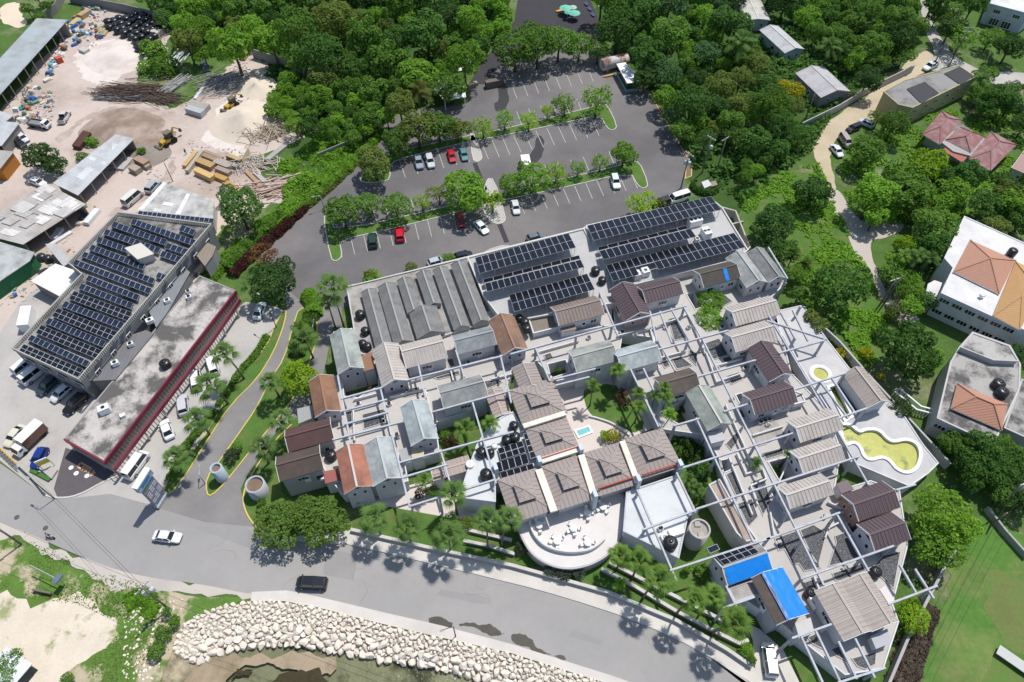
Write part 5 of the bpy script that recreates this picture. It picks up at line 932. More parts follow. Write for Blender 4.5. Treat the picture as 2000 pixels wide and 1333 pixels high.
# lumber: each bundle is a thing
LUM = [(371, 309, 10, -12, 5.2, 1.0, .9, (.52, .36, .17), 'pale orange lumber bundle at the left of the stacks'), (379, 313, 10, -13, 7.0, .8, 1.1, (.42, .36, .28), 'long grey lumber bundle beside the pale orange one'), (416, 301, 30, 12, 5.2, .7, .7, (.34, .26, .19), 'long thin lumber bundle at the back of the stacks'), (410, 306, 30, 12, 4.2, 1.2, .6, (.32, .23, .16), 'loose plank heap at the back of the stacks'), (400, 317, 30, 12, 4.6, 1.5, 1.2, (.42, .28, .13), 'brown lumber bundle in the middle of the stacks'), (398, 337, 30, 14, 5.0, 1.3, 1.5, (.58, .40, .17), 'bright orange topped lumber bundle in the front'), (434, 318, 30, 12, 4.2, 1.5, 1.2, (.38, .33, .28), 'grey lumber bundle right of the brown one'), (446, 318, 30, 12, 5.2, .8, .9, (.36, .31, .29), 'long grey lumber bundle behind the right stack'), (435, 331, 30, 12, 3.8, 1.1, 1.0, (.34, .27, .22), 'small brown grey lumber bundle near the front'), (430, 345, 30, 12, 3.4, 1.2, 1.0, (.46, .28, .10), 'orange brown lumber bundle in the front right'), (457, 307, 30, 12, 4.0, 1.0, 1.2, (.44, .33, .17), 'tan lumber bundle under the upright board'), (450, 361, 26, 16, 4.0, 1.2, .5, (.45, .27, .12), 'low orange lumber bundle near the dark tree'), (494, 347, 22, 22, 6.0, .8, .5, (.42, .26, .16), 'long diagonal brown plank bundle'), (513, 350, 22, 20, 7.0, .9, .5, (.42, .40, .38), 'long diagonal grey plank bundle'), (540, 296, 22, -18, 6.0, 1.2, .6, (.36, .35, .32), 'grey lumber stack at the edge of the scrub'), (585, 248, 26, 16, 4.2, 2.0, 1.2, (.34, .30, .16), 'olive lumber crate stack beside the scrub, lower one'), (588, 242, 26, 16, 4.0, .9, .7, (.42, .38, .32), 'grey beam bundle on the olive stack'), (610, 243, 22, 22, 5.0, 2.2, .3, (.38, .31, .24), 'flat plank stack half under the trees'), (386, 205, 26, 5, 5.0, 2.0, 1.4, (.34, .33, .30), 'grey block stack left of the small digger, upper one'), (380, 213, 26, 8, 4.6, 1.6, 1.6, (.42, .43, .43), 'pale block stack left of the small digger, lower one'), (372, 85, 26, -4, 5.4, 3.2, 2.4, (.24, .20, .14), 'tall dark timber crate under the big tree'), (163, 24, 16, -10, 3.4, 1.6, 1.4, (.42, .30, .17), 'brown crate near the back wall of the yard'), (146, 41, 16, -13, 3.4, 1.5, .9, (.50, .38, .22), 'tan crate beside the warehouse end'), (163, 96, 16, 7, 2.4, 1.6, .9, (.50, .48, .44), 'pale cement pallet in front of the warehouse'), (302, 59, 20, 6, 3.4, 2.0, 1.6, (.50, .46, .42), 'crate with rusty top beside the black tanks'), (200, 62, 14, -20, 3.4, 2.4, .5, (.40, .31, .16), 'bundle of tan poles beside the black tanks'), (275, 312, 30, 15, 3.4, 1.5, 1.6, (.36, .25, .18), 'brown box stack beside the middle shed, upper'), (262, 327, 30, 15, 2.4, 1.5, 1.4, (.38, .30, .24), 'small brown box stack beside the middle shed, lower'), (285, 322, 30, 15, 1.6, 1.2, 1.0, (.34, .28, .22), 'single brown box at the foot of the box stack'), (240, 318, -20, 22, 4.0, 2.4, .6, (.42, .41, .40), 'grey sheet pile leaning on the middle shed'), (178, 421, 12, -14, 4.2, 1.2, 1.0, (.68, .69, .69), 'white pipe bundle behind the patchwork roof'), (110, 455, 10, -14, 3.0, 1.2, .7, (.60, .61, .64), 'white sheet stack below the patchwork roof'), (118, 465, 16, -10, 4.6, .8, .5, (.64, .64, .63), 'long white beam below the patchwork roof'), (479, 106, 14, -20, 4.0, 1.2, .8, (.42, .32, .15), 'tan plank pile at the foot of the trees'), (392, 176, 16, -22, 7.0, .7, .4, (.62, .64, .65), 'long white pipe lying beside the dirt ramp'), (400, 130, 12, 22, 5.0, 1.4, .5, (.10, .11, .14), 'dark folded sheets under the big tree')]
for x, y, dx, dy, ln, wd, h, cl, lab in LUM: cbox('lumber_bundle', lab, 'lumber', x, y, dx, dy, ln*1.15, wd*1.2, h, cl, WOOD, 'stacked goods in the builders yard')
o = cbox('plywood_board', 'pale board leaning upright at the corner of the lumber stacks', 'board', 478, 299, 10, -18, 4.6, .12, 2.2, (.58, .50, .33))
# heaps
def heap(name, label, cat, x, y, r, h, m, sx=1.0, rot=0, seed=0):
    b = MB(); n, k = 22, 7; vs = [(0, 0, h)]; fs = []
    for j in range(1, k+1):
        for i in range(n):
            a = 2*math.pi*i/n; q = r*j/k*(1+.22*noise.noise(Vector((math.cos(a)*1.3+seed, math.sin(a)*1.3, j*.12)))); z = h*(1-j/k)**1.15*(1+.3*noise.noise(Vector((q*math.cos(a)*.6, q*math.sin(a)*.6, seed)))); vs.append((q*math.cos(a)*sx, q*math.sin(a), max(z, 0) if j < k else -.05))
    for i in range(n): fs.append((0, 1+i, 1+(i+1) % n))
    for j in range(k-1):
        for i in range(n): fs.append((1+j*n+i, 1+(j+1)*n+i, 1+(j+1)*n+(i+1) % n, 1+j*n+(i+1) % n))
    b.add(vs, fs, True); o = b.build(name, m); p = W(x, y, h*.4); p.z = 0; o.location = p; o.rotation_euler = (0, 0, rot); return tag(o, label, cat)
heap('sand_heap', 'large cream sand heap beside the small yellow digger', 'sand heap', 478, 232, 9.5, 4.2, M('cream_sand', (.60, .52, .42), var=.12, sc=.3, bump=.4), 1.0, .3, 1)
heap('sand_heap', 'long cream spill of sand at the foot of the scrub', 'sand heap', 500, 165, 8, 1.8, MATS['cream_sand'], .7, .8, 6)
heap('sand_heap', 'brown river sand heap west of the yellow backhoe', 'sand heap', 232, 248, 9, 1.6, MATS['brown_river_sand'], 1.3, .1, 2)
heap('sand_heap', 'dark gravel heap in front of the yellow backhoe', 'sand heap', 288, 300, 5.5, 1.3, M('grey_gravel', (.24, .205, .175), var=.3, sc=1, bump=.7), 1.1, 0, 3)
heap('sand_heap', 'broad white marl heap in the upper yard', 'sand heap', 225, 108, 9, 1.2, MATS['white_marl'], 1.3, -.3, 4)
# rebar, bamboo and sticks
def sticks(name, label, cat, x, y, n, rad, ln, col, spread, ang, seed, thick=.06, z=.5):
    r = random.Random(seed); b = MB(); p0 = W(x, y); 
    for i in range(n):
        a = ang+r.gauss(0, spread); c = Vector((r.gauss(0, rad), r.gauss(0, rad*.6), .1+abs(r.gauss(0, z)))); d = Vector((math.cos(a), math.sin(a), r.gauss(0, .06)))*ln*r.uniform(.4, .6); b.bar(c-d, c+d, thick, thick)
    o = b.build(name, PLAIN, color=col); o.location = p0; return tag(o, label, cat)
sticks('rebar_pile', 'long dark rusty reinforcing steel pile in the middle of the yard', 'steel bars', 262, 182, 190, 3.4, 10, (.12, .085, .065), .10, R(-5), 1, .11, .4)
sticks('rebar_pile', 'right hand rusty steel bar pile sloping towards the pipes', 'steel bars', 312, 192, 90, 2.0, 8, (.13, .095, .075), .12, R(-22), 2, .11, .3)
sticks('rebar_pile', 'grey pipe bundle along the lower edge of the steel pile', 'pipes', 238, 193, 30, .8, 12, (.16, .18, .20), .02, R(2), 3, .16, .15)
sticks('pole_pile', 'tangled heap of pale bamboo poles left of the olive crates', 'bamboo poles', 518, 262, 130, 2.6, 6, (.46, .39, .30), 1.2, 0, 4, .11, .8)
sticks('pole_pile', 'grey tangle of scaffold sticks above the small digger', 'sticks', 440, 165, 150, 4.0, 6, (.36, .33, .31), .5, R(40), 5, .11, .6)
sticks('pole_pile', 'fanned pinkish planks at the edge of the scrub', 'planks', 525, 372, 70, 2.6, 5.5, (.48, .36, .29), .3, R(25), 6, .20, .4)
sticks('pole_pile', 'small fan of pinkish planks among the bushes', 'planks', 562, 355, 40, 1.6, 4.5, (.48, .38, .32), .3, R(25), 7, .20, .3)
sticks('pole_pile', 'scattered pale laths right of the lumber stacks', 'laths', 497, 322, 70, 2.6, 4.5, (.50, .44, .38), .6, R(-40), 8, .13, .4)
sticks('pipe_stack', 'white pipes standing at the edge of the green thicket', 'pipes', 348, 120, 26, .8, 7, (.62, .64, .64), .25, R(75), 9, .14, .8)
sticks('pipe_stack', 'grey steel channels leaning beside the thicket', 'steel channels', 345, 168, 30, 1.0, 8, (.34, .34, .33), .05, R(62), 10, .2, .5)
# debris around the long warehouse
DC = [(.60, .62, .62), (.05, .13, .34), (.34, .36, .38), (.50, .42, .32), (.12, .12, .13), (.16, .34, .42), (.62, .58, .5), (.40, .16, .10), (.14, .26, .18)]
DM = {}
def debris(n, poly, lab, grp, seed, s0=.5, s1=1.5):
    r = random.Random(seed); xs = [p[0] for p in poly]; ys = [p[1] for p in poly]; k = 0
    while k < n:
        x, y = r.uniform(min(xs), max(xs)), r.uniform(min(ys), max(ys))
        if not inpoly(x, y, poly): continue
        k += 1; q = r.randrange(4)
        if q not in DM:
            b = MB()
            if q == 0: b.box((0, 0, .3), (1, .7, .6), taper=.8)
            elif q == 1: b.lathe([(.4, 0), (.42, .7), (.3, .78), (0, .8)], 10)
            elif q == 2: b.box((0, 0, .12), (1.5, .8, .24)); b.box((.1, .05, .34), (1.2, .7, .2), .15)
            else: b.box((0, 0, .25), (.8, .8, .5)); b.box((.1, 0, .65), (.6, .55, .3), .3, .7)
            DM[q] = b.mesh('salvage', PLAIN)
        o = put('salvage_item', DM[q], color=r.choice(DC), loc=W(x, y)); o.rotation_euler = (0, 0, r.uniform(0, 6.28)); o.scale = [r.uniform(s0, s1)]*3; tag(o, lab, 'salvage', grp)
debris(46, [(60, 165), (105, 180), (98, 210), (85, 245), (40, 240), (25, 215)], 'loose coloured sack or carton in the heap in front of the long warehouse', 'salvage heap in front of the warehouse', 1, .7, 1.6)
debris(40, [(115, 75), (135, 45), (180, 45), (205, 55), (200, 75), (160, 85), (140, 95)], 'loose coloured goods at the end of the long warehouse', 'salvage heap at the warehouse end', 2, .7, 1.6)
debris(24, [(90, 150), (110, 110), (125, 90), (132, 100), (112, 125), (95, 160)], 'machine or drum parked under the front of the long warehouse', 'goods under the warehouse front', 3, .9, 1.8)
debris(26, [(20, 545), (70, 495), (70, 520), (40, 560), (25, 600)], 'rubble and cartons heaped along the green wall', 'rubble by the green wall', 4, .5, 1.1)
debris(16, [(160, 400), (190, 400), (165, 440), (150, 440)], 'bits of timber behind the patchwork roof', 'timber behind the patchwork roof', 5, .5, 1.2)
debris(16, [(140, 25), (195, 8), (215, 20), (190, 40), (150, 40)], 'scrap scattered by the back wall of the yard', 'scrap by the back wall', 6, .6, 1.2)
o = cbox('cement_mixer', 'orange red mixer drum at the front of the long warehouse', 'mixer', 113, 112, 8, 8, 1.6, 1.5, 1.6, (.55, .09, .05))
wall('yard_wall', [(85, 25), (105, 8), (120, -20)], 2.6, .3, PAINT, 'dark slatted gate wall at the top left corner of the yard', color=(.2, .19, .18))
wall('yard_wall', [(130, -12), (240, 8), (330, 30), (345, 60)], 2.8, .3, PAINT, 'long grey block wall closing the top of the yard', color=(.24, .23, .22))
wall('yard_wall', [(490, 95), (545, 112), (640, 150), (720, 175)], 3.0, .3, PAINT, 'grey block wall behind the scrub, half hidden by trees', color=(.26, .245, .23))
wall('yard_wall', [(620, 300), (720, 258), (760, 220)], 1.8, .25, PAINT, 'thin grey wall between the scrub and the car park hedge', color=(.26, .25, .24))
# ================================================================ HOUSES ON THE RIGHT
def hip_on(root, quad, z, rise, col, k=.0, over=0, m=TILE):
    P = [p-Vector((root.location.x, root.location.y, 0)) for p in WL(quad, z)]; c = sum(P, Vector())/4
    m1, m2 = (P[0]+P[1])/2, (P[2]+P[3])/2; n1, n2 = (P[1]+P[2])/2, (P[3]+P[0])/2
    if (m2-m1).length > (n2-n1).length: a, e = c.lerp(m1, k), c.lerp(m2, k); order = 0
    else: a, e = c.lerp(n1, k), c.lerp(n2, k); order = 1
    up = Vector((0, 0, rise)); a = a+up; e = e+up; b = MB()
    fs = [(0, 1, 4), (1, 2, 5, 4), (2, 3, 5), (3, 0, 4, 5)] if order == 0 else [(1, 2, 4), (2, 3, 5, 4), (3, 0, 5), (0, 1, 4, 5)]
    if (P[1]-P[0]).cross(P[2]-P[1]).z < 0: fs = [f[::-1] for f in fs]
    b.add([*P, a, e], fs); ro = b.build('hip_roof', m, root, col)
    b = MB(); al = [(0, 4), (1, 4), (2, 5), (3, 5), (4, 5)] if order == 0 else [(1, 4), (2, 4), (3, 5), (0, 5), (4, 5)]; V = [*P, a, e]
    for i, j in al:
        if (V[i]-V[j]).length > .1: b.bar(V[i]+Vector((0, 0, .05)), V[j]+Vector((0, 0, .05)), .25, .12)
    b.build('ridge_tiles', PLAIN, ro, tuple(q*.85 for q in col))
    b = MB(); n4 = [p-Vector((0, 0, .01)) for p in P]; b.add([*n4, *[p-Vector((0, 0, .22)) for p in P]], [(0, 4, 5, 1), (1, 5, 6, 2), (2, 6, 7, 3), (3, 7, 4, 0), (4, 5, 6, 7)]); b.build('fascia', WHITE, ro); return ro
def face_windows(root, pts, z0s, n, me=WIN3):
    P = [p-Vector((root.location.x, root.location.y, 0)) for p in WL(pts, 0 if False else root['ztop'])]
    ang = math.atan2(P[1].y-P[0].y, P[1].x-P[0].x)
    for zz in z0s:
        for i in range(n): q = P[0].lerp(P[1], (i+.5)/n); wop(root, me, 'window', (q.x, q.y, zz), ang)
WRF = M('white_roof_coating', (.62, .61, .60), rough=.85, var=.08, sc=.3, stain=(.42, .41, .40), st_sc=.2, st_amt=.5)
h1 = flatblock('house', 'large white two storey house with salmon and orange tiled hips', [(1884, 424), (2005, 478), (2060, 520), (2040, 660), (1990, 640), (1940, 619), (1839, 573), (1862, 524), (1845, 505)], 6.6, WRF, (.58, .58, .60), 'house', .12, .3); h1['ztop'] = 6.6
hip_on(h1, [(1895, 469), (1984, 509), (1952, 575), (1862, 531)], 7.0, 2.3, (.44, .24, .17)); hip_on(h1, [(1984, 511), (2050, 540), (1992, 645), (1939, 617)], 7.0, 2.2, (.50, .30, .14), .3)
face_windows(h1, [(1839, 574), (1940, 620)], (5.2, 2.0), 4); face_windows(h1, [(1940, 620), (1990, 641)], (5.2, 2.0), 2)
tb_ = [p-h1.location for p in WL([(1812, 555), (1825, 548), (1840, 553), (1827, 590), (1808, 574)], 4.2)]; MB().prism(tb_, 4.0, 4.25, bottom=True).build('balcony_roof', WRF, h1); MB().prism([Vector((sum(p.x for p in tb_)/5+(p.x-sum(q.x for q in tb_)/5)*.85, sum(p.y for p in tb_)/5+(p.y-sum(q.y for q in tb_)/5)*.85, 0)) for p in tb_], 0, 3.99).build('porch_wall', PAINT, h1, (.52, .52, .53))
h2 = flatblock('house', 'grey concrete house with a small salmon tiled hip on its flat roof', [(1857, 708), (1875, 678), (1900, 650), (1972, 676), (1992, 712), (1990, 760), (1940, 868), (1831, 817)], 5.2, WROOF, (.46, .45, .44), 'house', .1, .3, roofc=(.36, .345, .325)); h2['ztop'] = 5.2
hip_on(h2, [(1870, 749), (1968, 790), (1957, 841), (1857, 798)], 5.8, 2.0, (.46, .24, .165), .35); face_windows(h2, [(1831, 818), (1940, 869)], (3.4,), 4)
h2u = flatblock('house_annex', 'raised grey roof storey behind the grey concrete house with salmon hip', [(1877, 679), (1900, 652), (1970, 677), (1988, 706), (1940, 704)], 6.4, WROOF, (.44, .43, .42), 'house', .15, .25, roofc=(.40, .385, .36))
h2b = flatblock('house', 'grey flat roofed house at the right edge below the grey concrete one', [(1996, 742), (2080, 780), (2060, 880), (1962, 836)], 4.6, WROOF, (.42, .41, .40), 'house', .1, .3, roofc=(.33, .32, .30))
h3 = flatblock('house', 'sprawling house with faded dark red metal hip roofs', [(1845, 240), (1876, 240), (1920, 270), (1975, 285), (1932, 325), (1900, 306), (1862, 296), (1836, 276), (1812, 262)], 3.2, CONC, (.40, .40, .38), 'house', 0); h3['ztop'] = 3.2
RR = (.27, .13, .125); RTIN = M('faded_red_tin', rough=.7, var=.28, sc=.9, stain=(.40, .31, .30), st_sc=.5, st_amt=.6, stripe=(0, .5, .1, .25))
for q in ([(1839, 217), (1879, 235), (1836, 283), (1801, 262)], [(1876, 249), (1923, 267), (1896, 298), (1847, 273)], [(1936, 257), (1986, 283), (1935, 334), (1892, 310)]): hip_on(h3, q, 3.4, 1.5, RR, .35, m=RTIN)
b = MB(); b.prism([p-h3.location for p in WL([(1858, 282), (1895, 300), (1880, 318), (1840, 293)], 2.8)], 2.6, 2.8, bottom=True); b.build('porch_roof', PLAIN, h3, (.33, .12, .10))
gable('house', 'house corner with a pink red metal roof at the right edge', [(1976, 326), (2020, 350), (2060, 310), (2005, 292)], None, 3.3, (.34, .19, .17), (.45, .48, .46), TIN, slope=.3, cat='house')
gable('house', 'small house with a silver grey tin gable behind the block wall', [(1557, 147), (1607, 195), (1657, 175), (1607, 129)], None, 3.5, (.42, .41, .42), (.30, .26, .26), TIN, slope=.3, cat='house', vent=False)
gable('house', 'small house with half rusty, half pale blue tin gable', [(1488, 64), (1537, 108), (1567, 93), (1516, 47)], None, 3.3, (.45, .46, .46), (.42, .46, .48), TIN, slope=.3, cat='house', vent=False)
gable('house', 'pale concrete bungalow with light roof at the top of the wood', [(1436, -10), (1459, 47), (1502, 33), (1478, -15)], None, 3.6, (.47, .46, .42), (.40, .42, .42), SHINGLE, slope=.12, cat='house', vent=False)
h5 = flatblock('house', 'long yellow ended flat roofed house with dark roofing felt', [(1726, 180), (1766, 158), (1872, 129), (1905, 151), (1782, 211), (1755, 205)], 5.6, CONC, (.44, .38, .20), 'house', .15, .25, roofc=(.26, .255, .245)); h5['ztop'] = 5.6
for q in ([(1771, 174), (1806, 160), (1834, 182), (1800, 203)], [(1844, 144), (1873, 131), (1903, 150), (1876, 166)]): MB().prism([p-h5.location for p in WL(q, 5.75)], 5.6, 5.78).build('roof_felt', M('dark_roof_felt', (.055, .055, .058), rough=.8, var=.2), h5)
face_windows(h5, [(1728, 182), (1780, 212)], (4.0,), 2); face_windows(h5, [(1782, 212), (1905, 152)], (4.0, 1.6), 6, WIN2)
h9 = flatblock('house', 'white house with a dark arched porch at the top right corner', [(1950, -35), (2060, -10), (2010, 28), (1934, 8)], 6, WRF, (.50, .54, .60), 'house', .2, .3); h9['ztop'] = 6
face_windows(h9, [(1934, 8), (2010, 28)], (4.4,), 2); P = [p-h9.location for p in WL([(1945, 12), (1992, 25)], 6)]
for s in (.25, .75): q = P[0].lerp(P[1], s); wop(h9, WIN3, 'arched_opening', (q.x, q.y, 1.6), math.atan2(P[1].y-P[0].y, P[1].x-P[0].x)).scale = (1.3, 1.2, 2.0)
# white zigzag stair balustrade
b = MB()
for off in ((0, 0), (9, -6)):
    P = [W(x+off[0], y+off[1], 1.6) for x, y in ((1748, 765), (1790, 800), (1820, 808))]
    b = strip(b, P, .25, 1.5, 1.7)
    for a, e in zip(P, P[1:]):
        n = int((e-a).length/.5)
        for i in range(n): q = a.lerp(e, i/n); b.box((q.x, q.y, .8), (.16, .16, 1.4))
tag(b.build('stair_balustrade', WHITE), 'white zigzag baluster rails of the outdoor stair by the grey house', 'balustrade')
# ================================================================ TOP OF THE CAR PARK
p = W(1200, 120, 2.2); p.z = 0; t = thing('fuel_tank', 'big horizontal white tank with rust stained back beside the booth', 'tank', p, math.atan2(W(1225, 112).y-W(1178, 124).y, W(1225, 112).x-W(1178, 124).x))
b = MB(); b.tube([(-4.2, 0, 2), (-4.0, 0, 2), (4.0, 0, 2), (4.2, 0, 2)], [1.2, 1.7, 1.7, 1.2], 20); b.build('shell', M('rusty_white_steel', (.52, .52, .49), rough=.6, stain=(.30, .12, .07), st_sc=.35, st_amt=.9, st_lo=.45, st_hi=.55), t)
for x in (-2.6, 2.6): MB().box((x, 0, .35), (.5, 2.6, .7)).build('cradle', CONC, t, (.4, .38, .36))
bq = [(1204, 125), (1222, 122), (1252, 160), (1225, 163)]; P = WL(bq, 3.2); c = sum(P, Vector())/4; c.z = 0; t = thing('guard_booth', 'glass walled booth with flat white roof at the edge of the wood', 'booth', c)
MB().prism([p-c for p in P], 3.0, 3.2, bottom=True).build('roof', WHITE, t); MB().prism([(p-c)*.88 for p in P], .9, 2.99).build('glazing', M('teal_glass', (.03, .06, .06), rough=.12, var=0, spec=.6), t); MB().prism([(p-c)*.9 for p in P], 0, .9).build('wall', PAINT, t, (.3, .42, .40))
cbox('yellow_barrier', 'yellow timber barrier lying beside the booth', 'barrier', 1190, 147, 20, -4, 3.6, .4, .5, (.55, .36, .10))
P = WL([(842, 167), (870, 150), (907, 166), (910, 190), (868, 198)], 3.0); c = sum(P, Vector())/5; c.z = 0; t = thing('gazebo', 'white gazebo with a pitched canopy hidden among the car park trees', 'gazebo', c)
b = MB(); q = [p-c for p in P]; 
for i in range(5): b.add([q[i], q[(i+1) % 5], Vector((0, 0, 4.4))], [(0, 1, 2) if (q[0].x*q[1].y-q[1].x*q[0].y) > 0 else (2, 1, 0)])
b.build('canopy', WHITE, t)
for i in range(5): MB().box((q[i].x*.92, q[i].y*.92, 1.7), (.2, .2, 3.4)).build('post', WHITE, t)
for i, (x, y, lab) in enumerate(((1105, 14, 'largest mint green parasol at the top of the car park'), (1119, 13, 'pale mint parasol right of the largest one'), (1122, 24, 'mint green parasol nearest the trees'), (1109, 23, 'small mint parasol in front of the largest one'))):
    r = (2.0, 1.3, 1.9, 1.1)[i]; p = W(x, y, 2.4); p.z = 0; t = thing('parasol', lab, 'parasol', p, 0, 'mint parasols'); b = MB(); b.lathe([(r, 2.1), (r*.5, 2.5), (0, 2.75)], 8, smooth=False); b.build('canopy', PLAIN, t, (.16, .48, .36) if i != 1 else (.4, .55, .48)); MB().tube([(0, 0, 0), (0, 0, 2.7)], .04, 6).build('pole', WHITE, t)
def kayak(x, y, dx, dy, ln, wd, col, lab, nm='kayak'):
    p = W(x, y, .3); q = W(x+dx, y+dy, .3); p.z = 0; b = MB(); n = 9; vs = []; fs = []
    for i in range(n):
        s = i/(n-1); w_ = wd/2*math.sin(math.pi*(.06+.88*s))**.7; X = -ln/2+ln*s
        vs += [(X, -w_, .45), (X, -w_*.6, .1), (X, w_*.6, .1), (X, w_, .45)]
    for i in range(n-1):
        for k in range(3): fs.append((4*i+k, 4*i+k+1, 4*i+5+k, 4*i+4+k))
        fs.append((4*i+3, 4*i, 4*i+4, 4*i+7))
    b.add(vs, fs); o = b.build(nm, PLAIN, color=col); o.location = p; o.rotation_euler = (0, 0, math.atan2((q-p).y, (q-p).x)); tag(o, lab, 'boat')
kayak(1095, 21, 12, -3, 3.4, 1.1, (.62, .30, .03), 'orange kayak left of the mint parasols'); kayak(917, 120, 12, -8, 3.4, 1.3, (.66, .66, .66), 'upper white dinghy at the edge of the dark car park', 'dinghy'); kayak(901, 136, 12, -6, 2.8, 1.3, (.66, .66, .66), 'lower white dinghy at the edge of the dark car park', 'dinghy')
for i, (x, y) in enumerate(((1145, 8), (1152, 18), (1158, 29))): kayak(x, y, 6, 10, 2.4, 1.2, (.06, .07, .16), '%s dark blue buggy from the top along the white kerb' % ORD[i], 'buggy')
cbox('timber_gate', 'dark timber gate frame casting shadow at the car park neck', 'gate', 963, 157, 10, -2, 4.4, 1.5, 2.0, (.14, .12, .10)); cbox('timber_gate', 'small timber planter left of the gate frame', 'planter', 922, 163, 12, -4, 3.2, 1.2, 1.0, (.30, .26, .18))
boxthing('transformer_box', 'pale grey transformer box in the clipped hedge square', 'transformer box', [(1370, 356), (1383, 351), (1390, 362), (1376, 368)], 1.4, (.52, .52, .50)); boxthing('transformer_box', 'brown slatted box beside the grey transformer box', 'transformer box', [(1386, 356), (1398, 353), (1402, 361), (1390, 365)], 1.0, (.26, .21, .17))
# sports field sight board, sea lot stall, odd boards
b = MB(); b.box((0, 0, .75), (5.4, 1.6, .2)); b.box((0, .2, .4), (5.0, .9, .6)); o = b.build('bench_table', PLAIN, color=(.46, .46, .44)); o.location = W(1980, 1296); o.rotation_euler = (0, 0, R(-42)); tag(o, 'long grey bench table standing on the sports field', 'bench')
cbox('timber_rail', 'weathered timber rail on the sand beside the grass', 'rail', 80, 1155, 30, 6, 3.2, .22, .9, (.16, .14, .12)); 
t = thing('signpost', 'grey post with a blue grey box lying over the roadside grass', 'post', W(128, 1142), R(160)); MB().bar((0, 0, 0), (0, 0, 2.6), .14, .14).build('post', STEEL, t); MB().bar((0, 0, 2.5), (5.6, -.3, 2.6), .12, .12).build('arm', STEEL, t); MB().box((-.1, 0, 2.7), (.9, 1.4, .3)).build('box', PLAIN, t, (.12, .15, .22))
gable('beach_hut', 'white roofed dark walled beach hut at the bottom left corner', [(8, 1262), (-50, 1340), (-6, 1370), (66, 1300)], None, 2.8, (.66, .68, .70), (.05, .055, .06), PLAIN, slope=.12, cat='hut', wins=False)
# ================================================================ PYLON SIGN AND STREET FURNITURE
t = thing('pylon_sign', 'tall shopping centre sign with blue header and rows of small boards', 'sign', (-59.9, 51.4, 0), R(75.3))
MB().box((0, 0, .35), (3.0, .9, .7)).build('base', STEEL, t)
for x in (-1.2, 1.2): MB().box((x, 0, .7), (.35, .35, 1.4)).build('post', STEEL, t)
MB().box((0, 0, 4.2), (3.0, .45, 5.4)).build('board', PLAIN, t, (.20, .23, .28)); MB().box((0, 0, 7.7), (3.8, .75, 1.5)).build('header', PLAIN, t, (.30, .38, .50)); MB().box((0, 0, 8.6), (3.8, 1.0, .3)).build('cap', WHITE, t)
b = MB(); 
for i, (x, w_) in enumerate(((-.95, .32), (-.5, .36), (-.05, .3), (.35, .4), (.85, .34))): b.box((x, -.40, 7.7), (w_, .06, .7-.1*(i % 2)))
b.build('lettering', PLAIN, t, (.05, .20, .46)); MB().box((-.6, -.25, 6.3), (1.0, .06, .5)).build('logo', PLAIN, t, (.10, .28, .07))
for r in range(7):
    for k in range(3): MB().box((-.92+.92*k, -.25, 5.4-.55*r), (.8, .06, .36)).build('name_board', PLAIN, t, (.42, .44, .50) if (r+k) % 4 else (.30, .17, .16))
def upole(x, y, h, label, ang, arms=1, cans=0, name='utility_pole', bend=0):
    p = W(x, y); t = thing(name, label, 'pole', p, ang)
    MB().tube([(0, 0, 0), (0, 0, h)], [.18, .12], 8).build('shaft', M('pole_timber', (.20, .17, .14), rough=.9, var=.2), t)
    for i in range(arms): MB().box((0, .12, h-.35-i*1.1), (2.6, .12, .14)).build('crossarm', STEEL, t)
    for i in range(cans):
        a = i*2.1; b = MB(); b.lathe([(0, h-3.0), (.36, h-3.0), (.38, h-2.2), (.3, h-2.05), (0, h-2.0)], 12, c=(math.cos(a)*.6, math.sin(a)*.6, 0)); b.build('transformer', M('pale_grey_enamel', (.50, .53, .55), rough=.4, var=.05), t)
    b = MB()
    for x_ in (-1.1, -.4, .4, 1.1):
        if arms: b.lathe([(.07, h-.28), (.09, h-.1), (0, h-.05)], 6, c=(x_, .12, 0))
    if arms: b.build('insulators', WHITE, t)
    return Vector((p.x, p.y, h-.2))
T1 = upole(1330, 368, 10.3, 'utility pole with three grey transformer cans, left of the pair by the car park', R(-50), 1, 3)
T2 = upole(1371, 338, 10.5, 'utility pole with one transformer can, right of the pair by the car park', R(-50), 1, 1)
T2b = upole(1400, 333, 9.5, 'slim utility pole behind the pair at the car park corner', R(40), 1, 0)
T4 = upole(1850, 135, 12.5, 'tall utility pole with white crossarm over the paved lane', R(0), 2, 0)
T4b = upole(1823, 128, 8, 'short leaning pole beside the parked white pickup', R(20), 0, 0)
T5 = upole(1570, 240, 9, 'slim pole at the end of the bare block wall', R(40), 0, 0)
T6 = upole(330, 1190, 10.2, 'roadside utility pole with white crossarm and transformer, near the sand lot', R(58), 1, 2)
T7 = upole(42, 1064, 10, 'utility pole leaning over the grass at the left edge', R(30), 1, 0)
T8 = upole(1718, 596, 8, 'twin timber pole beside the lane end, left one', R(20), 1, 0); T8b = upole(1728, 592, 8.5, 'twin timber pole beside the lane end, right one', R(20), 0, 0)
T9 = upole(1945, 990, 9.5, 'utility pole with insulators beyond the grey wall at the right', R(30), 1, 1)
T10 = upole(1905, 155, 8, 'leaning steel pole against the yellow ended house', R(30), 0, 0)
T11 = upole(1935, 1026, 5, 'bent lamp post at the corner of the sports field', R(30), 0, 0)
def street_lamp(x, y, h, ang, label, solar=False):
    t = thing('street_lamp', label, 'street lamp', W(x, y), ang); MB().tube([(0, 0, 0), (0, 0, h*.93), (.2, 0, h), (1.5, 0, h+.15)], [.10, .07, .06, .05], 8).build('post', STEEL if not solar else RUBBER, t); MB().box((1.7, 0, h+.13), (.7, .28, .12)).build('lamp_head', PLAIN, t, (.3, .3, .3))
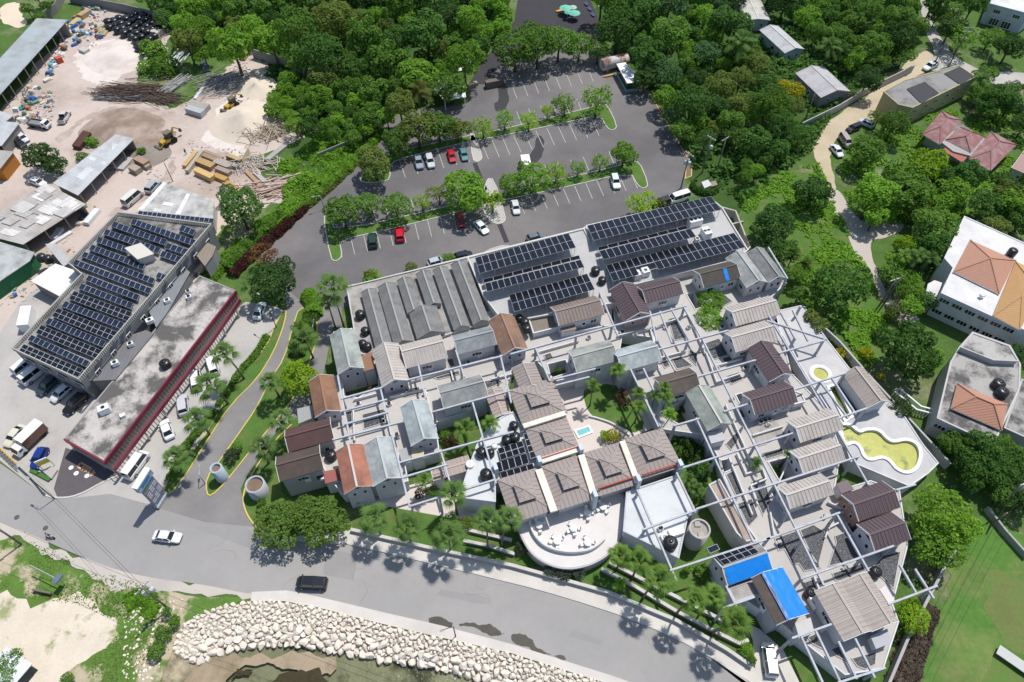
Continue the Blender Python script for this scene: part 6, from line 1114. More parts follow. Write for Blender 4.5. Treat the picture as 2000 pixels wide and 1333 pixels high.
street_lamp(107, 975, 6.2, R(150), 'black street lamp at the corner of the forecourt', True); street_lamp(401, 945, 3.2, R(100), 'short white lamp at the drive beside the round planter'); street_lamp(633, 408, 4.0, R(200), 'white lamp post at the west end of the lower island'); street_lamp(890, 1244, 5.5, R(200), 'dark street lamp on the sea pavement', True); street_lamp(620, 668, 4.5, R(90), 'pale blue lamp column beside the green grey gable'); street_lamp(338, 355, 6, R(60), 'dark lamp pole standing in the yard beside the vans', True); street_lamp(540, 640, 9, R(140), 'leaning lamp pole over the parked white car on the drive', True)
b = MB()
for z in (.2, .8, 1.4, 2.0):
    P = WL([(-8, 868), (32, 906)], z); b.bar(P[0], P[1], .12, .12)
P = WL([(-8, 868), (32, 906)], 0)
for i in range(9): q = P[0].lerp(P[1], i/8); b.bar((q.x, q.y, 0), (q.x, q.y, 2.1), .12, .12); q2 = P[0].lerp(P[1], min(1, (i+1)/8)); b.bar((q.x, q.y, .2), (q2.x, q2.y, 2.0), .08, .08)
tag(b.build('yellow_lattice_fence', PLAIN, color=(.60, .38, .03)), 'orange yellow steel lattice along the forecourt edge at the far left', 'fence')
b = MB(); P = WL([(32, 906), (60, 932), (85, 962)], 1.0); strip(b, P, .06, .05, 1.0); tag(b.build('hoarding_fence', PLAIN, color=(.36, .42, .36)), 'pale green wire fence curving along the forecourt corner', 'fence')
t = thing('roadside_banner', 'yellow and white banner board over a small solar panel in the forecourt', 'sign', W(97, 915), R(30)); MB().box((0, 0, 2.2), (2.0, .12, 1.0)).build('banner', PLAIN, t, (.58, .50, .06)); MB().box((0, -.02, 3.0), (2.0, .14, .4)).build('white_strip', WHITE, t)
for x in (-.9, .9): MB().box((x, .1, 1.2), (.1, .1, 2.4)).build('post', STEEL, t)
boxthing('green_trough', 'narrow green planting strip with yellow bars in the forecourt', 'planter', [(56, 920), (64, 916), (100, 934), (94, 940)], .4, (.05, .15, .03))
boxthing('concrete_slab', 'pale concrete platform beside the blue car', 'platform', [(76, 915), (84, 903), (112, 918), (100, 935)], .5, (.40, .37, .34))
# wires
WIRE = M('wire', (.05, .05, .055), rough=.6, var=0)
def wire(a, e, label, sag=1.0, off=(0,)):
    b = MB()
    for o_ in off:
        d = (e-a); n = Vector((-d.y, d.x, 0)).normalized()*o_
        b.tube([a+n+d*(i/10)+Vector((0, 0, -sag*4*(i/10)*(1-i/10))) for i in range(11)], .02, 4, False)
    tag(b.build('power_line', WIRE), label, 'power line')
wire(T6, T7, 'power lines from the sand lot pole to the left edge pole', 1.0, (-.6, .6)); wire(T6, W(60, 930, 7), 'power lines crossing the road from the sand lot pole', .8, (-.2, .2)); wire(T6, W(1000, 1420, 9), 'power lines running right over the sea wall from the sand lot pole', 2.0, (-.4, .4))
wire(T2, T5+Vector((0, 0, -1)), 'power lines from the car park poles over the wood to the slim pole', 1.5, (-.8, 0, .8)); wire(T5, T4, 'power lines over the tin house to the tall lane pole', 1.5, (-.6, 0, .6)); wire(T1, T2, 'short power lines between the pair of poles by the car park', .3, (-.6, .6)); wire(T4, W(1850, -60, 12), 'power lines rising from the tall lane pole to the top edge', 1.0, (-.8, 0, .8)); wire(T9, W(1760, 1420, 9), 'power lines slanting across the sports field', 1.5, (-1.0, 0, 1.0)); wire(T9, W(2060, 900, 9), 'power line from the right hand pole to the right edge', .5, (0,))
# ================================================================ VEHICLES
def ring(x, hw, z0, z1, bv=.14):
    return [(x, -hw+bv*.5, z0), (x, hw-bv*.5, z0), (x, hw, z0+bv), (x, hw, z1-bv*1.3), (x, hw-bv, z1), (x, -hw+bv, z1), (x, -hw, z1-bv*1.3), (x, -hw, z0+bv)]
def loft(b, st):
    vs = []; fs = []
    for s in st: vs += ring(*s)
    n = len(st)
    for i in range(n-1):
        for k in range(8): fs.append((8*i+k, 8*i+8+k, 8*i+8+(k+1) % 8, 8*i+(k+1) % 8))
    fs += [tuple(range(8)), tuple(range(8*n-1, 8*n-9, -1))]
    b.add(vs, [f[::-1] for f in fs]); return b
VK = {}
def veh(kind):
    if kind in VK: return VK[kind]
    spec = dict(sedan=(4.5, 1.76, .92, 1.44, (-1.75, -1.05, .55, 1.15)), hatch=(4.0, 1.72, .98, 1.50, (-1.85, -1.5, .45, 1.05)), suv=(4.6, 1.88, 1.08, 1.76, (-2.15, -1.85, .45, 1.0)), van=(4.7, 1.78, 1.15, 1.92, (-2.22, -2.05, 1.2, 1.75)), minibus=(5.3, 1.92, 1.25, 2.20, (-2.55, -2.4, 1.7, 2.25)), pickup=(5.2, 1.86, 1.05, 1.76, (-.75, -.5, .75, 1.25)))[kind]
    Ln, wd, zb, zr, (r0, r1, f1, f0) = spec; h = Ln/2; hw = wd/2; nose = zb-.14 if kind in ('sedan', 'hatch', 'suv', 'pickup') else zb-.05
    P = []
    b = MB()
    loft(b, [(-h, hw*.86, .32, zb-.16), (-h+.18, hw*.97, .24, zb-.02), (-h*.5, hw, .22, zb), (f0-.1, hw, .22, zb), (f0+(h-f0)*.55, hw*.98, .22, nose), (h-.2, hw*.93, .26, nose-.10), (h, hw*.78, .34, nose-.25)])
    if kind == 'pickup':
        b.mat(1); b.box((-h+1.02, 0, zb+.004), (1.75, wd*.80, .01)); b.mat(0)
        for s in (-1, 1): b.box((-h+1.02, s*hw*.9, zb+.06), (1.9, .10, .16))
        b.box((-h+.1, 0, zb+.06), (.10, wd*.9, .16))
    # roof skin on pillars
    tw = hw*.80
    loft(b, [(r1+.02, tw*.92, zr-.09, zr-.02, .05), ((r1+f1)/2, tw, zr-.08, zr+.02, .05), (f1-.02, tw*.92, zr-.10, zr-.03, .05)])
    for s in (-1, 1):
        for a, e in (((r0, s*hw*.93, zb), (r1, s*tw*.92, zr-.06)), ((f0, s*hw*.93, zb), (f1, s*tw*.92, zr-.06)), (((r1+f1)/2, s*hw*.95, zb), ((r1+f1)/2, s*tw*.98, zr-.06))): b.bar(a, e, .09, .07)
    P.append(('body', b.mesh('body', [CARP, RUBBER]), (0, 0, 0)))
    b = MB(); q = [(r0+.06, hw*.91), (f0-.06, hw*.91)]; t_ = [(r1+.05, tw*.93), (f1-.05, tw*.93)]; z1 = zr-.08
    vs = [(q[0][0], -q[0][1], zb-.03), (q[1][0], -q[1][1], zb-.03), (q[1][0], q[1][1], zb-.03), (q[0][0], q[0][1], zb-.03), (t_[0][0], -t_[0][1], z1), (t_[1][0], -t_[1][1], z1), (t_[1][0], t_[1][1], z1), (t_[0][0], t_[0][1], z1)]
    b.add(vs, [(0, 1, 5, 4), (1, 2, 6, 5), (2, 3, 7, 6), (3, 0, 4, 7), (4, 5, 6, 7)]); P.append(('windows', b.mesh('windows', GLASS), (0, 0, 0)))
    wr = .32 if kind in ('sedan', 'hatch') else .37
    b = MB(); b.tube([(0, -.11, 0), (0, .11, 0)], wr, 14); b.mat(1).tube([(0, -.12, 0), (0, .12, 0)], wr*.55, 10); wm_ = b.mesh('wheel', [RUBBER, STEEL])
    for x in (-h*.60, h*.62):
        for s in (-1, 1): P.append(('wheel', wm_, (x, s*(hw-.08), wr)))
    b = MB(); b.box((0, 0, 0), (.12, .36, .16)); hm = b.mesh('headlight', LAMP); b = MB(); b.box((0, 0, 0), (.10, .26, .20)); tm_ = b.mesh('tail_light', REDL)
    for s in (-1, 1): P += [('headlight', hm, (h-.16, s*hw*.66, nose-.26)), ('tail_light', tm_, (-h+.06, s*hw*.70, zb-.28))]
    b = MB(); b.box((0, 0, 0), (.16, .22, .14)); mm = b.mesh('mirror', CARP)
    for s in (-1, 1): P.append(('mirror', mm, (f0-.25, s*(hw+.08), zb+.08)))
    VK[kind] = P; return P
NAMES = dict(sedan='car', hatch='car', suv='suv', van='van', minibus='minibus', pickup='pickup_truck')
def car(kind, col, x, y, dx, dy, label, scale=1.0, extra=None):
    p = W(x, y, .8); q = W(x+dx, y+dy, .8); p.z = .06; d = q-p
    t = thing('parked_'+NAMES[kind] if 'park' in label or 'bay' in label else NAMES[kind], label, NAMES[kind].replace('_', ' '), p, math.atan2(d.y, d.x)); t.scale = (scale,)*3
    for n, me, loc in veh(kind):
        put(n, me, t, col if n in ('body', 'mirror') else None, loc)
    return t
WT = (.72, .72, .72); SIL = (.48, .50, .52); BLK = (.012, .013, .015); RD = (.42, .012, .018)
CARS = [('sedan', (.66, .67, .69), 326, 1048, 20, 2.2, 'silver white saloon driving along the main road'), ('van', (.014, .015, .02), 609, 1139, -20, -1, 'black people carrier driving beside the sea pavement'),
 ('hatch', (.012, .035, .22), 76, 894, -9, 16, 'bright blue hatchback in the forecourt beside the green planting strip'), ('sedan', (.60, .58, .48), 28, 851, -10, 12, 'cream car beside the red sided box truck'),
 ('van', WT, 48, 714, 14, -11, 'white van, leftmost of five parked under the solar building'), ('minibus', WT, 67, 730, 14, -11, 'long white minibus, second of five parked under the solar building'), ('suv', (.035, .06, .075), 93, 752, -14, 13, 'dark teal off-roader, third of five parked under the solar building'), ('hatch', (.62, .64, .64), 118, 768, -14, 12, 'white hatchback, fourth of five parked under the solar building'), ('suv', BLK, 146, 789, -14, 13, 'black off-roader, last of five parked under the solar building'),
 ('sedan', (.74, .75, .76), 325, 838, -6, -16, 'white saloon parked alone in front of the shop row'), ('suv', (.50, .51, .54), 357, 790, -2, -16, 'silver off-roader parked by the shop row under a palm'), ('van', WT, 383, 742, -2, -16, 'white van half under a palm in front of the shop row'), ('van', WT, 415, 714, -5, -16, 'white van parked nearest the drive at the far end of the shop row'), ('minibus', (.74, .73, .73), 266, 909, 16, -22, 'white minibus with red stripes parked at the end of the maroon canopy'),
 ('sedan', (.62, .68, .68), 507, 606, 8, -20, 'white car parked under the dark tree beside the drive'),
 ('minibus', (.60, .60, .56), 259, 388, 14, -12, 'cream white van in the yard behind the solar building'), ('suv', (.34, .37, .40), 299, 364, 12, -14, 'grey off-roader beside the white roof strip in the yard'), ('sedan', WT, 73, 355, 14, 5, 'white car at the corner of the patchwork roof'), ('pickup', (.52, .52, .50), 125, 228, 9, -16, 'pale grey pickup standing alone in the yard'), ('hatch', (.02, .02, .022), 38, 279, 10, 7, 'dark car under the small grey roof at the left edge'), ('hatch', (.60, .62, .66), 44, 269, 10, 8, 'white car nosing out beside the leafy yard tree'),
 ('suv', (.26, .30, .36), 818, 317, 3, 14, 'grey blue car in the upper row of bays, leftmost'), ('suv', (.50, .53, .53), 840, 315, 4, 14, 'silver car in the upper row of bays, second from the left'), ('sedan', RD, 882, 304, 4, 14, 'bright red saloon in the upper row of bays'), ('sedan', (.08, .22, .22), 906, 301, 4, 14, 'teal saloon in the upper row of bays beside the concrete island'),
 ('sedan', (.28, .02, .03), 899, 429, 4, 14, 'dark red saloon parked half under a tree in the lower row of bays'), ('sedan', (.66, .70, .70), 940, 443, 13, 14, 'silver white saloon turning beside the tree island'), ('sedan', (.55, .57, .58), 1007, 404, 3, 14, 'silver saloon in the lower bays, right of the tree island'), ('suv', (.60, .66, .62), 1202, 355, 4, 14, 'pale green white car in the last lower bay'), ('suv', (.015, .045, .035), 728, 469, -1, -14, 'dark green jeep with a spare wheel in the lower bays'), ('suv', (.50, .01, .025), 781, 457, -1, -14, 'bright red off-roader in the lower bays'),
 ('minibus', WT, 1326, 387, -16, 5, 'white minibus parked behind the longest solar array'), ('hatch', (.40, .44, .48), 853, 511, 14, -4, 'silver car parked behind the boundary wall, roof only'), ('hatch', (.015, .02, .035), 905, 499, 14, -4, 'navy car parked behind the boundary wall'), ('hatch', (.13, .15, .17), 1046, 463, 14, -4, 'grey car parked behind the wall by the western arrays'), ('suv', (.03, .03, .032), 1292, 396, -14, 4, 'black car in the shade beside the white minibus'),
 ('pickup', (.64, .68, .70), 1818, 129, -14, 7, 'white pickup with dark load bed on the lane by the tall pole'), ('hatch', (.50, .58, .64), 1692, 240, -10, -5, 'pale blue white car on the marl lane, half under a tree'), ('hatch', (.016, .017, .02), 1667, 250, -12, 5, 'black car on the marl lane verge'), ('van', (.36, .32, .29), 1651, 275, 8, 12, 'rusty grey van on the marl lane verge'), ('sedan', (.62, .64, .68), 1635, 294, 8, 10, 'white car under a cover at the bend of the marl lane'),
 ('van', (.72, .75, .74), 1503, 1289, -2, -14, 'white people carrier on the side driveway below the blue tarpaulin')]
for a in CARS: car(*a, scale=1.04)
def truck(x, y, dx, dy, ln, wd, hb, label, boxc, sidec=None, flat=False, cab=WT, base=.9):
    p = W(x, y, 1.6); q = W(x+dx, y+dy, 1.6); p.z = .05; d = q-p; t = thing('box_truck' if not flat else 'flatbed_truck', label, 'truck', p, math.atan2(d.y, d.x)); h = ln/2
    MB().box((0, 0, .65), (ln, wd*.55, .3)).build('chassis', RUBBER, t)
    if not flat:
        MB().box((-h*.28, 0, base+hb/2), (ln*.70, wd, hb)).build('cargo_box', CARP, t, sidec or boxc); MB().box((-h*.28, 0, base+hb+.03), (ln*.71, wd+.04, .07)).build('cargo_roof', PLAIN, t, boxc)
    else:
        b = MB(); b.box((-h*.28, 0, base+.08), (ln*.70, wd, .16))
        for s in (-1, 1): b.box((-h*.28, s*wd*.49, base+.35), (ln*.70, .08, .5))
        b.box((-h*.97, 0, base+.35), (.08, wd, .5)); b.build('load_bed', PLAIN, t, boxc)
    b = MB(); loft(b, [(h*.46, wd*.46, .45, 2.05), (h*.55, wd*.47, .4, 2.15), (h*.82, wd*.46, .4, 2.1), (h*.95, wd*.45, .4, 1.35), (h, wd*.43, .45, 1.2)]); b.build('cab', CARP, t, cab)
    MB().add([(h*.835, -wd*.38, 2.03), (h*.958, -wd*.38, 1.36), (h*.958, wd*.38, 1.36), (h*.835, wd*.38, 2.03)], [(0, 1, 2, 3)]).build('windscreen', GLASS, t)
    for s in (-1, 1): MB().box((h*.70, s*wd*.465, 1.65), (h*.2, .03, .5)).build('side_window', GLASS, t)
    b = MB(); b.tube([(0, -.14, 0), (0, .14, 0)], .42, 14); me = b.mesh('wheel', RUBBER)
    for xx in (-h*.62, h*.66):
        for s in (-1, 1): put('wheel', me, t, loc=(xx, s*wd*.42, .42))
    return t
truck(55, 857, -22, 21, 6.6, 2.1, 2.0, 'box truck with white roof and brown red sides in the forecourt', (.70, .70, .68), (.16, .07, .05)); truck(1026, 318, -3, -14, 5.6, 2.1, 2.1, 'white box truck standing in the car park by the tree row', (.74, .75, .76)); truck(74, 238, 18, 3, 6.0, 2.2, 1, 'flatbed truck loaded with timber at the salvage heap', (.20, .21, .21), flat=True)
def digger(x, y, dx, dy, label, sc=1.0):
    p = W(x, y, 1); q = W(x+dx, y+dy, 1); p.z = 0; d = q-p; t = thing('backhoe_loader', label, 'digger', p, math.atan2(d.y, d.x)); t.scale = (sc,)*3; YL = (.52, .32, .02)
    b = MB(); loft(b, [(-1.2, .7, .7, 1.3), (-.4, .75, .6, 1.35), (1.0, .6, .7, 1.5), (1.9, .55, .75, 1.4)]); b.build('body', CARP, t, YL)
    MB().box((-.5, 0, 1.95), (1.5, 1.35, 1.3), taper=.9).build('cab', GLASS, t); MB().box((-.5, 0, 2.66), (1.6, 1.45, .12)).build('cab_roof', PLAIN, t, (.16, .14, .10))
    for xx, r in ((-.9, .72), (1.35, .5)):
        for s in (-1, 1): b = MB(); b.tube([(0, -.2, 0), (0, .2, 0)], r, 14); put('wheel', b.mesh('wheel', RUBBER), t, loc=(xx, s*.92, r))
    b = MB()
    for s in (-.55, .55): b.bar((.9, s, 1.3), (2.5, s, .5), .14, .2)
    b.build('loader_arm', CARP, t, YL); MB().box((2.85, 0, .45), (.8, 2.1, .75), taper=.7, taper_y=1).build('bucket', PLAIN, t, (.13, .11, .09))
    b = MB(); b.bar((-1.3, 0, 1.2), (-2.2, 0, 2.9), .28, .3); b.bar((-2.2, 0, 2.9), (-3.4, 0, 1.8), .22, .26); b.build('digging_arm', CARP, t, YL); MB().box((-3.6, 0, 1.4), (.6, .6, .7), taper=.6).build('digging_bucket', PLAIN, t, (.08, .08, .08))
digger(328, 274, -20, 13, 'yellow backhoe loader with folded arm on the brown sand', 1.15); digger(452, 204, -18, 12, 'small yellow digger at the foot of the cream sand heap', 1.05)
# ---- people: one on a motorcycle, one walking in the yard
def figure(name, label, pts, edges, radii, cols, loc, rz, parent=None):
    me = bpy.data.meshes.new(name); me.from_pydata(pts, edges, []); o = put(name, me); o.location = loc; o.rotation_euler = (0, 0, rz)
    sk = o.modifiers.new('skin', 'SKIN'); o.modifiers.new('sub', 'SUBSURF').levels = 1; o.modifiers['sub'].render_levels = 2
    for i, r in enumerate(radii): me.skin_vertices[0].data[i].radius = (r, r)
    me.skin_vertices[0].data[0].use_root = True
    for m_ in cols: me.materials.append(m_)
    return o
CLO = M('dark_clothes', (.06, .06, .07), rough=.9, var=.2); LCL = M('pale_clothes', (.45, .43, .42), rough=.9, var=.15); SKIN = M('brown_skin', (.16, .085, .055), rough=.6, var=.1)
def person(label, loc, rz, seated, shirt, cat='person'):
    k = .48 if seated else 0
    J = [(0, 0, .95-k*.35), (-.02, 0, 1.2-k*.35), (0, 0, 1.42-k*.35), (.02, 0, 1.55-k*.35), (.03, 0, 1.68-k*.35)]
    E = [(0, 1), (1, 2), (2, 3), (3, 4)]; Rr = [.15, .15, .14, .055, .105]
    def chain(root, ps, rs):
        last = root
        for p, r in zip(ps, rs): J.append(p); Rr.append(r); E.append((last, len(J)-1)); last = len(J)-1
    zz = -k*.35
    for s in (-1, 1):
        chain(2, [(0, s*.2, 1.40+zz), (.12 if seated else .02, s*.26, 1.12+zz), (.42 if seated else .10, s*.24, 1.02+zz if seated else .88), (.50 if seated else .12, s*.22, 1.0+zz if seated else .78)], [.075, .055, .042, .045])
        chain(0, [(0, s*.11, .90+zz), (.42 if seated else .10*s, s*.17 if seated else s*.11, .84+zz if seated else .50), (.36 if seated else -.02+.14*s, s*.2 if seated else s*.11, .34 if seated else .08), (.50 if seated else .14+.14*s, s*.2 if seated else s*.11, .30 if seated else .04)], [.10, .075, .05, .045])
    o = figure('person', label, J, E, Rr, [shirt], loc, rz); tag(o, label, cat)
    b = MB(); b.lathe([(0, 1.80+zz), (.075, 1.77+zz), (.115, 1.69+zz), (.105, 1.60+zz)], 12, c=(.02, 0, 0)); b.build('helmet' if seated else 'hair', BLKPL if not seated else CLO, o)
    return o
p = W(97, 1047, .5); p.z = .02; q = W(107, 1051, .5); rzm = math.atan2((q-p).y, (q-p).x); t = thing('motorcycle', 'small dark motorcycle being ridden along the road edge', 'motorcycle', p, rzm)
b = MB(); b.tube([(0, -.06, 0), (0, .06, 0)], .31, 16); me = b.mesh('wheel', RUBBER); put('wheel', me, t, loc=(-.65, 0, .31)); put('wheel', me, t, loc=(.68, 0, .31))
b = MB(); b.bar((-.6, 0, .45), (.2, 0, .5), .2, .25); b.bar((.2, 0, .55), (.45, 0, .9), .14, .14); b.bar((.45, 0, .9), (.68, 0, .31), .08, .08); b.build('frame', BLKPL, t); MB().box((-.3, 0, .78), (.75, .26, .12)).build('seat', RUBBER, t); MB().box((.18, 0, .80), (.42, .26, .22), taper=.8).build('fuel_tank', CARP, t, (.05, .05, .06)); MB().bar((.42, -.34, 1.0), (.42, .34, 1.0), .04, .04).build('handlebar', STEEL, t); MB().box((.58, 0, .88), (.14, .18, .16)).build('headlight', LAMP, t)
person('rider in pale shirt and dark helmet seated on the moving motorcycle', p+Vector((math.cos(rzm)*-.25, math.sin(rzm)*-.25, 0.0)), rzm, True, LCL)
person('person in dark clothes walking beside the lumber stacks', W(364, 302), R(160), False, CLO)
# ================================================================ VEGETATION
def cards(b, pts, size, r, out=.6):
    for p, n in pts:
        a = (n*out+Vector((r.gauss(0, 1), r.gauss(0, 1), r.gauss(0, 1)))*.55+Vector((0, 0, .25))).normalized()
        u = a.orthogonal().normalized(); v = a.cross(u); th = r.uniform(0, 6.28); u, v = u*math.cos(th)+v*math.sin(th), v*math.cos(th)-u*math.sin(th)
        s = size*r.uniform(.65, 1.35); l = s*r.uniform(1.0, 1.5)
        b.add([p-v*l, p+u*s*.75-v*l*.1+a*s*.15, p+v*l, p-u*s*.75+v*l*.1+a*s*.15], [(0, 1, 2, 3)])
def crown_mesh(seed, nl=11, n=2600, size=.052, sparse=False, flat=1.0, lump=1.0):
    r = random.Random(seed); lobes = []
    for i in range(nl):
        a = 2.399*i+r.uniform(-.4, .4); z = -.45+1.15*(i+.5)/nl; rr = math.sqrt(max(.05, 1-min(1, abs(z))**2))*r.uniform(.45, .66)
        lobes.append((Vector((math.cos(a)*rr, math.sin(a)*rr, z*.62*flat)), r.uniform(.26, .46)*lump))
    lobes.append((Vector((0, 0, .05)), .55)); b = MB(); pts = []; tot = sum(q*q for _, q in lobes)
    for c, q in lobes:
        k = int(n*q*q/tot)
        for _ in range(k):
            d = Vector((r.gauss(0, 1), r.gauss(0, 1), r.gauss(0, 1)+.25)).normalized(); rad = q*(1-abs(r.gauss(0, .16 if not sparse else .34))); p = c+d*rad
            if any((p-c2).length < q2*.72 for c2, q2 in lobes if c2 is not c): continue
            k_ = noise.noise(p*2.6+Vector((seed*7.1, 0, 0)))
            if sparse and k_ < -.10: continue
            if k_ < -.34: continue
            pts.append((p+Vector((0, 0, 0)), d))
    cards(b, pts, size, r); return b.mesh('crown', LEAF)
def trunk_mesh(seed, thin=.06):
    r = random.Random(seed); b = MB(); b.tube([(0, 0, -.02), (.02, .01, .3), (.0, .03, .62)], [thin*1.3, thin, thin*.75], 7)
    for i in range(5):
        a = i*1.256+r.uniform(-.3, .3); b.tube([(.0, .02, r.uniform(.38, .6)), (math.cos(a)*.22, math.sin(a)*.22, .74), (math.cos(a)*.42, math.sin(a)*.42, .92)], [thin*.55, thin*.38, thin*.15], 5)
    return b.mesh('trunk', BARK)
PR = {'broad': [crown_mesh(i, 12, 3000, .055) for i in (1, 2, 3, 4)], 'dense': [crown_mesh(i+10, 26, 5200, .042, lump=.78) for i in (1, 2, 3)], 'airy': [crown_mesh(i+20, 12, 1900, .056, True) for i in (1, 2, 3, 4)], 'bush': [crown_mesh(i+30, 8, 1100, .085, flat=.8) for i in (1, 2, 3)], 'wild': [crown_mesh(i+40, 15, 2800, .062, lump=.9, flat=1.1) for i in (1, 2, 3, 4, 5)]}
TM = [trunk_mesh(i) for i in range(3)]
CC = dict(mid=(.145, .275, .045), bright=(.20, .38, .045), lime=(.29, .46, .03), dark=(.070, .150, .036), olive=(.185, .25, .055), yellow=(.42, .40, .024), blue=(.10, .20, .07), rust=(.22, .115, .045), maroon=(.085, .035, .03), deep=(.096, .205, .042))
trnd = random.Random(77)
def tree(x, y, d, kind, col, label, group=None, h=None, name='broadleaf_tree', cat='tree', zs=.78):
    r = d/2*mpp(y); h = h or max(2.2 if kind == 'bush' else 4.2, r*(1.1 if kind == 'bush' else 1.75)); zc = max(h-r*zs*.85, r*zs*.55)
    p = W(x, y, zc); p.z = 0; t = thing(name, label, cat, p, trnd.uniform(0, 6.28), group)
    c = CC[col] if isinstance(col, str) else col; k = trnd.uniform(.88, 1.12); c = tuple(q*k for q in c)
    ty = put('trunk', TM[trnd.randrange(3)], t); ty.scale = (max(r*.9, 1.2), max(r*.9, 1.2), zc+r*.25)
    o = put('crown', PR[kind][trnd.randrange(len(PR[kind]))], t, c, (0, 0, zc)); o.scale = (r*trnd.uniform(.9, 1.22), r*trnd.uniform(.88, 1.12), r*zs*trnd.uniform(.95, 1.3)); o.rotation_euler = (0, 0, trnd.uniform(0, 6.28))
    return t
# rows of the car park
for i, (x, y, d) in enumerate(((730, 318, 68), (775, 275, 58), (815, 250, 76), (857, 247, 58), (893, 252, 46), (943, 250, 44), (986, 234, 40), (1033, 235, 42), (1069, 217, 28), (1104, 203, 46), (1166, 195, 66))):
    tree(x, y, d*1.12, 'broad' if i < 5 else 'airy', ('olive', 'mid', 'olive', 'mid', 'olive', 'lime', 'bright', 'lime', 'lime', 'bright', 'bright')[i], '%s tree from the left in the upper planted row of the car park' % ORD[i], 'upper tree row of the car park', name='car_park_tree')
for i, (x, y, d) in enumerate(((668, 412, 68), (719, 402, 46), (773, 402, 58), (824, 396, 40), (857, 378, 46), (907, 372, 80), (962, 393, 50), (993, 360, 42), (1039, 347, 60), (1086, 338, 42), (1129, 327, 34), (1173, 318, 36), (1219, 300, 52))):
    tree(x, y, d*1.14, 'airy' if i in (3, 4, 6, 9, 10, 11) else 'broad', ('mid', 'mid', 'mid', 'lime', 'olive', 'bright', 'lime', 'bright', 'bright', 'lime', 'bright', 'bright', 'bright')[i], '%s tree from the left in the lower planted row of the car park' % ORD[i], 'lower tree row of the car park', name='car_park_tree')
for i, (x, y, d) in enumerate(((1005, 98, 80), (1050, 90, 84), (1092, 82, 74), (1132, 88, 62), (1168, 98, 52), (1030, 70, 60))):
    tree(x, y, d, 'broad', 'mid', '%s tree in the clump shading the top bays of the car park' % ORD[i], 'clump shading the top bays', name='car_park_tree')
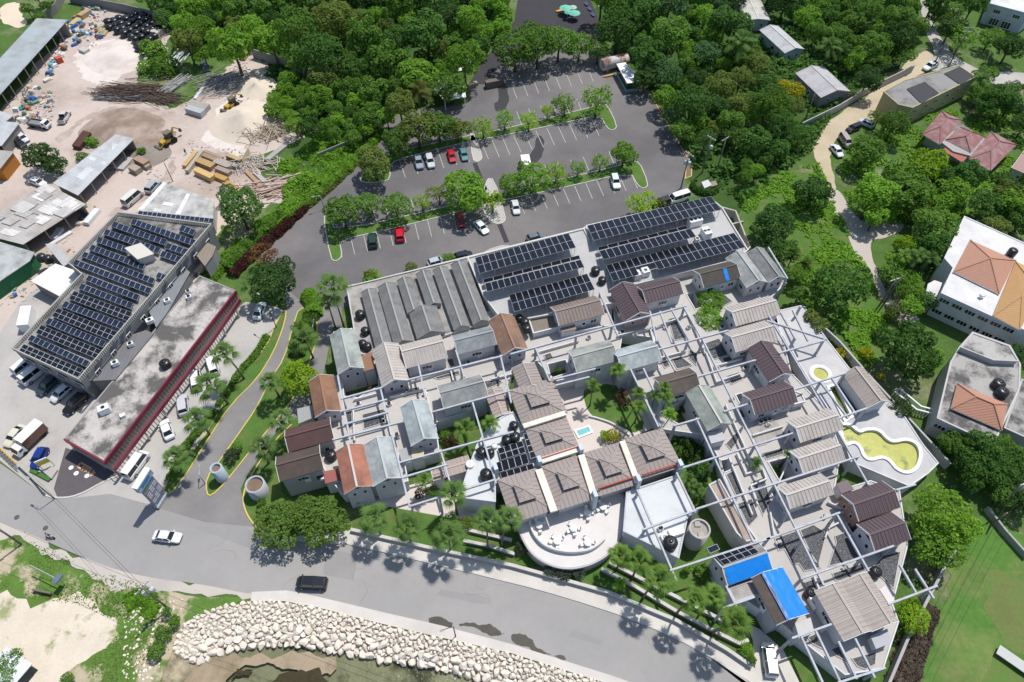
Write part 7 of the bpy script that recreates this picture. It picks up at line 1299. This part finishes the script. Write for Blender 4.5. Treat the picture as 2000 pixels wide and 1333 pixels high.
LT_ = [  # single trees: x, y, diameter (px), kind, colour, label
 (468, 408, 102, 'broad', 'deep', 'big dark green tree behind the far corner of the solar roof'), (448, 380, 46, 'broad', 'deep', 'smaller dark tree touching the big one behind the solar roof'), (537, 553, 92, 'broad', 'dark', 'dark round tree over the parked white car by the drive'), (512, 500, 62, 'airy', 'rust', 'rust brown half bare tree at the bend of the drive'), (556, 520, 46, 'broad', 'dark', 'dark green tree right of the rust brown one'), (585, 738, 98, 'dense', 'lime', 'big lime green street tree left of the rust roofed cottage'), (545, 1022, 120, 'dense', (.15, .25, .05), 'wide low tree over the road edge, left crown'), (626, 1018, 118, 'dense', (.15, .25, .05), 'wide low tree over the road edge, right crown'), (588, 1005, 96, 'dense', (.15, .25, .05), 'wide low tree over the road edge, rear middle crown'), (75, 303, 70, 'broad', 'dark', 'leafy dark tree in front of the orange walled building'), (108, 322, 48, 'broad', 'dark', 'small dark tree right of the leafy yard tree'), (872, 170, 80, 'broad', 'mid', 'thin leaved tree over the white gazebo'), (1255, 400, 74, 'airy', 'lime', 'bright low tree against the longest solar array'), (1387, 588, 66, 'dense', 'bright', 'bright bushy tree rising out of the terrace, upper crown'), (1385, 625, 62, 'dense', 'bright', 'bright bushy tree rising out of the terrace, lower crown'), (1590, 375, 78, 'broad', 'dark', 'dark round tree left of the paved lane'), (1512, 440, 88, 'broad', 'dark', 'tall dark tree north of the grey corner gables, upper'), (1530, 490, 74, 'broad', 'deep', 'dark tree close to the grey corner gables, lower'), (1640, 560, 118, 'broad', 'deep', 'large dark tree on the bank beside the pool terrace wall'), (1700, 392, 92, 'dense', 'bright', 'bright round crowned tree right of the lane junction'), (1728, 412, 56, 'dense', 'bright', 'small bright crown at the lane junction edge'), (1692, 292, 84, 'broad', 'mid', 'round tree shading the parked cars on the marl lane'), (1745, 245, 70, 'broad', 'mid', 'round tree below the yellow ended house'), (1716, 232, 46, 'airy', 'olive', 'grey green thin tree beside the yellow ended house'), (1808, 335, 96, 'broad', 'lime', 'lime topped tree below the faded red roofs'), (1855, 372, 92, 'broad', 'bright', 'bright green tree between the red roofs and the white house'), (1770, 378, 100, 'broad', 'mid', 'large mid green tree right of the bright round one'), (1830, 440, 104, 'broad', 'mid', 'large tree beside the upper corner of the white house'), (1770, 480, 54, 'broad', 'lime', 'lime green tree beside the lane end'), (1822, 480, 86, 'broad', 'deep', 'deep green tree against the white house'), (1762, 545, 62, 'dense', 'bright', 'round bright tree at the end of the lane'), (1748, 605, 40, 'airy', 'olive', 'small olive bush tree at the lane end'), (1775, 680, 124, 'broad', 'deep', 'large dark tree between the lawn and the grey house'), (1825, 700, 50, 'broad', 'bright', 'bright tree touching the grey house corner'), (1722, 655, 46, 'bush', 'deep', 'low dark shrub tree at the lawn edge'), (1838, 1010, 138, 'dense', (.24, .43, .05), 'huge bright green tree right of the plum cottages, upper crown'), (1835, 1060, 122, 'dense', (.22, .41, .05), 'huge bright green tree right of the plum cottages, lower crown'), (1880, 1030, 84, 'dense', (.24, .43, .05), 'right lobe of the huge bright green tree'), (1782, 1203, 80, 'dense', 'lime', 'rounded lime tree beside the tan twin gabled house'), (1905, 905, 96, 'broad', 'deep', 'dark tree below the grey concrete house'), (1945, 925, 84, 'broad', 'deep', 'dark tree at the right below the grey concrete house'), (1965, 880, 78, 'broad', 'mid', 'tree at the right edge below the houses'), (1890, 860, 60, 'broad', 'deep', 'dark tree against the grey house wall'), (1985, 700, 70, 'broad', 'dark', 'dark tree at the right edge beside the grey house'), (1545, 180, 66, 'broad', 'yellow', 'yellow flowering tree left of the tin gabled house'), (1510, 210, 60, 'broad', 'lime', 'smaller yellow green tree below the flowering one'), (1880, 75, 66, 'airy', 'bright', 'feathery bright tree right of the paved lane'), (1955, 195, 84, 'broad', 'deep', 'dark tree right of the yellow ended house, upper'), (1915, 185, 56, 'broad', 'mid', 'tree right of the yellow ended house, leaning over the lane'), (1975, 90, 70, 'broad', 'dark', 'dark tree at the top right edge'), (1935, 75, 50, 'broad', 'mid', 'mid green tree below the white corner house'), (1970, 380, 80, 'broad', 'olive', 'olive tree in the scrub above the white house'), (1925, 400, 70, 'broad', 'deep', 'dark bushy tree just above the white house roof'), (1985, 430, 60, 'broad', 'deep', 'dark bushy tree at the right edge above the white house'), (1795, 880, 40, 'bush', 'deep', 'round shrub on the lagoon terrace by the wall'), (1778, 845, 34, 'bush', 'deep', 'small shrub against the lagoon terrace wall'), (1755, 800, 56, 'broad', (.085, .14, .045), 'dark flowering tree beside the white zigzag stair'), (22, 1290, 62, 'airy', 'mid', 'tree in front of the white roofed beach hut'), (8, 1320, 50, 'airy', 'mid', 'lower tree over the corner of the beach hut'), (1290, 395, 24, 'bush', 'olive', 'small shrub behind the solar array')]
for x, y, d, k, c_, lab in LT_: tree(x, y, d*.92, k, c_, lab, h=6.5 if 'wide low' in lab else None, zs=.6 if 'wide low' in lab else .78)
SH_ = [(725, 538, 30, 'olive', 'small loose shrub behind the wall, left of three'), (727, 545, 40, 'bright', 'bright shrub behind the western boundary wall'), (803, 524, 30, 'olive', 'olive shrub in the middle behind the boundary wall'), (876, 503, 26, 'bright', 'small bright shrub behind the wall by the silver car'), (180, 278, 30, 'bright', 'bright bush beside the rust brown skip'), (160, 307, 30, 'mid', 'bush at the corner of the middle shed'), (275, 296, 22, 'mid', 'bush behind the middle shed end'), (300, 100, 60, 'bright', 'tall grassy thicket in the yard, upper part'), (320, 130, 58, 'mid', 'tall grassy thicket in the yard, lower part'), (285, 130, 40, 'bright', 'tall grassy thicket in the yard, left part'), (378, 388, 18, 'deep', 'small bush on the workshop roof edge'), (90, 440, 16, 'bright', 'small bush at the edge of the patchwork roof'), (452, 890, 34, (.09, .13, .07), 'silvery rosette bush on the drive island beside the planter'), (463, 872, 24, 'mid', 'green bush on the drive island behind the silvery one'), (880, 860, 36, (.10, .06, .04), 'reddish croton bed in the palm garden'), (870, 850, 26, 'mid', 'green shrub at the edge of the palm garden'), (1195, 852, 32, 'yellow', 'yellow green plant bed beside the plunge pool steps'), (1180, 849, 22, 'lime', 'lime plant at the end of the pool plant bed'), (1215, 770, 26, (.14, .09, .06), 'reddish shrub bed along the court lawn'), (1222, 785, 26, (.12, .07, .05), 'second reddish shrub bed along the court lawn'), (1310, 848, 34, 'bright', 'bright shrub at the east end of the lobby roof'), (1340, 860, 46, 'deep', 'dense dark shrubbery east of the lobby, upper'), (1352, 885, 50, (.06, .12, .025), 'dense shrubbery east of the lobby, middle'), (1322, 880, 40, 'deep', 'dense dark shrubbery beside the lobby eaves'), (1368, 915, 46, 'deep', 'dense shrubbery by the beam post'), (1362, 945, 44, (.065, .13, .03), 'spiky shrubbery west of the brown topped wall block'), (1355, 965, 34, 'deep', 'lower spiky shrubbery beside the kitchen roof'), (1475, 912, 34, (.08, .12, .03), 'spiky plant box in the middle of the eastern terraces'), (1220, 1008, 14, 'yellow', 'small yellow plant at the terrace corner'), (1370, 1115, 36, 'mid', 'shrub in the front garden below the tank'), (1345, 1108, 24, 'bright', 'bright shrub in the front garden by the beams'), (1378, 1128, 24, 'mid', 'shrub beside the wall of the tarpaulin cottage'), (1690, 690, 26, 'yellow', 'yellow shrub along the lagoon terrace wall'), (1668, 700, 22, 'lime', 'lime shrub along the lagoon terrace wall'), (1640, 690, 24, 'yellow', 'yellow croton beside the terrace wall'), (1720, 735, 22, 'yellow', 'orange yellow shrub behind the pavilion'), (955, 752, 14, 'bright', 'small bright shrub beside the lobby porch'), (700, 975, 24, 'mid', 'shrub below the terracotta gable'), (1460, 1270, 34, 'bright', 'grassy clump at the end of the lowest stone wall'), (1470, 1290, 20, 'mid', 'small shrub by the side driveway'), (510, 985, 26, 'mid', 'shrub beside the pale grey gate planter'), (820, 965, 26, (.07, .05, .03), 'dark red planting bed in the front garden'), (845, 960, 26, 'mid', 'shrub in the front garden left of the palm'), (910, 1022, 30, 'olive', 'orange flowering bed by the front terrace walls'), (880, 1015, 30, 'mid', 'green bed by the front terrace walls'), (1020, 1070, 30, (.07, .10, .06), 'grey green ground cover west of the round terrace'), (1100, 1120, 30, (.10, .13, .09), 'silvery hedge at the foot of the round terrace'), (1075, 1114, 26, (.10, .13, .09), 'silvery hedge left at the foot of the round terrace'), (1130, 1121, 28, (.10, .13, .09), 'silvery hedge right at the foot of the round terrace'), (1740, 615, 30, 'olive', 'olive shrub at the sandy lane end'), (1700, 755, 24, 'mid', 'shrub at the pavilion corner'), (325, 1195, 22, 'deep', 'dark bush at the foot of the sand lot pole'), (340, 1215, 30, 'bright', 'bright bush at the start of the rock slope'), (320, 1240, 40, 'mid', 'low bush left of the rock slope'), (305, 1270, 40, 'mid', 'low bush lower down, left of the rock slope'), (130, 1328, 30, 'mid', 'bush at the bottom edge left of the rocks'), (365, 230, 2, 'mid', 'tiny weed by the lumber')]
SH_ += [(1352, 735, 16, 'bright', 'small green plant at the corner of the stepped felt bed'), (1430, 765, 14, 'mid', 'small green plant beside the plum cottage trench'), (1395, 760, 14, 'mid', 'small plant behind the green grey gable'), (1470, 915, 22, 'bright', 'leafy tuft in the terrace plant box'), (1515, 920, 22, 'deep', 'dark plant in the sunken court by the middle cream cottage'), (1335, 800, 20, 'deep', 'dark plant in the sunken court with the palms'), (700, 745, 26, 'mid', 'green planting in the sunken western court'), (725, 765, 20, 'rust', 'orange flowering plant in the sunken western court'), (1090, 722, 14, 'deep', 'dark plant in the small court by the porch'), (1745, 1135, 26, 'bright', 'green bush under the outermost beams by the field wall'), (1725, 1165, 20, 'mid', 'bush at the foot of the pale awning'), (365, 230, 2, 'mid', 'weed')]
for x, y, d, c_, lab in [q for q in SH_ if q[2] > 5]: tree(x, y, d, 'bush', c_, lab, name='shrub', cat='shrub')
# woods
used = []
def wood(poly, n, sizes, cols, lab, grp, seed, kinds=('wild', 'wild', 'broad', 'dense'), gap=.43, name='forest_tree', hk=1.9):
    r = random.Random(seed); xs = [p[0] for p in poly]; ys = [p[1] for p in poly]; k = 0; tries = 0
    while k < n and tries < 9000:
        tries += 1; x, y = r.uniform(min(xs), max(xs)), r.uniform(min(ys), max(ys))
        if not inpoly(x, y, poly): continue
        d = r.uniform(*sizes)*(.72+.28*min(1, (y+60)/330))
        if any((x-a)**2+((y-b_)*1.25)**2 < ((d+e)/2*gap*1.55)**2 for a, b_, e in used): continue
        used.append((x, y, d)); k += 1; col = r.choice(cols); rr = d/2*mpp(y)
        tree(x, y, d, r.choice(kinds), col, lab, grp, h=max(5, rr*hk*r.uniform(.85, 1.25)), name=name)
    print(grp, k)
wood([(330, -40), (620, -50), (980, -50), (985, 50), (920, 120), (880, 140), (770, 215), (700, 215), (640, 225), (620, 150), (545, 100), (490, 80), (400, 115), (335, 60)], 120, (42, 112), ['mid', 'mid', 'bright', 'deep', 'olive', 'dark', 'bright'], 'leafy forest tree in the dense wood between the yard and the car park', 'dense wood left of the car park', 11)
wood([(545, 150), (640, 150), (760, 190), (760, 235), (690, 270), (640, 260), (560, 245), (530, 215)], 30, (34, 66), ['mid', 'bright', 'bright', 'deep'], 'low bushy tree in the scrub edge beside the bamboo heap', 'scrub edge trees beside the yard', 12)
wood([(1165, -50), (1440, -50), (1440, 60), (1480, 120), (1550, 200), (1545, 240), (1480, 280), (1400, 275), (1352, 285), (1285, 190), (1240, 130), (1190, 50)], 100, (42, 112), ['mid', 'mid', 'bright', 'deep', 'olive', 'dark', 'blue'], 'leafy forest tree in the dense wood right of the car park', 'dense wood right of the car park', 13)
wood([(1500, -50), (1800, -50), (1800, 70), (1770, 110), (1690, 165), (1640, 120), (1570, 45), (1510, 20)], 44, (46, 92), ['mid', 'deep', 'dark', 'mid', 'bright'], 'garden tree in the wooded lots behind the tin roofed houses', 'wooded lots behind the tin houses', 14)
wood([(1820, -50), (1990, -50), (1920, 0), (1860, 70), (1825, 30)], 12, (40, 76), ['mid', 'deep', 'bright'], 'tree on the verge between the paved lane and the white corner house', 'verge trees by the paved lane', 15)
wood([(1440, 330), (1500, 300), (1560, 240), (1570, 260), (1500, 320), (1450, 350)], 7, (30, 52), ['mid', 'bright', 'deep'], 'bushy tree along the slope below the transformer poles', 'slope trees below the transformer poles', 16)
wood([(1460, 470), (1560, 500), (1620, 600), (1600, 640), (1560, 590), (1530, 560)], 12, (26, 46), ['bright', 'mid', 'olive'], 'undergrowth bush beside the corner of the terrace beams', 'bushes beside the terrace corner', 17, ('bush',), name='shrub')
wood([(1640, 330), (1700, 330), (1900, 330), (1960, 330), (2030, 340), (2030, 470), (1880, 425), (1740, 460), (1660, 400)], 13, (40, 76), ['mid', 'bright', 'deep', 'olive'], 'garden tree in the green lots around the white house', 'garden trees around the white house', 18, ('broad', 'wild'))
wood([(1730, 470), (1850, 480), (1840, 560), (1790, 620), (1750, 560)], 10, (34, 56), ['mid', 'bright', 'deep'], 'garden bush in front of the white house', 'front bushes of the white house', 19, ('bush',), name='shrub')
wood([(1850, 850), (2020, 880), (2020, 980), (1960, 980), (1880, 930)], 9, (44, 70), ['deep', 'mid'], 'dark garden tree below the grey house', 'dark trees below the grey house', 20, ('broad',))
wood([(1900, 130), (2030, 175), (2030, 270), (1960, 250), (1920, 215)], 9, (36, 66), ['deep', 'mid', 'dark'], 'garden tree between the lane and the faded red roofs', 'garden trees by the faded red roofs', 22, ('broad',))
wood([(60, -20), (110, -25), (90, 20), (55, 60), (40, 60)], 5, (24, 40), ['mid', 'deep'], 'bush behind the end of the long warehouse', 'bushes behind the warehouse', 23, ('bush',), name='shrub')
wood([(255, -20), (340, -10), (400, 60), (400, 100), (345, 70), (300, 10)], 10, (50, 84), ['mid', 'deep', 'dark'], 'leafy tree leaning over the top wall of the yard', 'trees over the top yard wall', 24, ('broad',))
# hedges: leaf clumps along a line
def hedge(label, path, wd, h, col, n, name='hedge', zr=None, size=.28, cat='hedge'):
    P = smooth_path(WL(path, h*.5), 2); c = sum(P, Vector())/len(P); c.z = 0; r = random.Random(len(path)*7+n); b = MB(); L_ = [0]
    for a, e in zip(P, P[1:]): L_.append(L_[-1]+(e-a).length)
    pts = []
    for _ in range(n):
        s = r.uniform(0, L_[-1]); i = max(k for k in range(len(P)-1) if L_[k] <= s); d = (P[i+1]-P[i]).normalized(); q = P[i]+d*(s-L_[i]); nn = Vector((-d.y, d.x, 0))
        a = r.uniform(0, math.pi); k = .75+.3*noise.noise(Vector((q.x*.5, q.y*.5, 3))); off = nn*math.cos(a)*wd/2*k+Vector((0, 0, math.sin(a)*h*k)); q = Vector((q.x, q.y, 0))+off-c; pts.append((q, (nn*math.cos(a)+Vector((0, 0, math.sin(a)))).normalized()))
    cards(b, pts, size, r); o = b.build(name, LEAF, color=CC.get(col, col) if isinstance(col, str) else col); o.location = c; return tag(o, label, cat)
hedge('long bright clipped hedge on the wall top along the car park approach', [(560, 425), (600, 392), (650, 350), (700, 305), (745, 255)], 3.2, 2.2, 'bright', 5200)
hedge('mixed green and yellow border at the foot of the clipped hedge', [(600, 402), (650, 362), (690, 322), (715, 290), (740, 262)], 2.0, 1.2, 'olive', 2200)
hedge('dark maroon hedge beside the approach kerb', [(452, 535), (480, 505), (520, 470), (560, 435), (595, 400)], 3.2, 1.8, 'maroon', 3800)
hedge('green hedge behind the maroon one', [(440, 520), (470, 485), (510, 450), (545, 415)], 3.6, 2.2, 'mid', 3800)
hedge('low yellow border along the approach kerb', [(515, 480), (540, 460), (562, 438)], 1.0, .6, 'yellow', 700, size=.2)
hedge('yellow green bank planting below the far corner of the solar building', [(400, 545), (430, 515), (455, 490), (470, 470)], 4.5, 1.8, 'bright', 2600)
hedge('planting bed between the two drive lanes beside the tall palm', [(612, 600), (600, 625), (585, 655), (578, 690)], 4.2, 2.4, 'mid', 3800)
hedge('lush shrub bed at the top of the drive fork', [(600, 570), (612, 585), (610, 610)], 4.5, 3.0, 'bright', 2600)
hedge('shrub line between the shop row parking and the drive', [(520, 655), (500, 690), (470, 720), (445, 760), (425, 790)], 1.6, 1.2, 'mid', 1500)
hedge('shrub line lower down between the shop row parking and the drive', [(420, 800), (390, 835), (360, 870), (345, 905), (330, 935)], 1.8, 1.3, 'mid', 1500)
hedge('garden border along the side wall of the lagoon terrace', [(1575, 612), (1630, 668), (1680, 720)], 1.6, 1.4, 'olive', 1500)
hedge('clipped dark hedge round the transformer boxes', [(1352, 358), (1362, 372), (1385, 376), (1402, 368)], 1.8, 1.6, 'deep', 1300)
hedge('dry brushwood heap along the sports field wall', [(1815, 1180), (1795, 1235), (1775, 1290), (1760, 1340)], 5.0, .5, (.22, .17, .13), 2600, name='brushwood', cat='brushwood')
hedge('tall grass fringe beneath the sea lot bushes', [(245, 1180), (275, 1160), (300, 1180), (285, 1205)], 3.5, .4, 'bright', 1800, name='grass_clump', cat='grass')
def cover(name, label, poly, n, col, h, size, seed, z0=0):
    r = random.Random(seed); P = [p for p in poly]; xs = [p[0] for p in P]; ys = [p[1] for p in P]; pts = []; 
    while len(pts) < n:
        x, y = r.uniform(min(xs), max(xs)), r.uniform(min(ys), max(ys))
        if not inpoly(x, y, P): continue
        q = W(x, y); k = noise.noise(Vector((q.x*.16, q.y*.16, seed)))+.35*noise.noise(Vector((q.x*.6, q.y*.6, seed)))
        if k < (-.12 if h > 2.5 or h < 1 else -.35): continue
        pts.append((Vector((q.x, q.y, z0+h*max(.05, k+.25)*r.uniform(.5, 1.1))), Vector((0, 0, 1))))
    b = MB(); cards(b, pts, size, r); o = b.build(name, LEAF, color=CC.get(col, col) if isinstance(col, str) else col); tag(o, label, kind='stuff'); return o
cover('scrub_undergrowth', 'bright scrub between the yard and the car park hedge', [(545, 330), (640, 250), (740, 240), (700, 300), (600, 390), (520, 460), (490, 440), (560, 400)], 10500, 'bright', 2.0, .40, 1)
cover('forest_undergrowth', 'undergrowth beneath the wood left of the car park', [(335, -40), (980, -40), (985, 50), (915, 125), (770, 225), (640, 240), (540, 200), (490, 90), (400, 115)], 9000, 'deep', 3.0, .55, 2)
cover('forest_undergrowth', 'undergrowth beneath the wood right of the car park', [(1165, -40), (1800, -40), (1790, 90), (1640, 200), (1590, 290), (1450, 400), (1355, 330), (1275, 180), (1190, 60)], 10000, 'deep', 3.0, .55, 3)
cover('meadow_weeds', 'rough weeds on the slope between the lane and the resort', [(1440, 400), (1520, 340), (1600, 320), (1650, 440), (1710, 560), (1740, 690), (1690, 720), (1600, 590), (1500, 450)], 6500, 'bright', .8, .32, 4)
cover('meadow_weeds', 'rough garden weeds around the faded red roofs', [(1640, 320), (1760, 230), (1990, 200), (2030, 420), (1880, 420), (1740, 440), (1650, 380)], 6000, 'bright', .9, .36, 5)
cover('verge_weeds', 'weeds on the roadside verge and sand lot edge', [(0, 1060), (70, 1060), (180, 1110), (300, 1150), (330, 1180), (230, 1215), (150, 1180), (60, 1170), (0, 1150)], 1800, (.17, .29, .05), .10, .12, 6)
cover('verge_weeds', 'weeds between the sand lot and the boulders', [(240, 1230), (330, 1190), (360, 1215), (310, 1320), (180, 1340), (180, 1290)], 1300, (.18, .28, .06), .10, .12, 7)
# ---- palms
def fan_palm(seed, n=17):
    r = random.Random(seed); b = MB()
    for i in range(n):
        q_ = (i+.5)/n; a = 2.399*i+r.uniform(-.2, .2); el = R(80-98*q_**.85+r.uniform(-7, 7)); d = Vector((math.cos(a)*math.cos(el), math.sin(a)*math.cos(el), math.sin(el))); s = Vector((-math.sin(a), math.cos(a), 0)); L_ = (.12+.44*q_**.6)*r.uniform(.9, 1.1); c = d*L_
        b.bar(d*.02, c, .016, .016); fl = r.uniform(.54, .66)
        for k in range(-6, 7):
            t_ = k*R(12.5); q = d*math.cos(t_)+s*math.sin(t_); ln = fl*(1-.42*(abs(k)/6)**2)*r.uniform(.88, 1.05); tip = c+q*ln+Vector((0, 0, -.20-.10*r.random())); m = c+q*ln*.45-Vector((0, 0, .015)); w_ = s*math.cos(t_)-d*math.sin(t_)
            b.add([c, m+w_*.036, tip, m-w_*.036], [(0, 1, 2, 3)])
    return b.mesh('crown', LEAF)
def feather_palm(seed, n=15, droop=.55):
    r = random.Random(seed); b = MB()
    for i in range(n):
        a = 2.399*i+r.uniform(-.2, .2); el = R(74-84*(i/n)+r.uniform(-8, 8)); h = Vector((math.cos(a), math.sin(a), 0)); s = Vector((-math.sin(a), math.cos(a), 0)); P = []; L_ = r.uniform(.9, 1.1)
        for k in range(9): t_ = k/8; P.append(h*(math.cos(el)*t_*L_)+Vector((0, 0, math.sin(el)*t_*L_-droop*t_*t_*.9*math.cos(el*.6))))
        b.tube(P, [.016, .015, .014, .012, .01, .009, .007, .005, .003], 4, False, False)
        for k in range(2, 25):
            t_ = k/25*8; j = min(int(t_), 7); c = P[j].lerp(P[j+1], t_-j); d = (P[j+1]-P[j]).normalized(); ln = .34*math.sin(math.pi*(.12+.80*k/25))**.7
            for sg in (-1, 1): e = c+(s*sg*.8+d*.55).normalized()*ln+Vector((0, 0, -.10)); b.add([c-d*.022, c+d*.022, e], [(0, 1, 2)])
    return b.mesh('crown', LEAF)
FP = [fan_palm(i) for i in (1, 2, 3)]; FE = [feather_palm(i) for i in (1, 2, 3)]
b = MB(); b.tube([(0, 0, -.01), (.012, .0, .3), (.02, .01, .65), (0, 0, 1)], [.75, .55, .5, .5], 8); 
def palm(x, y, h, d, kind, col, label, group=None, base=None, name='palm_tree', zg=0):
    """(x, y): heart of the crown in the photo at height h; base: foot of the trunk if the stem leans"""
    r = d/2*mpp(y); p = W(x, y, h); f = W(*base, zg) if base else Vector((p.x, p.y, zg)); f.z = zg; off = p-f; off.z = 0
    if off.length > .35*h: off = off.normalized()*.35*h; f = Vector((p.x, p.y, zg))-off
    t = thing(name, label, 'palm', f, 0, group); hh = h-zg
    b = MB(); b.tube([off*(k*k)+Vector((0, 0, hh*k)) for k in (0, .25, .5, .75, 1)], [.24, .17, .15, .14, .15] if kind == 'fan' else [.17, .12, .11, .10, .10], 8); b.build('trunk', M('palm_bark', (.17, .145, .12), rough=.95, var=.3, sc=3, stripe=(2, .25, .05, .3)), t)
    o = put('crown', (FP if kind == 'fan' else FE)[trnd.randrange(3)], t, CC.get(col, col) if isinstance(col, str) else col, off+Vector((0, 0, hh))); o.scale = (r, r, r); o.rotation_euler = (0, 0, trnd.uniform(0, 6.28))
    if kind == 'fan':
        b = MB(); rr_ = random.Random(int(x)); 
        for i in range(16):
            a = i*.393; q = Vector((math.cos(a), math.sin(a), 0)); b.add([q*.12, q*.35+Vector((-q.y, q.x, 0))*.2-Vector((0, 0, .5)), q*.42-Vector((0, 0, 1.1+rr_.random()*.4)), q*.35-Vector((-q.y, q.x, 0))*.2-Vector((0, 0, .5))], [(0, 1, 2, 3)])
        k = b.build('dead_fronds', LEAF, t, (.20, .15, .09), off+Vector((0, 0, hh))); 
    return t
PG_ = (.14, .24, .062); PG2 = (.17, .285, .055)
FPL = [(730, 1010, 7.5, 62, (745, 1048), 'fan palm at the left of the row along the pavement'), (795, 1027, 7.5, 62, (803, 1062), 'second fan palm in the row along the pavement'), (876, 1046, 7.5, 66, (880, 1078), 'third fan palm in the row along the pavement'), (951, 1012, 9.5, 54, (953, 1075), 'slender fan palm, left of a pair in front of the lobby'), (993, 1012, 9.5, 54, (980, 1068), 'slender fan palm, right of a pair in front of the lobby'), (884, 962, 8.5, 56, (893, 1005), 'fan palm rising beside the beam west of the lobby'), (1211, 1083, 7, 48, (1205, 1112), 'fan palm at the foot of the kitchen roof, left one'), (1246, 1092, 8, 54, (1235, 1130), 'fan palm in the front garden, second from the left'), (1290, 1130, 10, 62, (1255, 1170), 'tall fan palm casting its shadow on the road, left one'), (1356, 1170, 10, 52, (1320, 1201), 'tall fan palm casting its shadow on the road, middle one'), (1394, 1162, 8, 50, (1370, 1195), 'fan palm in the front garden near the tarpaulin house'), (1438, 1215, 10, 66, (1390, 1240), 'tall fan palm casting its shadow on the road, right one'),
 (435, 690, 8.5, 52, (477, 741), 'fan palm on the verge of the shop row parking, far one'), (405, 752, 7.5, 60, (446, 790), 'fan palm on the verge of the shop row parking, middle one'), (383, 818, 7.5, 54, (410, 850), 'fan palm on the verge of the shop row parking, lower one'), (343, 893, 6.5, 56, (355, 920), 'fan palm on the verge of the shop row parking, nearest the sign'), (592, 662, 7, 58, (612, 700), 'fan palm on the drive island above the lime tree'), (648, 560, 10.5, 66, (672, 640), 'tallest fan palm at the top of the drive'), (640, 590, 6, 34, (655, 640), 'small fan palm below the tallest one'), (512, 872, 7, 52, (525, 905), 'fan palm on the island behind the mottled cottages'), (548, 818, 7, 52, (560, 850), 'fan palm beside the dark roof with red blotches'), (527, 745, 6.5, 46, (545, 775), 'ragged fan palm on the drive island left of the lime tree'), (490, 555, 6, 44, (500, 580), 'fan palm by the rust brown tree at the bend')]
for x, y, h, d, bs_, lab in FPL: palm(x, y, h, d*1.1, 'fan', PG2 if x > 1200 else PG_, lab, base=bs_)
FEL = [(908, 836, 6.5, 52, None, PG2, 'feather palm in the walled palm garden, left one'), (957, 825, 7, 40, None, PG2, 'feather palm in the walled palm garden, right one'), (828, 937, 5.5, 36, None, PG2, 'small feather palm in the front patio'), (1158, 752, 7, 34, (1152, 793), PG2, 'feather palm on the court lawn, left one'), (1207, 722, 8, 38, (1195, 766), PG2, 'feather palm in front of the blue grey roof'), (1247, 768, 7.5, 36, (1245, 790), PG2, 'feather palm beside the double beam, upper one'), (1248, 793, 7.5, 36, (1240, 825), PG2, 'feather palm beside the double beam, lower one'), (1298, 757, 8, 34, None, PG2, 'feather palm rising beside the dark mottled roof, top one'), (1302, 778, 8, 36, None, PG2, 'feather palm rising beside the dark mottled roof, middle one'), (1280, 772, 7, 26, None, PG2, 'small feather palm left of the dark mottled roof'), (1308, 808, 7.5, 34, (1303, 832), 'bright', 'feather palm in the small dark court, lowest one'), (1541, 886, 5.5, 24, None, PG2, 'small feather palm by the middle cream cottage'), (1211, 1140, 3.0, 32, None, 'bright', 'small bright feather palm in the front garden lawn'), (818, 178, 8.5, 62, None, (.15, .17, .04), 'yellowish coconut palm beside the white gazebo'), (1448, 82, 9, 66, None, PG_, 'coconut palm in the wood beside the pale bungalow'), (1622, 90, 8, 50, None, PG_, 'palm among the trees behind the tin gabled house'), (1795, 500, 7, 46, None, PG_, 'palm beside the white house garden, upper one'), (1765, 500, 6.5, 44, None, PG2, 'palm beside the white house garden, lower left one'), (1818, 505, 7, 42, None, PG_, 'palm against the white house roof'), (1520, 260, 5, 70, None, (.07, .13, .045), 'spiky palm clump in the wood by the flowering tree'), (1920, 155, 6, 48, None, PG_, 'palm beside the yellow ended house'), (1575, 515, 4.5, 44, None, PG2, 'low palm on the slope above the terrace beams'), (1360, 955, 4, 40, None, PG_, 'low palm in the shrubbery beside the brown topped wall'), (1345, 935, 4.5, 36, None, PG_, 'low palm in the shrubbery by the lobby corner'), (1478, 905, 4.6, 34, None, PG_, 'low palm in the terrace plant box'), (585, 640, 5, 44, None, PG2, 'low feather palm in the bed between the drive lanes')]
for x, y, h, d, bs_, c_, lab in FEL: palm(x, y, h, d, 'feather', c_, lab, base=bs_, name='coconut_palm' if 'coconut' in lab else 'palm_tree')
